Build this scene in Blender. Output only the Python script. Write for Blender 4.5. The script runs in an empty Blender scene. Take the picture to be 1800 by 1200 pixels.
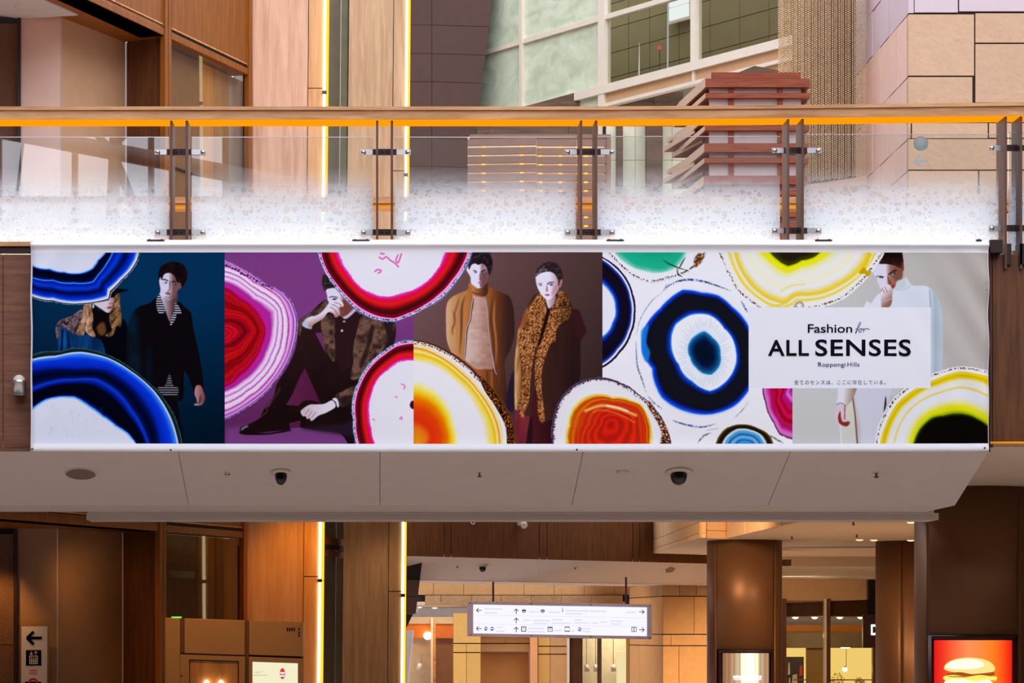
import bpy, math, random
import numpy as np
from mathutils import Vector, Matrix

R = math.radians
random.seed(4)
SC = bpy.context.scene
COL = SC.collection

# ---------------------------------------------------------------- camera, sky, light, exposure
F, CX, CY, EYE = 4500.0, 660.0, 1110.0, 2.6       # focal length and principal point of the 1800 x 1200 picture, eye height
cam_d = bpy.data.cameras.new('camera')
cam = bpy.data.objects.new('camera', cam_d)
COL.objects.link(cam)
cam.location = (0, 0, EYE)
cam.rotation_euler = (R(90), 0, 0)
cam_d.sensor_fit = 'HORIZONTAL'
cam_d.sensor_width = 36
cam_d.lens = F / 1800 * 36
cam_d.shift_x = (900 - CX) / 1800
cam_d.shift_y = (CY - 600) / 1800
cam_d.clip_end = 400
SC.camera = cam

world = bpy.data.worlds.new('daylight')
SC.world = world
world.use_nodes = True
wn = world.node_tree.nodes
wn['Background'].inputs[0].default_value = (0.86, 0.90, 1.0, 1)      # even overcast sky over the open atrium
wn['Background'].inputs[1].default_value = 3.5

SC.view_settings.view_transform = 'Standard'
SC.view_settings.look = 'None'
SC.view_settings.exposure = 0.0
SC.view_settings.gamma = 1.0
SC.view_settings.use_curve_mapping = False
SC.cycles.use_denoising = True
SC.cycles.max_bounces = 7
SC.cycles.diffuse_bounces = 4
SC.cycles.glossy_bounces = 4
SC.cycles.transmission_bounces = 6
SC.cycles.transparent_max_bounces = 16
SC.cycles.caustics_reflective = False
SC.cycles.caustics_refractive = False
SC.cycles.sample_clamp_indirect = 6.0


def lamp(kind, name, loc, power, col, size=None, aim=None, spot=None, sy=None):
    d = bpy.data.lights.new(name, kind)
    d.energy = power
    d.color = col
    if kind == 'AREA':
        d.size = size
        if sy:
            d.shape = 'RECTANGLE'
            d.size_y = sy
    elif size is not None:
        d.shadow_soft_size = size
    if spot:
        d.spot_size = R(spot)
        d.spot_blend = .8
    o = bpy.data.objects.new(name, d)
    COL.objects.link(o)
    o.location = loc
    if aim is not None:
        o.rotation_euler = (Vector(aim) - Vector(loc)).to_track_quat('-Z', 'Y').to_euler()
    return o


WARM = (1.0, .70, .40)
AMBER = (1.0, .50, .12)
# lamps of the hall: warm ground floor lamps, several added without fittings behind the near bridge and columns
lamp('SPOT', 'pillar_wash', (-.72, 28.8, 4.4), 85, (1.0, .38, .0), .2, (-.85, 30, 3.0), 70)
lamp('SPOT', 'pillar_wash_2', (.3, 35.0, 4.5), 40, WARM, .2, (.15, 36.5, 2.6), 70)
lamp('SPOT', 'niche_downlight', (-3.0, 26.6, 3.5), 20, AMBER, .25, (-2.95, 27.9, 2.6), 90)
lamp('SPOT', 'niche_downlight_2', (-4.0, 26.55, 3.55), 42, AMBER, .06, (-3.98, 27.1, 2.5), 66)
lamp('SPOT', 'kiosk_wash', (-1.9, 24.9, 4.2), 120, AMBER, .1, (-1.6, 26.6, 2.6), 60)  # added without a fitting to brighten the kiosk
lamp('SPOT', 'parapet_wash', (2.5, 33, 4.7), 2600, WARM, .5, (5.2, 37.5, 4.75), 42)
lamp('SPOT', 'column_downlight', (7.9, 34, 3.98), 2400, WARM, .5, (7.6, 37, 0), 120)  # both column lamps are added unseen; their floor bounce brightens the ceiling
lamp('SPOT', 'column_downlight_2', (6.7, 46.5, 3.98), 2000, WARM, .5, (7.5, 49, 0), 110)
lamp('AREA', 'shop_downlight', (9.5, 58, 3.8), 60, WARM, .8, (10.5, 62, 1))
lamp('AREA', 'hall_downlight', (3.0, 50.5, 3.45), 75, WARM, 1.2, (3.4, 57, 1.2))  # added without a fitting to brighten the far hall
lamp('AREA', 'shop_lights_left', (1.5, 60.5, 3.2), 40, WARM, .8, (1.2, 63, 1))
lamp('AREA', 'shop_lights_middle', (5.6, 59, 3.0), 40, WARM, .6, (5.6, 60, .5))
lamp('AREA', 'deck_strip', (.9, 20.26, 5.5), 40, (1.0, .82, .56), 8.6, (.9, 20.08, 6.1), None, .04)
lamp('POINT', 'shop_window_lamp', (10.9, 63.0, 2.5), 60, WARM, .08)  # added without a fitting to brighten the shop plants

# ---------------------------------------------------------------- helpers
def W(px, py, Y):
    """the point of the place that stands Y metres in front of the camera under picture point px, py"""
    return Vector(((px - CX) / F * Y, Y, EYE + (CY - py) / F * Y))


def zat(py, Y):
    return EYE + (CY - py) / F * Y


def xat(px, Y):
    return (px - CX) / F * Y


class MB:
    def __init__(s):
        s.v, s.f, s.sm = [], [], []

    def add(s, vs, fs, smooth=False):
        b = len(s.v)
        s.v += [tuple(v) for v in vs]
        s.f += [tuple(b + i for i in f) for f in fs]
        s.sm += [smooth] * len(fs)
        return s

    def prism(s, pts, off):
        """closed polygon pts pushed along off (a vector, or one vector per point)"""
        n = len(pts)
        pts = [Vector(p) for p in pts]
        offs = off if isinstance(off, list) else [Vector(off)] * n
        q = [p + o for p, o in zip(pts, offs)]
        fs = [tuple(range(n)), tuple(range(2 * n - 1, n - 1, -1))]
        fs += [(i, n + i, n + (i + 1) % n, (i + 1) % n) for i in range(n)]
        return s.add(pts + q, fs)

    def box(s, x0, x1, y0, y1, z0, z1):
        return s.prism([(x0, y0, z0), (x1, y0, z0), (x1, y0, z1), (x0, y0, z1)], (0, y1 - y0, 0))

    def fbox(s, px0, py0, px1, py1, Y, t):
        """box whose front face fills the picture rectangle at distance Y, t metres deep"""
        return s.prism([W(px0, py1, Y), W(px1, py1, Y), W(px1, py0, Y), W(px0, py0, Y)], (0, t, 0))

    def tube(s, a, b, r, n=12, r2=None, caps=True):
        a, b = Vector(a), Vector(b)
        d = (b - a).normalized()
        u = d.orthogonal().normalized()
        w = d.cross(u)
        r2 = r if r2 is None else r2
        vs = []
        for c, rr in ((a, r), (b, r2)):
            vs += [c + (u * math.cos(2 * math.pi * k / n) + w * math.sin(2 * math.pi * k / n)) * rr for k in range(n)]
        s.add(vs, [(k, (k + 1) % n, n + (k + 1) % n, n + k) for k in range(n)], True)
        if caps:
            s.add(vs, [tuple(range(n - 1, -1, -1)), tuple(range(n, 2 * n))])
        return s

    def lathe(s, prof, c, axis, n=20):
        """profile (radius, height) turned about axis through c"""
        c = Vector(c); d = Vector(axis).normalized()
        u = d.orthogonal().normalized(); w = d.cross(u)
        vs = []
        for r, h in prof:
            vs += [c + d * h + (u * math.cos(2 * math.pi * k / n) + w * math.sin(2 * math.pi * k / n)) * r for k in range(n)]
        fs = []
        for i in range(len(prof) - 1):
            fs += [(i * n + k, i * n + (k + 1) % n, (i + 1) * n + (k + 1) % n, (i + 1) * n + k) for k in range(n)]
        return s.add(vs, fs, True)

    def build(s, name, mat, parent=None, bevel=0, **props):
        me = bpy.data.meshes.new(name)
        me.from_pydata(s.v, [], s.f)
        me.polygons.foreach_set('use_smooth', s.sm)
        me.update()
        import bmesh
        bm = bmesh.new(); bm.from_mesh(me); bmesh.ops.recalc_face_normals(bm, faces=bm.faces); bm.to_mesh(me); bm.free()
        me.materials.append(mat)
        o = bpy.data.objects.new(name, me)
        COL.objects.link(o)
        if parent is not None:
            o.parent = parent
            o.matrix_parent_inverse = parent.matrix_basis.inverted()
        if bevel:
            b = o.modifiers.new('edge', 'BEVEL'); b.width = bevel; b.segments = 2; b.limit_method = 'ANGLE'
        for k, v in props.items():
            o[k] = v
        return o


def thing(name, loc, label, cat, group=None):
    o = bpy.data.objects.new(name, None)
    COL.objects.link(o)
    o.location = loc
    o.empty_display_size = .1
    o['label'] = label
    o['category'] = cat
    if group:
        o['group'] = group
    return o


def setting(name, loc=(0, 0, 0), label=None):
    o = bpy.data.objects.new(name, None)
    COL.objects.link(o)
    o.location = loc
    o['kind'] = 'structure'
    if label:
        o['label'] = label
    return o


def clone(o, dv, label):
    """a copy of a thing with copies of its parts and sub-parts, moved by dv"""
    c = o.copy(); COL.objects.link(c)
    c.location = o.location + Vector(dv)
    c['label'] = label
    for ch in list(o.children):
        d = ch.copy(); COL.objects.link(d); d.parent = c
        for g in list(ch.children):
            e = g.copy(); COL.objects.link(e); e.parent = d
    return c


# ---------------------------------------------------------------- materials
def lin(c):
    c = c / 255.0
    return c / 12.92 if c <= .04045 else ((c + .055) / 1.055) ** 2.4


def rgb(c, g=1.0):
    return tuple(min(1, lin(x) * g) for x in c) + (1,)


class NT:
    def __init__(s, name):
        s.m = bpy.data.materials.new(name)
        s.m.use_nodes = True
        s.t = s.m.node_tree
        s.t.nodes.clear()

    def n(s, kind, **kw):
        x = s.t.nodes.new('ShaderNode' + kind)
        for k, v in kw.items():
            if k.startswith('i_'):
                x.inputs[k[2:].replace('_', ' ')].default_value = v
            elif k.startswith('x'):
                x.inputs[int(k[1:])].default_value = v
            else:
                setattr(x, k, v)
        return x

    def l(s, a, ao, b, bi):
        s.t.links.new(a.outputs[ao], b.inputs[bi])

    def out(s, sh, o=0):
        x = s.n('OutputMaterial')
        s.l(sh, o, x, 0)
        return s.m


def ramp_node(t, stops):
    r = t.n('ValToRGB')
    e = r.color_ramp.elements
    while len(e) < len(stops):
        e.new(.5)
    for k, (p, c) in enumerate(stops):
        e[k].position = p
        e[k].color = c
    return r


def m_plain(name, c, rough=.5, metal=0.0, g=1.0, noise=.08, scale=6.0, bump=0, spec=.5):
    """one colour with faint mottling"""
    t = NT(name)
    p = t.n('BsdfPrincipled', i_Roughness=rough, i_Metallic=metal)
    p.inputs['Specular IOR Level'].default_value = spec
    co = t.n('TexCoord'); no = t.n('TexNoise', i_Scale=scale, i_Detail=4.0)
    t.l(co, 'Object', no, 'Vector')
    b = rgb(c, g)
    lo = tuple(x * (1 - noise) for x in b[:3]) + (1,); hi = tuple(min(1, x * (1 + noise)) for x in b[:3]) + (1,)
    r = ramp_node(t, [(.3, lo), (.7, hi)])
    t.l(no, 0, r, 0); t.l(r, 0, p, 'Base Color')
    if bump:
        bu = t.n('Bump', i_Strength=bump, i_Distance=.02); t.l(no, 0, bu, 'Height'); t.l(bu, 0, p, 'Normal')
    return t.out(p)


def m_wood(name, dark, light, axis='Z', rough=.5, g=1.0, sc=1.0, spec=.4):
    """long grain along axis: stretched noise, fine pores"""
    t = NT(name)
    p = t.n('BsdfPrincipled', i_Roughness=rough)
    p.inputs['Specular IOR Level'].default_value = spec
    co = t.n('TexCoord'); mp = t.n('Mapping')
    s = {'X': (1.2, 14, 14), 'Y': (14, 1.2, 14), 'Z': (14, 14, 1.0)}[axis]
    mp.inputs['Scale'].default_value = tuple(q * sc for q in s)
    t.l(co, 'Object', mp, 'Vector')
    no = t.n('TexNoise', i_Scale=1.0, i_Detail=5.0, i_Distortion=.5); t.l(mp, 0, no, 'Vector')
    n2 = t.n('TexNoise', i_Scale=5.0, i_Detail=3.0); t.l(mp, 0, n2, 'Vector')
    mx = t.n('Math', operation='MULTIPLY_ADD', x1=.35); t.l(n2, 0, mx, 0); t.l(no, 0, mx, 2)
    r = ramp_node(t, [(.42, rgb(dark, g)), (.88, rgb(light, g))])
    t.l(mx, 0, r, 0); t.l(r, 0, p, 'Base Color')
    bu = t.n('Bump', i_Strength=.06, i_Distance=.01); t.l(no, 0, bu, 'Height'); t.l(bu, 0, p, 'Normal')
    return t.out(p)


def m_stone(name, c, g=1.0, var=.14, scale=9.0, bump=.35, rough=.75):
    """cut stone: fine grain, soft cloudiness, each block a shade of its own"""
    t = NT(name)
    p = t.n('BsdfPrincipled', i_Roughness=rough)
    p.inputs['Specular IOR Level'].default_value = .3
    co = t.n('TexCoord')
    no = t.n('TexNoise', i_Scale=scale, i_Detail=8.0, i_Roughness=.7); t.l(co, 'Object', no, 'Vector')
    oi = t.n('ObjectInfo')
    ad = t.n('Math', operation='MULTIPLY_ADD', x1=.30); t.l(oi, 'Random', ad, 0); t.l(no, 0, ad, 2)
    b = rgb(c, g)
    r = ramp_node(t, [(.3, tuple(x * (1 - var) for x in b[:3]) + (1,)), (.95, tuple(min(1, x * (1 + var)) for x in b[:3]) + (1,))])
    t.l(ad, 0, r, 0); t.l(r, 0, p, 'Base Color')
    n2 = t.n('TexNoise', i_Scale=scale * 3, i_Detail=6.0); t.l(co, 'Object', n2, 'Vector')
    bu = t.n('Bump', i_Strength=bump, i_Distance=.03); t.l(n2, 0, bu, 'Height'); t.l(bu, 0, p, 'Normal')
    return t.out(p)


def m_emit(name, c, s):
    t = NT(name)
    e = t.n('Emission', i_Strength=s)
    e.inputs[0].default_value = rgb(c)
    return t.out(e)


def m_glass(name, tint=(1, 1, 1), ior=1.55, rough=0.0):
    """thin pane: clear with a mirror share that grows at grazing angles"""
    t = NT(name)
    tr = t.n('BsdfTransparent'); tr.inputs[0].default_value = tint + (1,)
    gl = t.n('BsdfGlossy', i_Roughness=rough)
    fr = t.n('Fresnel', i_IOR=ior)
    ge = t.n('NewGeometry'); fm = t.n('Math', operation='SUBTRACT', x0=1.0); t.l(ge, 'Backfacing', fm, 1)
    fk = t.n('Math', operation='MULTIPLY'); t.l(fr, 0, fk, 0); t.l(fm, 0, fk, 1)
    mx = t.n('MixShader')
    t.l(fk, 0, mx, 0); t.l(tr, 0, mx, 1); t.l(gl, 0, mx, 2)
    return t.out(mx)


M = {}
M['floor'] = m_stone('floor_stone', (214, 196, 180), scale=2, bump=.05, rough=.35)
M['plaster'] = m_plain('soffit_plaster', (196, 184, 178), .7, noise=.03)
M['plaster_dim'] = m_plain('ceiling_plaster', (205, 188, 170), .7, noise=.03)
M['wall_grey'] = m_plain('atrium_wall_paint', (150, 138, 130), .8, noise=.05)
M['steel_white'] = m_plain('painted_truss_steel', (150, 146, 146), .5)
M['post'] = m_plain('bronze_steel', (98, 66, 54), .38, .25, noise=.1)
M['dark_steel'] = m_plain('dark_bracket_steel', (58, 42, 42), .4, .5)
M['chrome'] = m_plain('brushed_chrome', (205, 205, 208), .3, .9, noise=.04)
M['rail_wood'] = m_wood('handrail_oak', (178, 118, 70), (226, 172, 120), 'X', .45, sc=1.4)
M['rail_amber'] = m_wood('handrail_amber_underside', (255, 150, 8), (255, 190, 40), 'X', .5)  # lamp glow put into the rear handrail colour; also plain amber trim
M['fascia'] = m_wood('fascia_walnut', (96, 56, 40), (136, 88, 66), 'X', .45, sc=2)
M['wood_deep'] = m_wood('panel_deep_oak', (112, 56, 2), (152, 86, 8), 'Z', .45, sc=2.2)
M['wood_dark'] = m_wood('panel_dark_oak', (74, 40, 18), (112, 66, 32), 'Z', .5, sc=2)
M['wood_pale'] = m_wood('pillar_pale_maple', (206, 150, 116), (238, 190, 156), 'Z', .42)
M['wood_honey'] = m_wood('pillar_honey_maple', (206, 142, 88), (240, 182, 124), 'Z', .42)
M['wood_sand'] = m_wood('pillar_sand_oak', (168, 126, 88), (206, 166, 124), 'Z', .42)
M['tan_light'] = m_plain('tan_niche_panel', (190, 148, 112), .5, noise=.04)
M['beige'] = m_plain('beige_wall_panel', (236, 200, 184), .6, noise=.03)
M['tan'] = m_plain('tan_wall_panel', (158, 118, 86), .5, noise=.05)
M['groove'] = m_plain('dark_joint', (34, 22, 18), .8)
M['stone_dark'] = m_stone('brown_granite', (112, 78, 60), var=.2, scale=14)
M['stone_brown'] = m_stone('brown_tile', (84, 60, 52), var=.12, scale=6, bump=.1)
M['stone_buff'] = m_stone('buff_sandstone', (206, 172, 142), var=.1, scale=5)
M['stone_pink'] = m_stone('rose_sandstone', (240, 204, 188), var=.07, scale=5, bump=.15)
M['stone_lilac'] = m_stone('lilac_stone', (216, 198, 206), var=.04, scale=4, bump=.06)
M['stone_cream'] = m_stone('cream_stone', (226, 222, 196), var=.1, scale=3, bump=.3)
M['stone_tan'] = m_stone('tan_sandstone', (196, 152, 104), var=.12, scale=6)
M['facade_white'] = m_plain('facade_cream_metal', (232, 220, 202), .45, noise=.03)
M['facade_tan'] = m_plain('facade_tan_board', (206, 164, 122), .6, noise=.04)
M['rust'] = m_wood('weathered_rust_steel', (112, 44, 20), (158, 76, 40), 'X', .6, sc=3)
M['shoji'] = m_plain('off_white_panel', (206, 190, 190), .6, noise=.03)
M['eave_light'] = m_plain('pale_bronze_edge_strip', (196, 164, 134), .5, noise=.05)  # rust steel with daylight on its side edges put into the colour
M['timber'] = m_wood('dark_timber', (66, 46, 34), (112, 84, 60), 'X', .6)
M['white'] = m_plain('white_enamel', (236, 234, 232), .4, noise=.01)
M['ivory'] = m_plain('ivory_plastic', (200, 188, 170), .5, noise=.02)
M['black'] = m_plain('black_plastic', (16, 13, 14), .25, noise=.02)
M['grille'] = m_plain('speaker_grille', (112, 94, 84), .7, noise=.1, scale=400)
M['column'] = m_plain('bronze_column_metal', (116, 78, 50), .46, .5, noise=.04, scale=2)
M['kiosk'] = m_plain('kiosk_tan_metal', (170, 128, 84), .5, .2, noise=.03)
M['led'] = m_emit('led_white_tube', (255, 238, 196), 5)
M['led_amber'] = m_emit('led_amber_diffuser', (255, 190, 40), 1.6)
M['downlight'] = m_emit('downlight_lens', (255, 226, 170), 9)
M['rail_glow'] = m_emit('handrail_amber_diffuser', (255, 150, 8), 1.15)
M['glass'] = m_glass('clear_glass', (.97, .985, .98))
M['glass_tint'] = m_glass('smoked_glass', (.86, .84, .78), 1.3)
M['glass_dark'] = m_glass('dark_facade_glass', (.80, .80, .74), 1.22)

# ---------------------------------------------------------------- the atrium shell (camera side)
MB().box(-15, 18, -22, 66, -.3, 0).build('floor', M['floor'], kind='structure', label='pale stone floor of the shopping hall, below the picture')
rear = setting('wall_rear', label='plain wall behind the viewer with a large truss window')
m = MB(); m.box(-15, -9.2, -22.6, -22, 0, 19).box(-3.6, 18, -22.6, -22, 0, 19).box(-9.2, -3.6, -22.6, -22, 0, 10.8)
m.build('wall_plaster', M['wall_grey'], rear)
win = setting('window_1', label='tall truss window high in the rear wall')
m = MB()
for x in (-9.15, -7.3, -5.45, -3.65):
    m.box(x - .07, x + .07, -22.1, -21.9, 10.8, 19)
for z in (10.85, 13.1, 15.6, 18.9):
    m.box(-9.2, -3.6, -22.1, -21.9, z - .06, z + .06)
m.build('window_frame', M['steel_white'], win)
m = MB()
m.tube((-11, -20.6, 14.9), (-2, -20.6, 13.2), .2, 10).tube((-6.4, -20.6, 9), (-6.0, -20.6, 18), .16, 10)
m.tube((-6.3, -20.6, 14.1), (-3.2, -20.6, 17), .11, 8).tube((-6.3, -20.6, 14.1), (-4.6, -20.6, 10), .11, 8).tube((-9.4, -20.6, 17), (-6.3, -20.6, 14.1), .08, 8).tube((-8.9, -20.6, 9.5), (-8.0, -20.6, 17.5), .035, 6)
m.build('window_truss', M['steel_white'], win)
MB().box(-15.4, -15, -22, 66, 0, 26).build('wall_left', M['stone_brown'], kind='structure', label='plain side wall of the atrium beyond the left edge')
MB().box(18, 18.4, -22, 66, 0, 20).build('wall_right', M['wall_grey'], kind='structure', label='plain side wall of the atrium beyond the right edge')
MB().box(-15, 18, 66, 66.4, 0, 14).build('wall_back', M['wall_grey'], kind='structure', label='far end wall behind the shops')
MB().box(-15, 18, -22, 14.2, 6.35, 6.7).build('ceiling', M['stone_brown'], kind='structure', label='ceiling slab over the lower hall on the viewer side')  # placed and lengthened to keep daylight off the lower hall
MB().box(1.9, 18, 29, 44.5, 5.2, 5.45).build('floor_upper', M['plaster'], kind='structure', label='upper floor slab behind the footbridge, hidden by the banner')
MB().box(-15, 1.9, 24.5, 38, 5.2, 5.42).build('floor_walkway', M['plaster'], kind='structure', label='upper walkway slab between the footbridge and the oak storefront, hidden by the banner')  # put in to keep daylight off the ground floor at left

# ---------------------------------------------------------------- left wall: oak storefront wall receding to the right (plan line X = .416 Y - 13.92)
def WL(px):
    return 13.92 / (.416 - (px - CX) / F)


def left_pt(px, z, off=0.0):
    """point on the left wall plane in the sight line of px, off metres proud of it"""
    k = (px - CX) / F
    Y = (13.92 - off * 1.0831) / (.416 - k)
    return Vector((k * Y, Y, z))


NL = Vector((-1, .416, 0)).normalized()        # into the wall


def lbar(mb, p0, p1, z0, z1, off, t):
    mb.prism([left_pt(p0, z0, off), left_pt(p1, z0, off), left_pt(p1, z1, off), left_pt(p0, z1, off)], NL * t)
    return mb


def left_floor(H, top, dx, panel, tag_, soffit):
    """one storey: header panels in frames above height H, uprights, tinted window; dx is the lean of the uprights in the view"""
    s = setting('wall_storefront', label=tag_)
    MB().prism([left_pt(-120, H + .02), left_pt(440 + dx, H + .02), left_pt(440 + dx, top), left_pt(-120, top)], NL * .12).build('header_backing', M['groove'], s)
    for a, b in ((-120, 289 + dx), (302 + dx, 437 + dx)):
        lbar(MB(), a, b, H, H + .075, .02, .3).build('header_rail', M['wood_deep'], s, .006)
        q = lbar(MB(), a, b - 3, H + .115, top, .012, .05).build('header_panel', panel, s, .012)
        lbar(MB(), a, b - 3, H + .112, H + .125, .02, .03).build('panel_lip', M['rail_wood'], q)
        lbar(MB(), b - 3.2, b - 1.2, H + .1, top, .02, .04).build('panel_stile', M['wood_deep'], s)
    return s


wl1 = left_floor(9.09, 10.4, 0, M['wood_deep'], 'oak panelled wall at upper left with a slanting lower edge', None)
wl0 = left_floor(3.69, 4.5, -9, M['wood_deep'], 'dark oak header over the ground floor niche at lower left', None)
for s, z0, z1, dx in ((wl1, 5.2, 10.4, 0), (wl0, 0, 4.5, -9)):
    lbar(MB(), 290 + dx, 295.5 + dx, z0, z1, .03, .06).build('upright', M['wood_deep'], s)
    lbar(MB(), 296.5 + dx, 301.5 + dx, z0, z1, .03, .06).build('upright', M['wood_deep'], s)
    lbar(MB(), 437.5 + dx, 444 + dx, z0, z1, .03, .06).build('upright', M['wood_deep'], s)
    lbar(MB(), 435 + dx, 437.4 + dx, z0, z1 - .9, -.01, .06).build('window_stile', M['dark_steel'], s)
# tinted windows; panels behind the upper pane stand in for its reflections
for k, (z0, z1, dx, cols, lab) in enumerate(((5.3, 9.07, 0, ('tan', 'wood_honey', 'wood_sand', 'shoji'), 'smoked window under the slanting oak wall, upper left'), (0, 3.68, -9, ('wood_dark', 'wood_deep', 'wood_dark', 'tan'), 'dark smoked window behind the tan kiosk'))):
    wn_ = setting('window_%d' % (k + 2), label=lab)
    MB().prism([left_pt(301.5 + dx, z0, -.02), left_pt(436 + dx, z0, -.02), left_pt(436 + dx, z1, -.02), left_pt(301.5 + dx, z1, -.02)], NL * .012).build('glass_pane', M['glass_tint'], wn_)
    for a, b, c in zip((296, 356, 376, 402), (356, 376, 402, 440), cols):
        MB().prism([left_pt(a + dx, z0, -.16), left_pt(b + dx - .6, z0, -.16), left_pt(b + dx - .6, z1, -.16), left_pt(a + dx, z1, -.16)], NL * .1).build('lining_panel', M[c], wn_)
    if k == 0:
        lbar(MB(), 302, 356, 7.75, 7.77, -.14, .02).build('lining_joint', M['groove'], wn_)
    else:
        lbar(MB(), 302 + dx, 352 + dx, 3.2, 3.28, -.12, .05).build('blind_rail', M['black'], wn_)

# niche left of the uprights, both storeys
for H, zb, dx, cA, cB, cC, lab in ((9.09, 5.2, 0, 'beige', 'tan_light', 'wood_dark', 'beige lined niche with a dark oak reveal at the upper left'), (3.69, 0, -6, 'tan', 'tan', 'wood_dark', 'tan lined niche with a dark reveal at the lower left')):
    s = setting('wall_niche', label=lab)
    A = W(36 + dx, 0, 27.05); B = W(106 + dx, 0, 27.05); C = W(221 + dx, 0, 28.2); D = left_pt(291 + dx, 0)
    up = lambda p, z: Vector((p.x, p.y, z))
    MB().prism([up(A, zb), up(B, zb), up(B, H), up(A, H)], (0, .2, 0)).build('front_panel', M[cA], s)
    MB().prism([up(B + Vector((.012, 0.01, 0)), zb), up(C, zb), up(C, H), up(B + Vector((.012, .01, 0)), H)], (-.1, .2, 0)).build('side_panel', M[cB], s)
    MB().prism([up(B, zb), up(B + Vector((.012, -.004, 0)), zb), up(B + Vector((.012, -.004, 0)), H), up(B, H)], (0, .02, 0)).build('corner_bead', M['shoji'], s)
    MB().prism([up(C + Vector((0, .01, 0)), zb), up(C + Vector((.012, 0, 0)), zb), up(C + Vector((.012, 0, 0)), H), up(C + Vector((0, .01, 0)), H)], (0, .02, 0)).build('corner_bead', M['shoji'], s)
    MB().prism([up(C + Vector((.014, .0, 0)), zb), up(D, zb), up(D, H + .2), up(C + Vector((.014, 0, 0)), H + .2)], (0, .25, 0)).build('reveal_panel', M[cC], s)
    MB().prism([left_pt(-120, H, .01), left_pt(291 + dx, H, .01), up(C, H), up(B, H), up(A, H), up(A, H) + Vector((-2, 0, 0))], (0, 0, .1)).build('soffit_board', M['wood_deep'], s)
    # dark trim and granite pier at the far left
    MB().fbox(30.5 + dx, CY - (H - EYE) * F / 27 - 6, 36 + dx, CY - (zb - EYE) * F / 27, 27, .2).build('corner_trim', M['dark_steel'], s)
    zz_ = [zb + q * (H - zb) / 3 for q in range(4)]
    for q0, q1 in zip(zz_[:-1], zz_[1:]):
        MB().box(xat(-160, 27.1), xat(30 + dx, 27.1), 27.1, 27.6, q0 + .004, q1 - .004 - (.05 if q1 == zz_[-1] else 0)).build('stone', M['stone_dark'], s)
    MB().box(xat(-160, 27.1), xat(29.5 + dx, 27.1), 27.13, 27.6, zb, H + .25).build('stone_backing', M['groove'], s)
w1c = setting('ceiling_niche', label='small pale ceiling triangle at the top left corner')
H = 9.075
P = lambda px, py: W(px, py, (H - EYE) * F / (CY - py))
MB().prism([P(-90, -40), P(62, -6), P(137, 27), P(36, 33.5), P(-40, 20)], (0, 0, .03)).build('ceiling_board', M['plaster'], w1c)
o = thing('ceiling_speaker', P(36, 11), 'round flush pale fitting in the pale ceiling triangle at the top left', 'speaker')
MB().lathe([(0, .004), (.02, .006), (.05, .004), (.068, .006), (.07, 0)], P(36, 11), (0, 0, -1), 24).build('grille', M['ivory'], o)

# storey floor between the two (hidden by the bridge, closes the wall)
MB().prism([left_pt(-120, 4.4, -.02), left_pt(444, 4.4, -.02), left_pt(444, 5.4, -.02), left_pt(-120, 5.4, -.02)], NL * .4).build('trim_1', M['fascia'], kind='structure', label='walnut band between the storeys behind the bridge, left')

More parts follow.
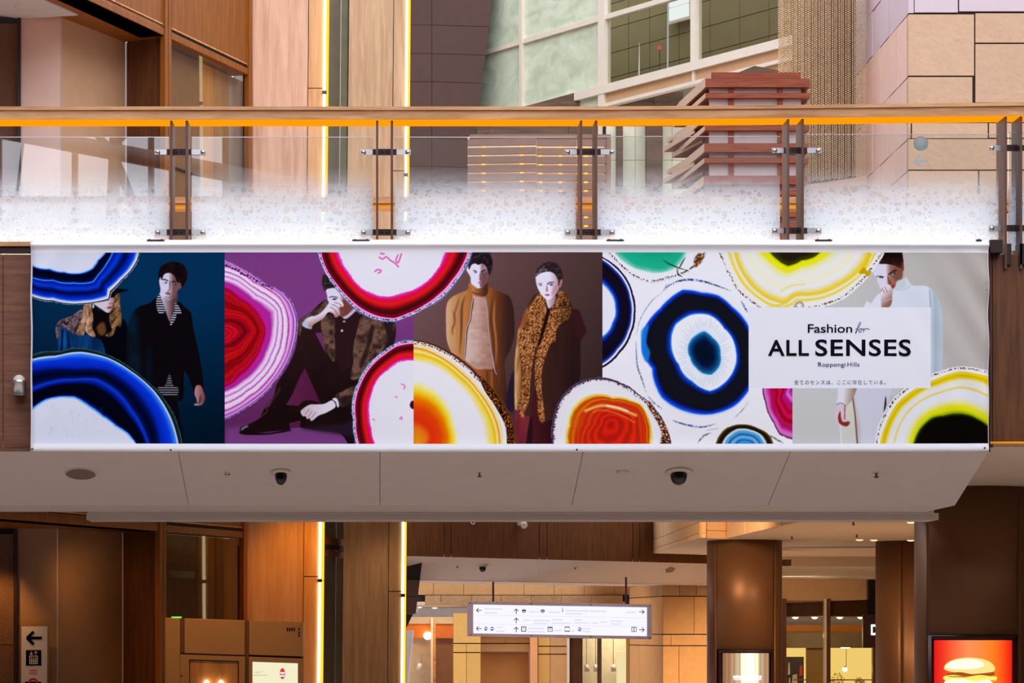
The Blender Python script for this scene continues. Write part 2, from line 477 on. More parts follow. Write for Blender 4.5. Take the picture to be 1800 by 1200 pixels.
# ---------------------------------------------------------------- maple pillars with light strips
def pillar(Y, xu, xd, seam_u, seam_d, joints, led_u, led_d, mats, lab, labl, grp):
    """xu / xd: left and right edge in the view at the top (y -80) and at the bottom (y 1230)"""
    def e(u, d, py):
        return u + (d - u) * (py + 80) / 1310.
    o = thing('wood_pillar', W((xu[0] + xu[1]) / 2, 1230, Y), lab, 'pillar', 'wood clad pillars')
    ys = [-80, 1000 if False else 480, 1230]
    for y0, y1 in ((-80, 480), (481, 1230)):
        MB().prism([W(e(xu[0], xd[0], y1), y1, Y), W(e(seam_u, seam_d, y1) - .6, y1, Y), W(e(seam_u, seam_d, y0) - .6, y0, Y), W(e(xu[0], xd[0], y0), y0, Y)], (0, .8, 0)).build('cladding_panel', M[mats[0]], o)
    js = [-80] + joints + [1230]
    for y0, y1 in zip(js[:-1], js[1:]):
        MB().prism([W(e(seam_u, seam_d, y1) + .6, y1 - .8, Y - .012), W(e(xu[1], xd[1], y1), y1 - .8, Y - .012), W(e(xu[1], xd[1], y0), y0 + .8, Y - .012), W(e(seam_u, seam_d, y0) + .6, y0 + .8, Y - .012)], (0, .6, 0)).build('cladding_strip', M[mats[1]], o)
    MB().prism([W(e(xu[0], xd[0], 1230) + 4, 1230, Y + .05), W(e(xu[1], xd[1], 1230) - .5, 1230, Y + .05), W(e(xu[1], xd[1], -80) - .5, -80, Y + .05), W(e(xu[0], xd[0], -80) + 4, -80, Y + .05)], (0, .5, 0)).build('pillar_core', M['groove'], o)
    l = thing('light_strip', W(led_u[0], 1230, Y), labl, 'lamp', 'light strips on the pillars')
    js = [-80] + [j + 7 for j in joints] + [1230]
    k0 = (led_u[1] - led_u[0]) * .5
    for y0, y1 in zip(js[:-1], js[1:]):
        MB().prism([W(e(led_u[0], led_d[0], y1), y1 - 3, Y - .03), W(e(led_u[0], led_d[0], y1) + k0, y1 - 3, Y - .03), W(e(led_u[0], led_d[0], y0) + k0, y0 + 3, Y - .03), W(e(led_u[0], led_d[0], y0), y0 + 3, Y - .03)], (0, .03, 0)).build('tube', M['led'], l)
        MB().prism([W(e(led_u[0], led_d[0], y1) + k0 + .4, y1 - .5, Y - .02), W(e(led_u[1], led_d[1], y1), y1 - .5, Y - .02), W(e(led_u[1], led_d[1], y0), y0 + .5, Y - .02), W(e(led_u[0], led_d[0], y0) + k0 + .4, y0 + .5, Y - .02)], (0, .05, 0)).build('amber_diffuser', M['led_amber'], l)
    for j in joints:
        x = e(led_u[0], led_d[0], j)
        MB().fbox(x - 1, j + 4, x + k0 + 1.5, j + 10, Y - .05, .07).build('tube_holder', M['black'], l)
    MB().prism([W(e(led_u[0], led_d[0], 1230) - .5, 1230, Y + .005), W(e(led_u[1], led_d[1], 1230) + .8, 1230, Y + .035), W(e(led_u[1], led_d[1], -80) + .8, -80, Y + .035), W(e(led_u[0], led_d[0], -80) - .5, -80, Y + .005)], (0, .1, 0)).build('channel', M['wood_dark'], l)


pillar(30.0, (445, 569.5), (433, 557.5), 543.5, 531.5, [155, 1013], (570, 579.5), (557.5, 567.5), ('wood_pale', 'wood_honey'), 'pale maple clad pillar beside the tan kiosk, the left of the two', 'lit vertical strip on the right edge of the left pale maple pillar', 0)
pillar(36.5, (615, 713.5), (601, 704), 693, 681, [300, 1039], (714, 722.5), (704.5, 712.5), ('wood_sand', 'wood_sand'), 'sand brown wood clad pillar right of the narrow grey window', 'thinner lit vertical strip on the sand brown wood pillar', 0)

# narrow grey window between the pillars
wn_ = setting('window_4', label='narrow grey window between the two wood pillars')
MB().prism([W(556, 1230, 37.4), W(602, 1230, 37.5), W(617, -80, 37.5), W(570, -80, 37.4)], (0, .02, 0)).build('glass_pane', M['glass_tint'], wn_)
MB().prism([W(400, 1230, 37.7), W(588, 1230, 37.7), W(600, -80, 37.7), W(412, -80, 37.7)], (0, .1, 0)).build('lining_panel', m_plain('grey_lining', (150, 142, 136), .6), wn_)
MB().prism([W(588.4, 1230, 37.66), W(606, 1230, 37.66), W(618, -80, 37.66), W(600.4, -80, 37.66)], (0, .1, 0)).build('lining_panel', m_plain('sage_lining', (176, 180, 166), .6), wn_)
MB().prism([W(601, 1230, 37.55), W(604, 1230, 37.6), W(616.5, -80, 37.6), W(612.5, -80, 37.55)], (0, .1, 0)).build('window_stile', M['dark_steel'], wn_)
for z0, z1, mt in ((3.68, 3.76, 'wood_deep'), (3.78, 3.84, 'groove'), (3.85, 3.95, 'wood_deep')):
    a, b = 36.3, 37.5
    MB().prism([(xat(571, a), a, z0), (xat(606, b), b, z0), (xat(606, b), b, z1), (xat(571, a), a, z1)], (0, .1, 0)).build('window_rail', M[mt], wn_)

# ---------------------------------------------------------------- canted brown tile wall
cw = setting('wall_canted', label='brown tiled wall with a leaning right edge, upper middle')
YC = 44.0
xr_ = lambda y: 865 - .1245 * y
ys = [-60, -5.5, 44, 94, 143.5, 193, 242.5, 292, 341.5, 391, 441]
for a, b in zip(ys[:-1], ys[1:]):
    for x0, x1, sl in ((600, 689.3, 0), (690, 758.6, 0), (759.4, None, 3)):
        r1 = xr_(b) if x1 is None else x1; r0 = xr_(a) if x1 is None else x1
        MB().prism([W(x0, b - .4, YC), W(r1, b + sl - .4, YC), W(r0, a + sl + .4, YC), W(x0, a + .4, YC)], (0, .1, 0)).build('tile', M['stone_brown'], cw)
MB().prism([W(600, 1078, YC + .06), W(xr_(1078), 1078, YC + .06), W(xr_(-70), -70, YC + .06), W(600, -70, YC + .06)], (0, 1.2, 0)).build('wall_core', M['groove'], cw)
for a, b in ((1019, 1048), (1048.8, 1078)):
    MB().prism([W(700, b, YC), W(xr_(b), b, YC), W(xr_(a), a, YC), W(700, a, YC)], (0, .1, 0)).build('tile', M['stone_brown'], cw)
MB().prism([W(700, 1106, YC + .1), W(713, 1106, YC + .1), W(726, 1079, YC + .1), W(700, 1079, YC + .1)], (0, .5, 0)).build('wall_foot', M['groove'], cw)

# ---------------------------------------------------------------- glazed facade receding to the left (plan line X = 34.14 - .724 Y)
def YF(px):
    return 34.14 / ((px - CX) / F + .724)


def fac_pt(px, z, off=0.0):
    k = (px - CX) / F
    Y = (34.14 - off * 1.2346) / (k + .724)
    return Vector((k * Y, Y, z))


NF = Vector((1, .724, 0)).normalized()
fac = thing('glazed_facade', fac_pt(1060, 11.4), 'tall cream framed glass facade behind the bridge, upper middle', 'facade')


def fbar(p0, p1, z0, z1, off, t, name, mat, parent=fac, z2=None, z3=None):
    z2 = z1 if z2 is None else z2; z3 = z0 if z3 is None else z3
    return MB().prism([fac_pt(p0, z0, off), fac_pt(p1, z3, off), fac_pt(p1, z2, off), fac_pt(p0, z1, off)], NF * t).build(name, M[mat], parent)


ZS, ZTR = 11.55, 12.66
t = NT('pale_green_glass')
p = t.n('BsdfPrincipled', i_Roughness=.25); p.inputs['Specular IOR Level'].default_value = .6
co = t.n('TexCoord'); mp = t.n('Mapping'); mp.inputs['Scale'].default_value = (1.5, 1.5, 2.2); t.l(co, 'Object', mp, 0)
no = t.n('TexNoise', i_Scale=1.6, i_Detail=6.0, i_Distortion=1.2); t.l(mp, 0, no, 'Vector')
r = ramp_node(t, [(.3, rgb((190, 204, 172))), (.7, rgb((226, 234, 208)))]); t.l(no, 0, r, 0); t.l(r, 0, p, 'Base Color')
M['green_glass'] = t.out(p)
bays = [(820, 912.5, 'green_glass'), (917, 1051, 'green_glass'), (1062, 1213.5, 'glass_dark'), (1222, 1430, 'glass_dark')]
for a, b, mt in bays:
    fbar(a, b, ZS, ZTR - .03, -.03, .02, 'glass_pane', mt)
    fbar(a, b, ZTR + .04, 13.6, -.03, .02, 'glass_pane', mt)
    fbar(a, b, ZTR - .035, ZTR + .045, .02, .1, 'transom', 'facade_white')
for a, b in ((912.4, 917.2), (1050.8, 1062.2), (1213.4, 1222.2)):
    fbar(a, b, ZS - .12, 13.6, .04, .14, 'mullion', 'facade_white')
fbar(780, 1440, ZS - .14, ZS, .06, .2, 'sill_beam', 'facade_white')
fbar(1053, 1440, ZS - .30, ZS - .145, .0, .12, 'board_upper', 'facade_tan')
fbar(1053, 1440, ZS - .36, ZS - .305, .04, .12, 'ledge', 'facade_white')
fbar(1216, 1220, ZS - .30, ZS - .145, .03, .05, 'bracket', 'facade_white')
fbar(1290, 1440, ZS - .62, ZS - .365, -.02, .12, 'board_lower', 'facade_tan')
fbar(1051, 1061, ZS - .9, ZS - .1, .05, .14, 'post', 'facade_white')
fbar(830, 1052, ZS - .36, ZS - .14, -.02, .08, 'board_upper', 'green_glass')
fbar(800, 1052, ZS - .45, ZS - .37, .03, .1, 'ledge', 'facade_white')
# what shows in the dark bays: a tiled wall standing in for reflected stone, a bright window, a thin lamp tube, a red lamp
iw = setting('wall_inner', label='olive brown tiled wall seen through the dark facade glass')
us = [1040, 1105, 1142, 1194, 1248, 1300, 1352, 1405, 1460]
M['stone_olive'] = m_stone('olive_tile', (142, 130, 100), var=.1, scale=4, bump=.1)
zs = [11.2, 11.62, 12.04, 12.46, 12.88, 13.3, 13.75]
for u0, u1 in zip(us[:-1], us[1:]):
    for z0, z1 in zip(zs[:-1], zs[1:]):
        fbar(u0 + .5, u1 - .5, z0 + .006, z1 - .006, -1.2, .05, 'tile', 'stone_olive', iw)
fbar(1035, 1460, 11.1, 13.8, -1.24, .1, 'wall_core', 'groove', iw)
M['window_glow'] = m_emit('bright_window_glow', (232, 240, 255), 1.6)
o = thing('lit_window', fac_pt(1192, 12.8, -1), 'small bright blue-white window seen through the dark facade glass', 'window')
for a, b in ((1176, 1183), (1184.2, 1191), (1192.2, 1199), (1200.2, 1209)):
    for z0, z1 in ((12.66, 12.86), (12.88, 13.05), (13.07, 13.6)):
        fbar(a, b, z0, z1, -1.0, .03, 'window_light', 'window_glow', o)
fbar(1174, 1211, 12.62, 13.6, -1.06, .04, 'window_frame', 'facade_white', o)
o = thing('lamp_tube', fac_pt(1173, 11.7, -.9), 'tall thin white lamp tube left of the small bright window', 'lamp')
MB().tube(fac_pt(1173.5, 11.62, -.9), fac_pt(1174.5, 13.4, -.9), .014, 8).build('tube', m_emit('pale_tube', (220, 228, 240), .8), o)
MB().lathe([(.03, 0), (.03, .05), (0, .05)], fac_pt(1173.5, 11.57, -.9), (0, 0, 1), 12).build('base', M['chrome'], o)
o = thing('lamp_tube', fac_pt(1123, 11.7, -.9), 'shorter tapering white lamp tube left of the red lamp', 'lamp')
MB().tube(fac_pt(1123, 11.62, -.9), fac_pt(1124, 12.4, -.9), .02, 8, .004).build('tube', m_emit('pale_tube_2', (230, 236, 240), .9), o)
MB().lathe([(.03, 0), (.03, .05), (0, .05)], fac_pt(1123, 11.57, -.9), (0, 0, 1), 12).build('base', M['chrome'], o)
o = thing('signal_lamp', fac_pt(1159.5, 12.18, -.8), 'tiny glowing red signal lamp behind the dark facade glass', 'lamp')
w = fac_pt(1159.5, 12.19, -.8)
MB().lathe([(0, -.026), (.02, -.018), (.026, 0), (.02, .018), (0, .026)], w, (0, 1, 0), 16).build('lens', m_emit('red_lens', (255, 30, 50), 4), o)
MB().tube(w + Vector((0, 0, -.02)), w + Vector((0, 0, -.62)), .006, 6).build('stem', M['dark_steel'], o)

# ---------------------------------------------------------------- below the facade
us_ = setting('wall_undercroft', label='dark timber and cream stone wall under the glass facade')
MB().prism([W(838, 250, 42.5), W(1240, 250, 42.5), W(1240, 100, 42.5), W(838, 210, 42.5)], (0, .1, 0)).build('timber_board', M['timber'], us_)
for a, b, c, d in ((860, 1000, 196, 219), (1000, 1075, 176, 228), (1062, 1150, 160, 205), (1150, 1250, 140, 200)):
    MB().fbox(a, c + 22, b - .6, d + 24, 42.2, .1).build('timber_board', M['timber'], us_)
MB().prism([W(1270, 150, 36.6), W(1378, 150, 36.6), W(1378, 125, 36.6), W(1326, 115.5, 36.6), W(1270, 139, 36.6)], (0, .1, 0)).build('timber_gable', M['timber'], us_)
for a, b in ((1066, 1085), (1095, 1116), (1116.6, 1137), (1165, 1181), (1181.6, 1216)):
    for y0, y1 in ((222, 281), (281.7, 345), (345.7, 440)):
        MB().fbox(a, y0, b, y1, 41.6, .1).build('stone_slab', M['stone_cream'], us_)
MB().fbox(1060, 222, 1240, 440, 41.72, .1).build('wall_core', M['groove'], us_)
for a, b in ((1085.4, 1094.6), (1137.4, 1164.6)):
    MB().fbox(a, 214, b, 440, 41.3, .4).build('timber_post', M['timber'], us_)

# slatted screen with warm light inside
sc_ = thing('slatted_screen', W(950, 440, 38.8), 'brown slatted screen with warm light glowing through its slots, behind the glass', 'screen')
M['slat'] = m_plain('brown_slat', (138, 104, 88), .6, noise=.06)
y = 243.5
MB().fbox(826, 236, 1074, 243, 38.8, .1).build('top_rail', M['slat'], sc_)
k = 0
while y < 430:
    for a, b in ((822, 943), (943.8, 1014), (1014.8, 1066)):
        sl = -3 if a < 900 else 0
        MB().prism([W(a, y + 12.6, 38.8), W(b, y + 12.6 + sl * .6, 38.8), W(b, y + 1 + sl * .6, 38.8), W(a, y + 1, 38.8)], (0, .05, 0)).build('slat', M['slat'], sc_)
    y += 15.4; k += 1
MB().fbox(1066.5, 240, 1074, 776, 38.78, .4).build('side_post', M['slat'], sc_)
MB().fbox(822, 432, 1066, 776, 38.9, .4).build('base_panel', M['slat'], sc_)
MB().fbox(822, 240, 1074, 440, 39.3, .05).build('back_panel', m_plain('cream_back_panel', (232, 214, 190), .6), sc_)
for px in (850, 917, 950, 985, 1030):
    lb = MB().tube(W(px, 250, 39.15), W(px, 440, 39.15), .03, 10).build('lamp_tube', m_emit('screen_lamp_%d' % px, (255, 170, 60), 2.2), sc_)

# ---------------------------------------------------------------- tiered bronze lantern tower
tw = thing('lantern_tower', W(1330, 440, 30.5), 'tiered rust brown lantern tower with off-white panels and wide eaves', 'lantern tower')
M['rust_board'] = m_wood('rust_eave_board', (108, 42, 22), (148, 70, 38), 'Y', .7, sc=2)


def plan(x0, x1, Yf, grow):
    """eave ring plan: front edge at Yf, left side running back"""
    A = Vector((xat(x0, Yf), Yf, 0)); D = Vector((xat(x1, Yf), Yf, 0))
    B = A + Vector((-.18, 1.75, 0)); C = D + Vector((.1, 1.75, 0))
    return A, B, C, D


def ring(x0, x1, y0, y1, Yf, name):
    A, B, C, D = plan(x0, x1, Yf, 0)
    z0, z1 = zat(y1, Yf), zat(y0, Yf)
    up = lambda p, z: Vector((p.x, p.y, z))
    MB().prism([up(A, z0), up(D, z0), up(D, z1), up(A, z1)], (0, .1, 0)).build(name, M['rust'], tw)
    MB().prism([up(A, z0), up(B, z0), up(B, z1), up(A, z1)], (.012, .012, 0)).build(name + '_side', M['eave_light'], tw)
    MB().prism([up(A + Vector((.012, .1, 0)), z0), up(D + Vector((-.01, .1, 0)), z0), up(C + Vector((-.01, 0, 0)), z0), up(B + Vector((.012, 0, 0)), z0)], (0, 0, (z1 - z0) * .9)).build(name + '_board', M['rust_board'], tw)


ring(1250, 1408, 127, 137.5, 30.25, 'cap')
base = 138
for k in range(5):
    o_ = 57 * k
    ring(1240 - k, 1424 - 1.3 * k, base + o_, base + 15 + o_, 30, 'eave')
    ring(1240 - k, 1424 - 1.3 * k, base + 25.5 + o_, base + 34 + o_, 30, 'rail')
    for y0, y1 in ((base + 15.4 + o_, base + 25.1 + o_), (base + 34.4 + o_, base + 56.6 + o_)):
        for a, b in ((1247, 1281), (1290, 1367), (1376, 1408)):
            MB().prism([W(a, y1, 30.08), W(b, y1, 30.08), W(b, y0, 30.08), W(a, y0, 30.08)], (0, .05, 0)).build('panel', M['shoji'], tw)
        for a, b in ((1281, 1290), (1367, 1376)):
            MB().prism([W(a, y1, 30.05), W(b, y1, 30.05), W(b, y0, 30.05), W(a, y0, 30.05)], (0, .08, 0)).build('stile', M['rust'], tw)
        A = W(1247, 0, 30.3); 
        MB().prism([Vector((A.x, A.y, zat(y1, 30.3))), Vector((A.x - .1, A.y + 1.3, zat(y1, 30.3))), Vector((A.x - .1, A.y + 1.3, zat(y0, 30.3))), Vector((A.x, A.y, zat(y0, 30.3)))], (.03, .0, 0)).build('side_panel', M['rust'], tw)
    # longer fins on the left flank, under the first eave
    if k >= 1:
        for j, (x0, yy, ln) in enumerate(((1196, 4, 1.0), (1186, 24, .9), (1200, 40, .7))):
            z = zat(base + o_ + yy + 26, 31)
            A = Vector((xat(x0 + 34, 30.6), 30.6, z)); B = A + Vector((-.24, 1.35 * ln, 0))
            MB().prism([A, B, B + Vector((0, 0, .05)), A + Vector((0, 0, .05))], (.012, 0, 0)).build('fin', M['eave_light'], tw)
            MB().prism([A + Vector((.013, 0, 0)), B + Vector((.013, 0, 0)), B + Vector((.3, 0, 0)), A + Vector((.16, 0, 0))], (0, 0, .045)).build('fin_board', M['rust_board'], tw)

MB().box(xat(1262, 30.4), xat(1400, 30.4), 30.3, 31.5, 5.45, zat(140, 30)).build('tower_core', M['shoji'], tw)

# ---------------------------------------------------------------- bead chain curtain
cc = thing('chain_curtain', W(1446, 330, 32.4), 'hanging brass bead chain curtain between the lantern tower and the stone wall', 'curtain')
Yk = 32.4
vs, fs = [], []
rnd = random.Random(3)
B8 = [(0, 0, 1), (1, 0, 0), (0, 1, 0), (-1, 0, 0), (0, -1, 0), (0, 0, -1)]
F8 = [(0, 1, 2), (0, 2, 3), (0, 3, 4), (0, 4, 1), (5, 2, 1), (5, 3, 2), (5, 4, 3), (5, 1, 4)]
for layer in (0, 1):
    n = 40
    for i in range(n):
        u = i / (n - 1)
        px = 1369 + 153 * (u if not layer else (u * .985 + .012)) + .5 * math.sin(i * 2.1 + layer)
        dep = Yk + .07 * math.sin(u * 19 + layer) + layer * .16 - .25 * math.sin(u * math.pi)
        py = -30 + (i % 2) * 1.8
        end = 326 - 18 * u
        x = (px - CX) / F * dep
        while py < end:
            z = EYE + (CY - py) / F * dep
            b = len(vs)
            vs += [(x + q[0] * .0128, dep + q[1] * .0128, z + q[2] * .0128) for q in B8]
            fs += [tuple(b + j for j in f) for f in F8]
            py += 3.75
m = MB(); m.v, m.f, m.sm = vs, fs, [True] * len(fs)
M['brass'] = m_plain('aged_brass', (232, 206, 164), .45, .0, noise=.08)
m.build('bead_strand', M['brass'], cc, kind='stuff')
MB().fbox(1364, -40, 1527, -32, Yk, .3).build('curtain_rail', M['dark_steel'], cc)
wb = setting('wall_curtain_back', label='dark brown wall behind the bead chain curtain')
MB().fbox(1394, -60, 1530, 330, 33.4, .1).build('backing', m_plain('dark_backing', (82, 60, 44), .8), wb)
MB().prism([W(1396, 340, 32.2), W(1524, 324, 32.2), W(1524, 309, 32.2), W(1396, 328, 32.2)], (0, .8, 0)).build('ledge', M['stone_buff'], wb)
# ---------------------------------------------------------------- printed artwork of the banner
# drawn with numpy in the banner's own print grid (units: 1680 x 335 print cells, origin 57,444)
AX, AY, AW, AH, AS = 57.0, 444.0, 1680, 335, 2
ART = np.zeros((AH * AS, AW * AS, 3))
GY, GX = np.mgrid[0:AH * AS, 0:AW * AS]
GX = AX + (GX + .5) / AS
GY = AY + (GY + .5) / AS
_rs = np.random.RandomState(5)
_lat = _rs.rand(64, 64)


def vnoise(x, y):
    xi = np.floor(x).astype(int); yi = np.floor(y).astype(int)
    fx = x - xi; fy = y - yi
    fx = fx * fx * (3 - 2 * fx); fy = fy * fy * (3 - 2 * fy)
    a = _lat[yi % 64, xi % 64]; b = _lat[yi % 64, (xi + 1) % 64]
    c = _lat[(yi + 1) % 64, xi % 64]; d = _lat[(yi + 1) % 64, (xi + 1) % 64]
    return (a * (1 - fx) + b * fx) * (1 - fy) + (c * (1 - fx) + d * fx) * fy


def fbm(x, y, o=3):
    s = 0; w = .5; t = 0
    for _ in range(o):
        s = s + w * vnoise(x, y); t += w; w *= .5; x = x * 2.03 + 11.3; y = y * 2.03 + 5.7
    return s / t


def spline(P, n=6, closed=True):
    P = np.array(P, float)
    if closed:
        Q = np.vstack([P[-1:], P, P[:2]])
    else:
        Q = np.vstack([P[:1], P, P[-1:]])
    t = np.linspace(0, 1, n, endpoint=False)[:, None]
    out = []
    for k in range(1, len(Q) - 2):
        a, b, c, d = Q[k - 1], Q[k], Q[k + 1], Q[k + 2]
        out.append(.5 * (2 * b + (c - a) * t + (2 * a - 5 * b + 4 * c - d) * t ** 2 + (3 * b - a - 3 * c + d) * t ** 3))
    if not closed:
        out.append(P[-1:])
    return np.vstack(out)


def pmask(P):
    """antialiased even-odd coverage in the polygon's bounding box"""
    P = np.asarray(P, float)
    x0 = int(np.clip(np.floor((P[:, 0].min() - AX) * AS) - 2, 0, AW * AS)); x1 = int(np.clip(np.ceil((P[:, 0].max() - AX) * AS) + 2, 0, AW * AS))
    y0 = int(np.clip(np.floor((P[:, 1].min() - AY) * AS) - 2, 0, AH * AS)); y1 = int(np.clip(np.ceil((P[:, 1].max() - AY) * AS) + 2, 0, AH * AS))
    if x1 <= x0 or y1 <= y0:
        return None
    K = 2
    h, w = (y1 - y0) * K, (x1 - x0) * K
    ys = AY + (y0 + (np.arange(h) + .5) / K) / AS
    A = P; B = np.roll(P, -1, 0)
    m = np.zeros((h, w + 1))
    for (xa, ya), (xb, yb) in zip(A, B):
        if ya == yb:
            continue
        lo, hi = min(ya, yb), max(ya, yb)
        r = np.where((ys >= lo) & (ys < hi))[0]
        if len(r) == 0:
            continue
        xs = xa + (ys[r] - ya) * (xb - xa) / (yb - ya)
        c = np.clip(np.ceil(((xs - AX) * AS - x0) * K - .5).astype(int), 0, w)
        np.add.at(m, (r, c), 1)
    m = (np.cumsum(m, 1)[:, :w] % 2)
    m = m.reshape(y1 - y0, K, x1 - x0, K).mean((1, 3))
    return slice(y0, y1), slice(x0, x1), m


def blur(m, r):
    r = int(round(r * AS))
    if r < 1:
        return m
    for ax in (0, 1):
        for _ in range(2):
            p = np.pad(m, [(r + 1, r) if k == ax else (0, 0) for k in (0, 1)], mode='edge')
            c = np.cumsum(p, ax)
            n = m.shape[ax]
            m = (np.take(c, range(2 * r + 1, 2 * r + 1 + n), ax) - np.take(c, range(0, n), ax)) / (2 * r + 1)
    return m


def fill(P, col, soft=0, smooth=True, a=1.0, clip=None):
    if smooth:
        P = spline(P)
    R = pmask(P)
    if R is None:
        return
    sy, sx, m = R
    if soft:
        q = int(soft * 2 * AS) + 2
        sy = slice(max(0, sy.start - q), min(AH * AS, sy.stop + q)); sx = slice(max(0, sx.start - q), min(AW * AS, sx.stop + q))
        M = np.zeros((sy.stop - sy.start, sx.stop - sx.start))
        M[R[0].start - sy.start:R[0].stop - sy.start, R[1].start - sx.start:R[1].stop - sx.start] = m
        m = blur(M, soft)
    if clip is not None:
        C = spline(clip); RC = pmask(C)
        full = np.zeros((AH * AS, AW * AS)); full[RC[0], RC[1]] = RC[2]
        m = m * full[sy, sx]
    X = GX[sy, sx]; Y = GY[sy, sx]
    c = col(X, Y) if callable(col) else np.array(col, float)
    k = (m * a)[..., None]
    ART[sy, sx] = ART[sy, sx] * (1 - k) + c * k


def stroke(P, w, col, soft=0, a=1.0, smooth=True, taper=False, clip=None):
    P = spline(P, 5, False) if smooth and len(P) > 2 else np.array(P, float)
    d = np.gradient(P, axis=0); n = np.stack([-d[:, 1], d[:, 0]], 1)
    n /= np.maximum(np.linalg.norm(n, axis=1, keepdims=True), 1e-6)
    ww = np.full(len(P), w / 2.)
    if taper:
        ww = ww * np.maximum(np.sin(np.linspace(.12, np.pi - .12, len(P))), .15)
    fill(np.vstack([P + n * ww[:, None], (P - n * ww[:, None])[::-1]]), col, soft, False, a, clip)


def ell(cx, cy, rx, ry, rot=0, n=20):
    t = np.linspace(0, 2 * np.pi, n, endpoint=False)
    x, y = rx * np.cos(t), ry * np.sin(t)
    return np.stack([cx + x * np.cos(rot) - y * np.sin(rot), cy + x * np.sin(rot) + y * np.cos(rot)], 1)


def mixc(a, b, t):
    t = np.clip(t, 0, 1)[..., None]
    return np.array(a, float) * (1 - t) + np.array(b, float) * t


def gradx(x0, a, x1, b):
    return lambda X, Y: mixc(a, b, (X - x0) / (x1 - x0))


def ramp(stops):
    s = sorted(stops); ts = [q[0] for q in s]; cs = np.array([q[1] for q in s], float)
    return lambda t: np.stack([np.interp(t, ts, cs[:, k]) for k in range(3)], -1)


def agate(c, rings, stops, box, warp=.05, wf=.05, seed=0, lines=0, crust=None, fr=(0, 0)):
    """rings: outlines of growing size, ring k is t = k; stops colour t; the slice is cut by its last ring"""
    x0, y0, x1, y1 = box
    sx = slice(int((max(x0, AX) - AX) * AS), int((min(x1, AX + AW) - AX) * AS)); sy = slice(int((max(y0, AY) - AY) * AS), int((min(y1, AY + AH) - AY) * AS))
    X = GX[sy, sx]; Y = GY[sy, sx]
    dx, dy = X - c[0], Y - c[1]
    th = np.arctan2(dy, dx); r = np.hypot(dx, dy)
    prof = []
    for R in rings:
        R = np.array(R, float); ta = np.arctan2(R[:, 1] - c[1], R[:, 0] - c[0]); ra = np.hypot(R[:, 0] - c[0], R[:, 1] - c[1])
        o = np.argsort(ta); ta, ra = ta[o], ra[o]
        prof.append(np.interp(th, np.r_[ta[-1] - 2 * np.pi, ta, ta[0] + 2 * np.pi], np.r_[ra[-1], ra, ra[0]]))
    n1 = fbm(X * wf + seed, Y * wf + seed * 1.7) - .5
    n2 = fbm(X * .35 + seed, Y * .35 + 3 * seed) - .5
    t = np.zeros_like(r); lo = np.zeros_like(r)
    for k, p in enumerate(prof):
        t = np.where(r >= lo, k + (r - lo) / np.maximum(p - lo, 1e-3), t)
        lo = np.maximum(p, lo + 1e-3)
    N = len(rings)
    edge = lo * (1 + fr[0] * n2) + fr[1] * n2
    cov = np.clip((edge - r) * AS * .7 + .5, 0, 1)
    tt = np.minimum(t + warp * n1 * N * .6 + warp * .25 * n2 * N, N - 1e-3)
    keep = np.clip((t - (N - 1)) * 1.2, 0, 1)
    tt = np.minimum(tt * (1 - keep) + t * keep, N)
    col = ramp(stops)(tt)
    if lines:
        L = .5 + .5 * np.sin(tt * lines + 5 * n1)
        col = col * (1 - (.2 * L * np.clip((235 - col.min(-1)) / 200, 0.05, 1))[..., None])
    if crust:
        w, cols, dens = crust            # speckled crust along the rim, w print cells wide
        q = (lo - r) / w
        sp = fbm(X * .55 + 7 * seed, Y * .55 + seed, 2)
        band = np.clip(1.2 - np.abs(q - .5) * 2, 0, 1)
        m = np.clip((sp * band - (.55 - dens)) * 9, 0, 1)
        pick = fbm(X * .8 + 31, Y * .8 + seed, 2)
        cc = ramp([(.3 + .4 * k / max(1, len(cols) - 1), cols[k]) for k in range(len(cols))])(pick)
        col = col * (1 - m[..., None]) + cc * m[..., None]
    ART[sy, sx] = ART[sy, sx] * (1 - cov[..., None]) + col * cov[..., None]


def rect(x0, y0, x1, y1, col):
    fill([(x0, y0), (x1, y0), (x1, y1), (x0, y1)], col, 0, False)


WH = (246, 246, 250)
SK, SKS = (236, 228, 238), (150, 98, 92)


def tweed(X, Y):
    u = (X * .8 + Y * .25); v = (Y * .8 - X * .25)
    k = ((np.sin(u * 2.2) > .1) ^ (np.sin(v * 2.2) > .1)).astype(float)
    n = fbm(X * .12, Y * .12)
    return mixc((40, 24, 22), (172, 128, 106), k * np.clip(n * 1.9 - .25, .2, 1))


def zigzag(X, Y):
    z = np.abs((X / 3.4) % 1 - .5) * 2.2
    return mixc((16, 12, 18), (205, 205, 222), ((((Y + z) / 4.1) % 1) < .42).astype(float))


def fur(dark, mid, light, s=.7):
    def f(X, Y):
        w = fbm(X * .3, Y * .3) * 3
        a = fbm(X * s + w, Y * s * .8 - w, 3)
        return ramp([(.26, dark), (.47, mid), (.72, light)])(a)
    return f


# ---- grounds of the five pictures
rect(395, 444, 727, 779, lambda X, Y: mixc((128, 62, 132), (98, 40, 92), (Y - 560) / 190) * (.96 + .08 * fbm(X * .6, Y * .6))[..., None])
fill([(395, 752), (480, 742), (727, 748), (727, 790), (395, 790)], (122, 62, 128), 5, False)
rect(57, 444, 395, 779, lambda X, Y: mixc((4, 50, 88), (2, 22, 40), (Y - 540 + .25 * np.abs(X - 300)) / 240) * (.97 + .06 * fbm(X * .6, Y * .6))[..., None])
rect(727, 444, 1059, 779, lambda X, Y: mixc((118, 84, 82), (58, 40, 38), ((X - 800) * .8 + (Y - 444) * .55) / 320) * (.96 + .08 * fbm(X * .6, Y * .6))[..., None])
rect(1059, 444, 1393, 779, WH)
rect(1393, 444, 1737, 779, lambda X, Y: mixc((206, 208, 206), (186, 178, 168), (X - 1420) / 330 - .0006 * (Y - 444)) * 1.0)

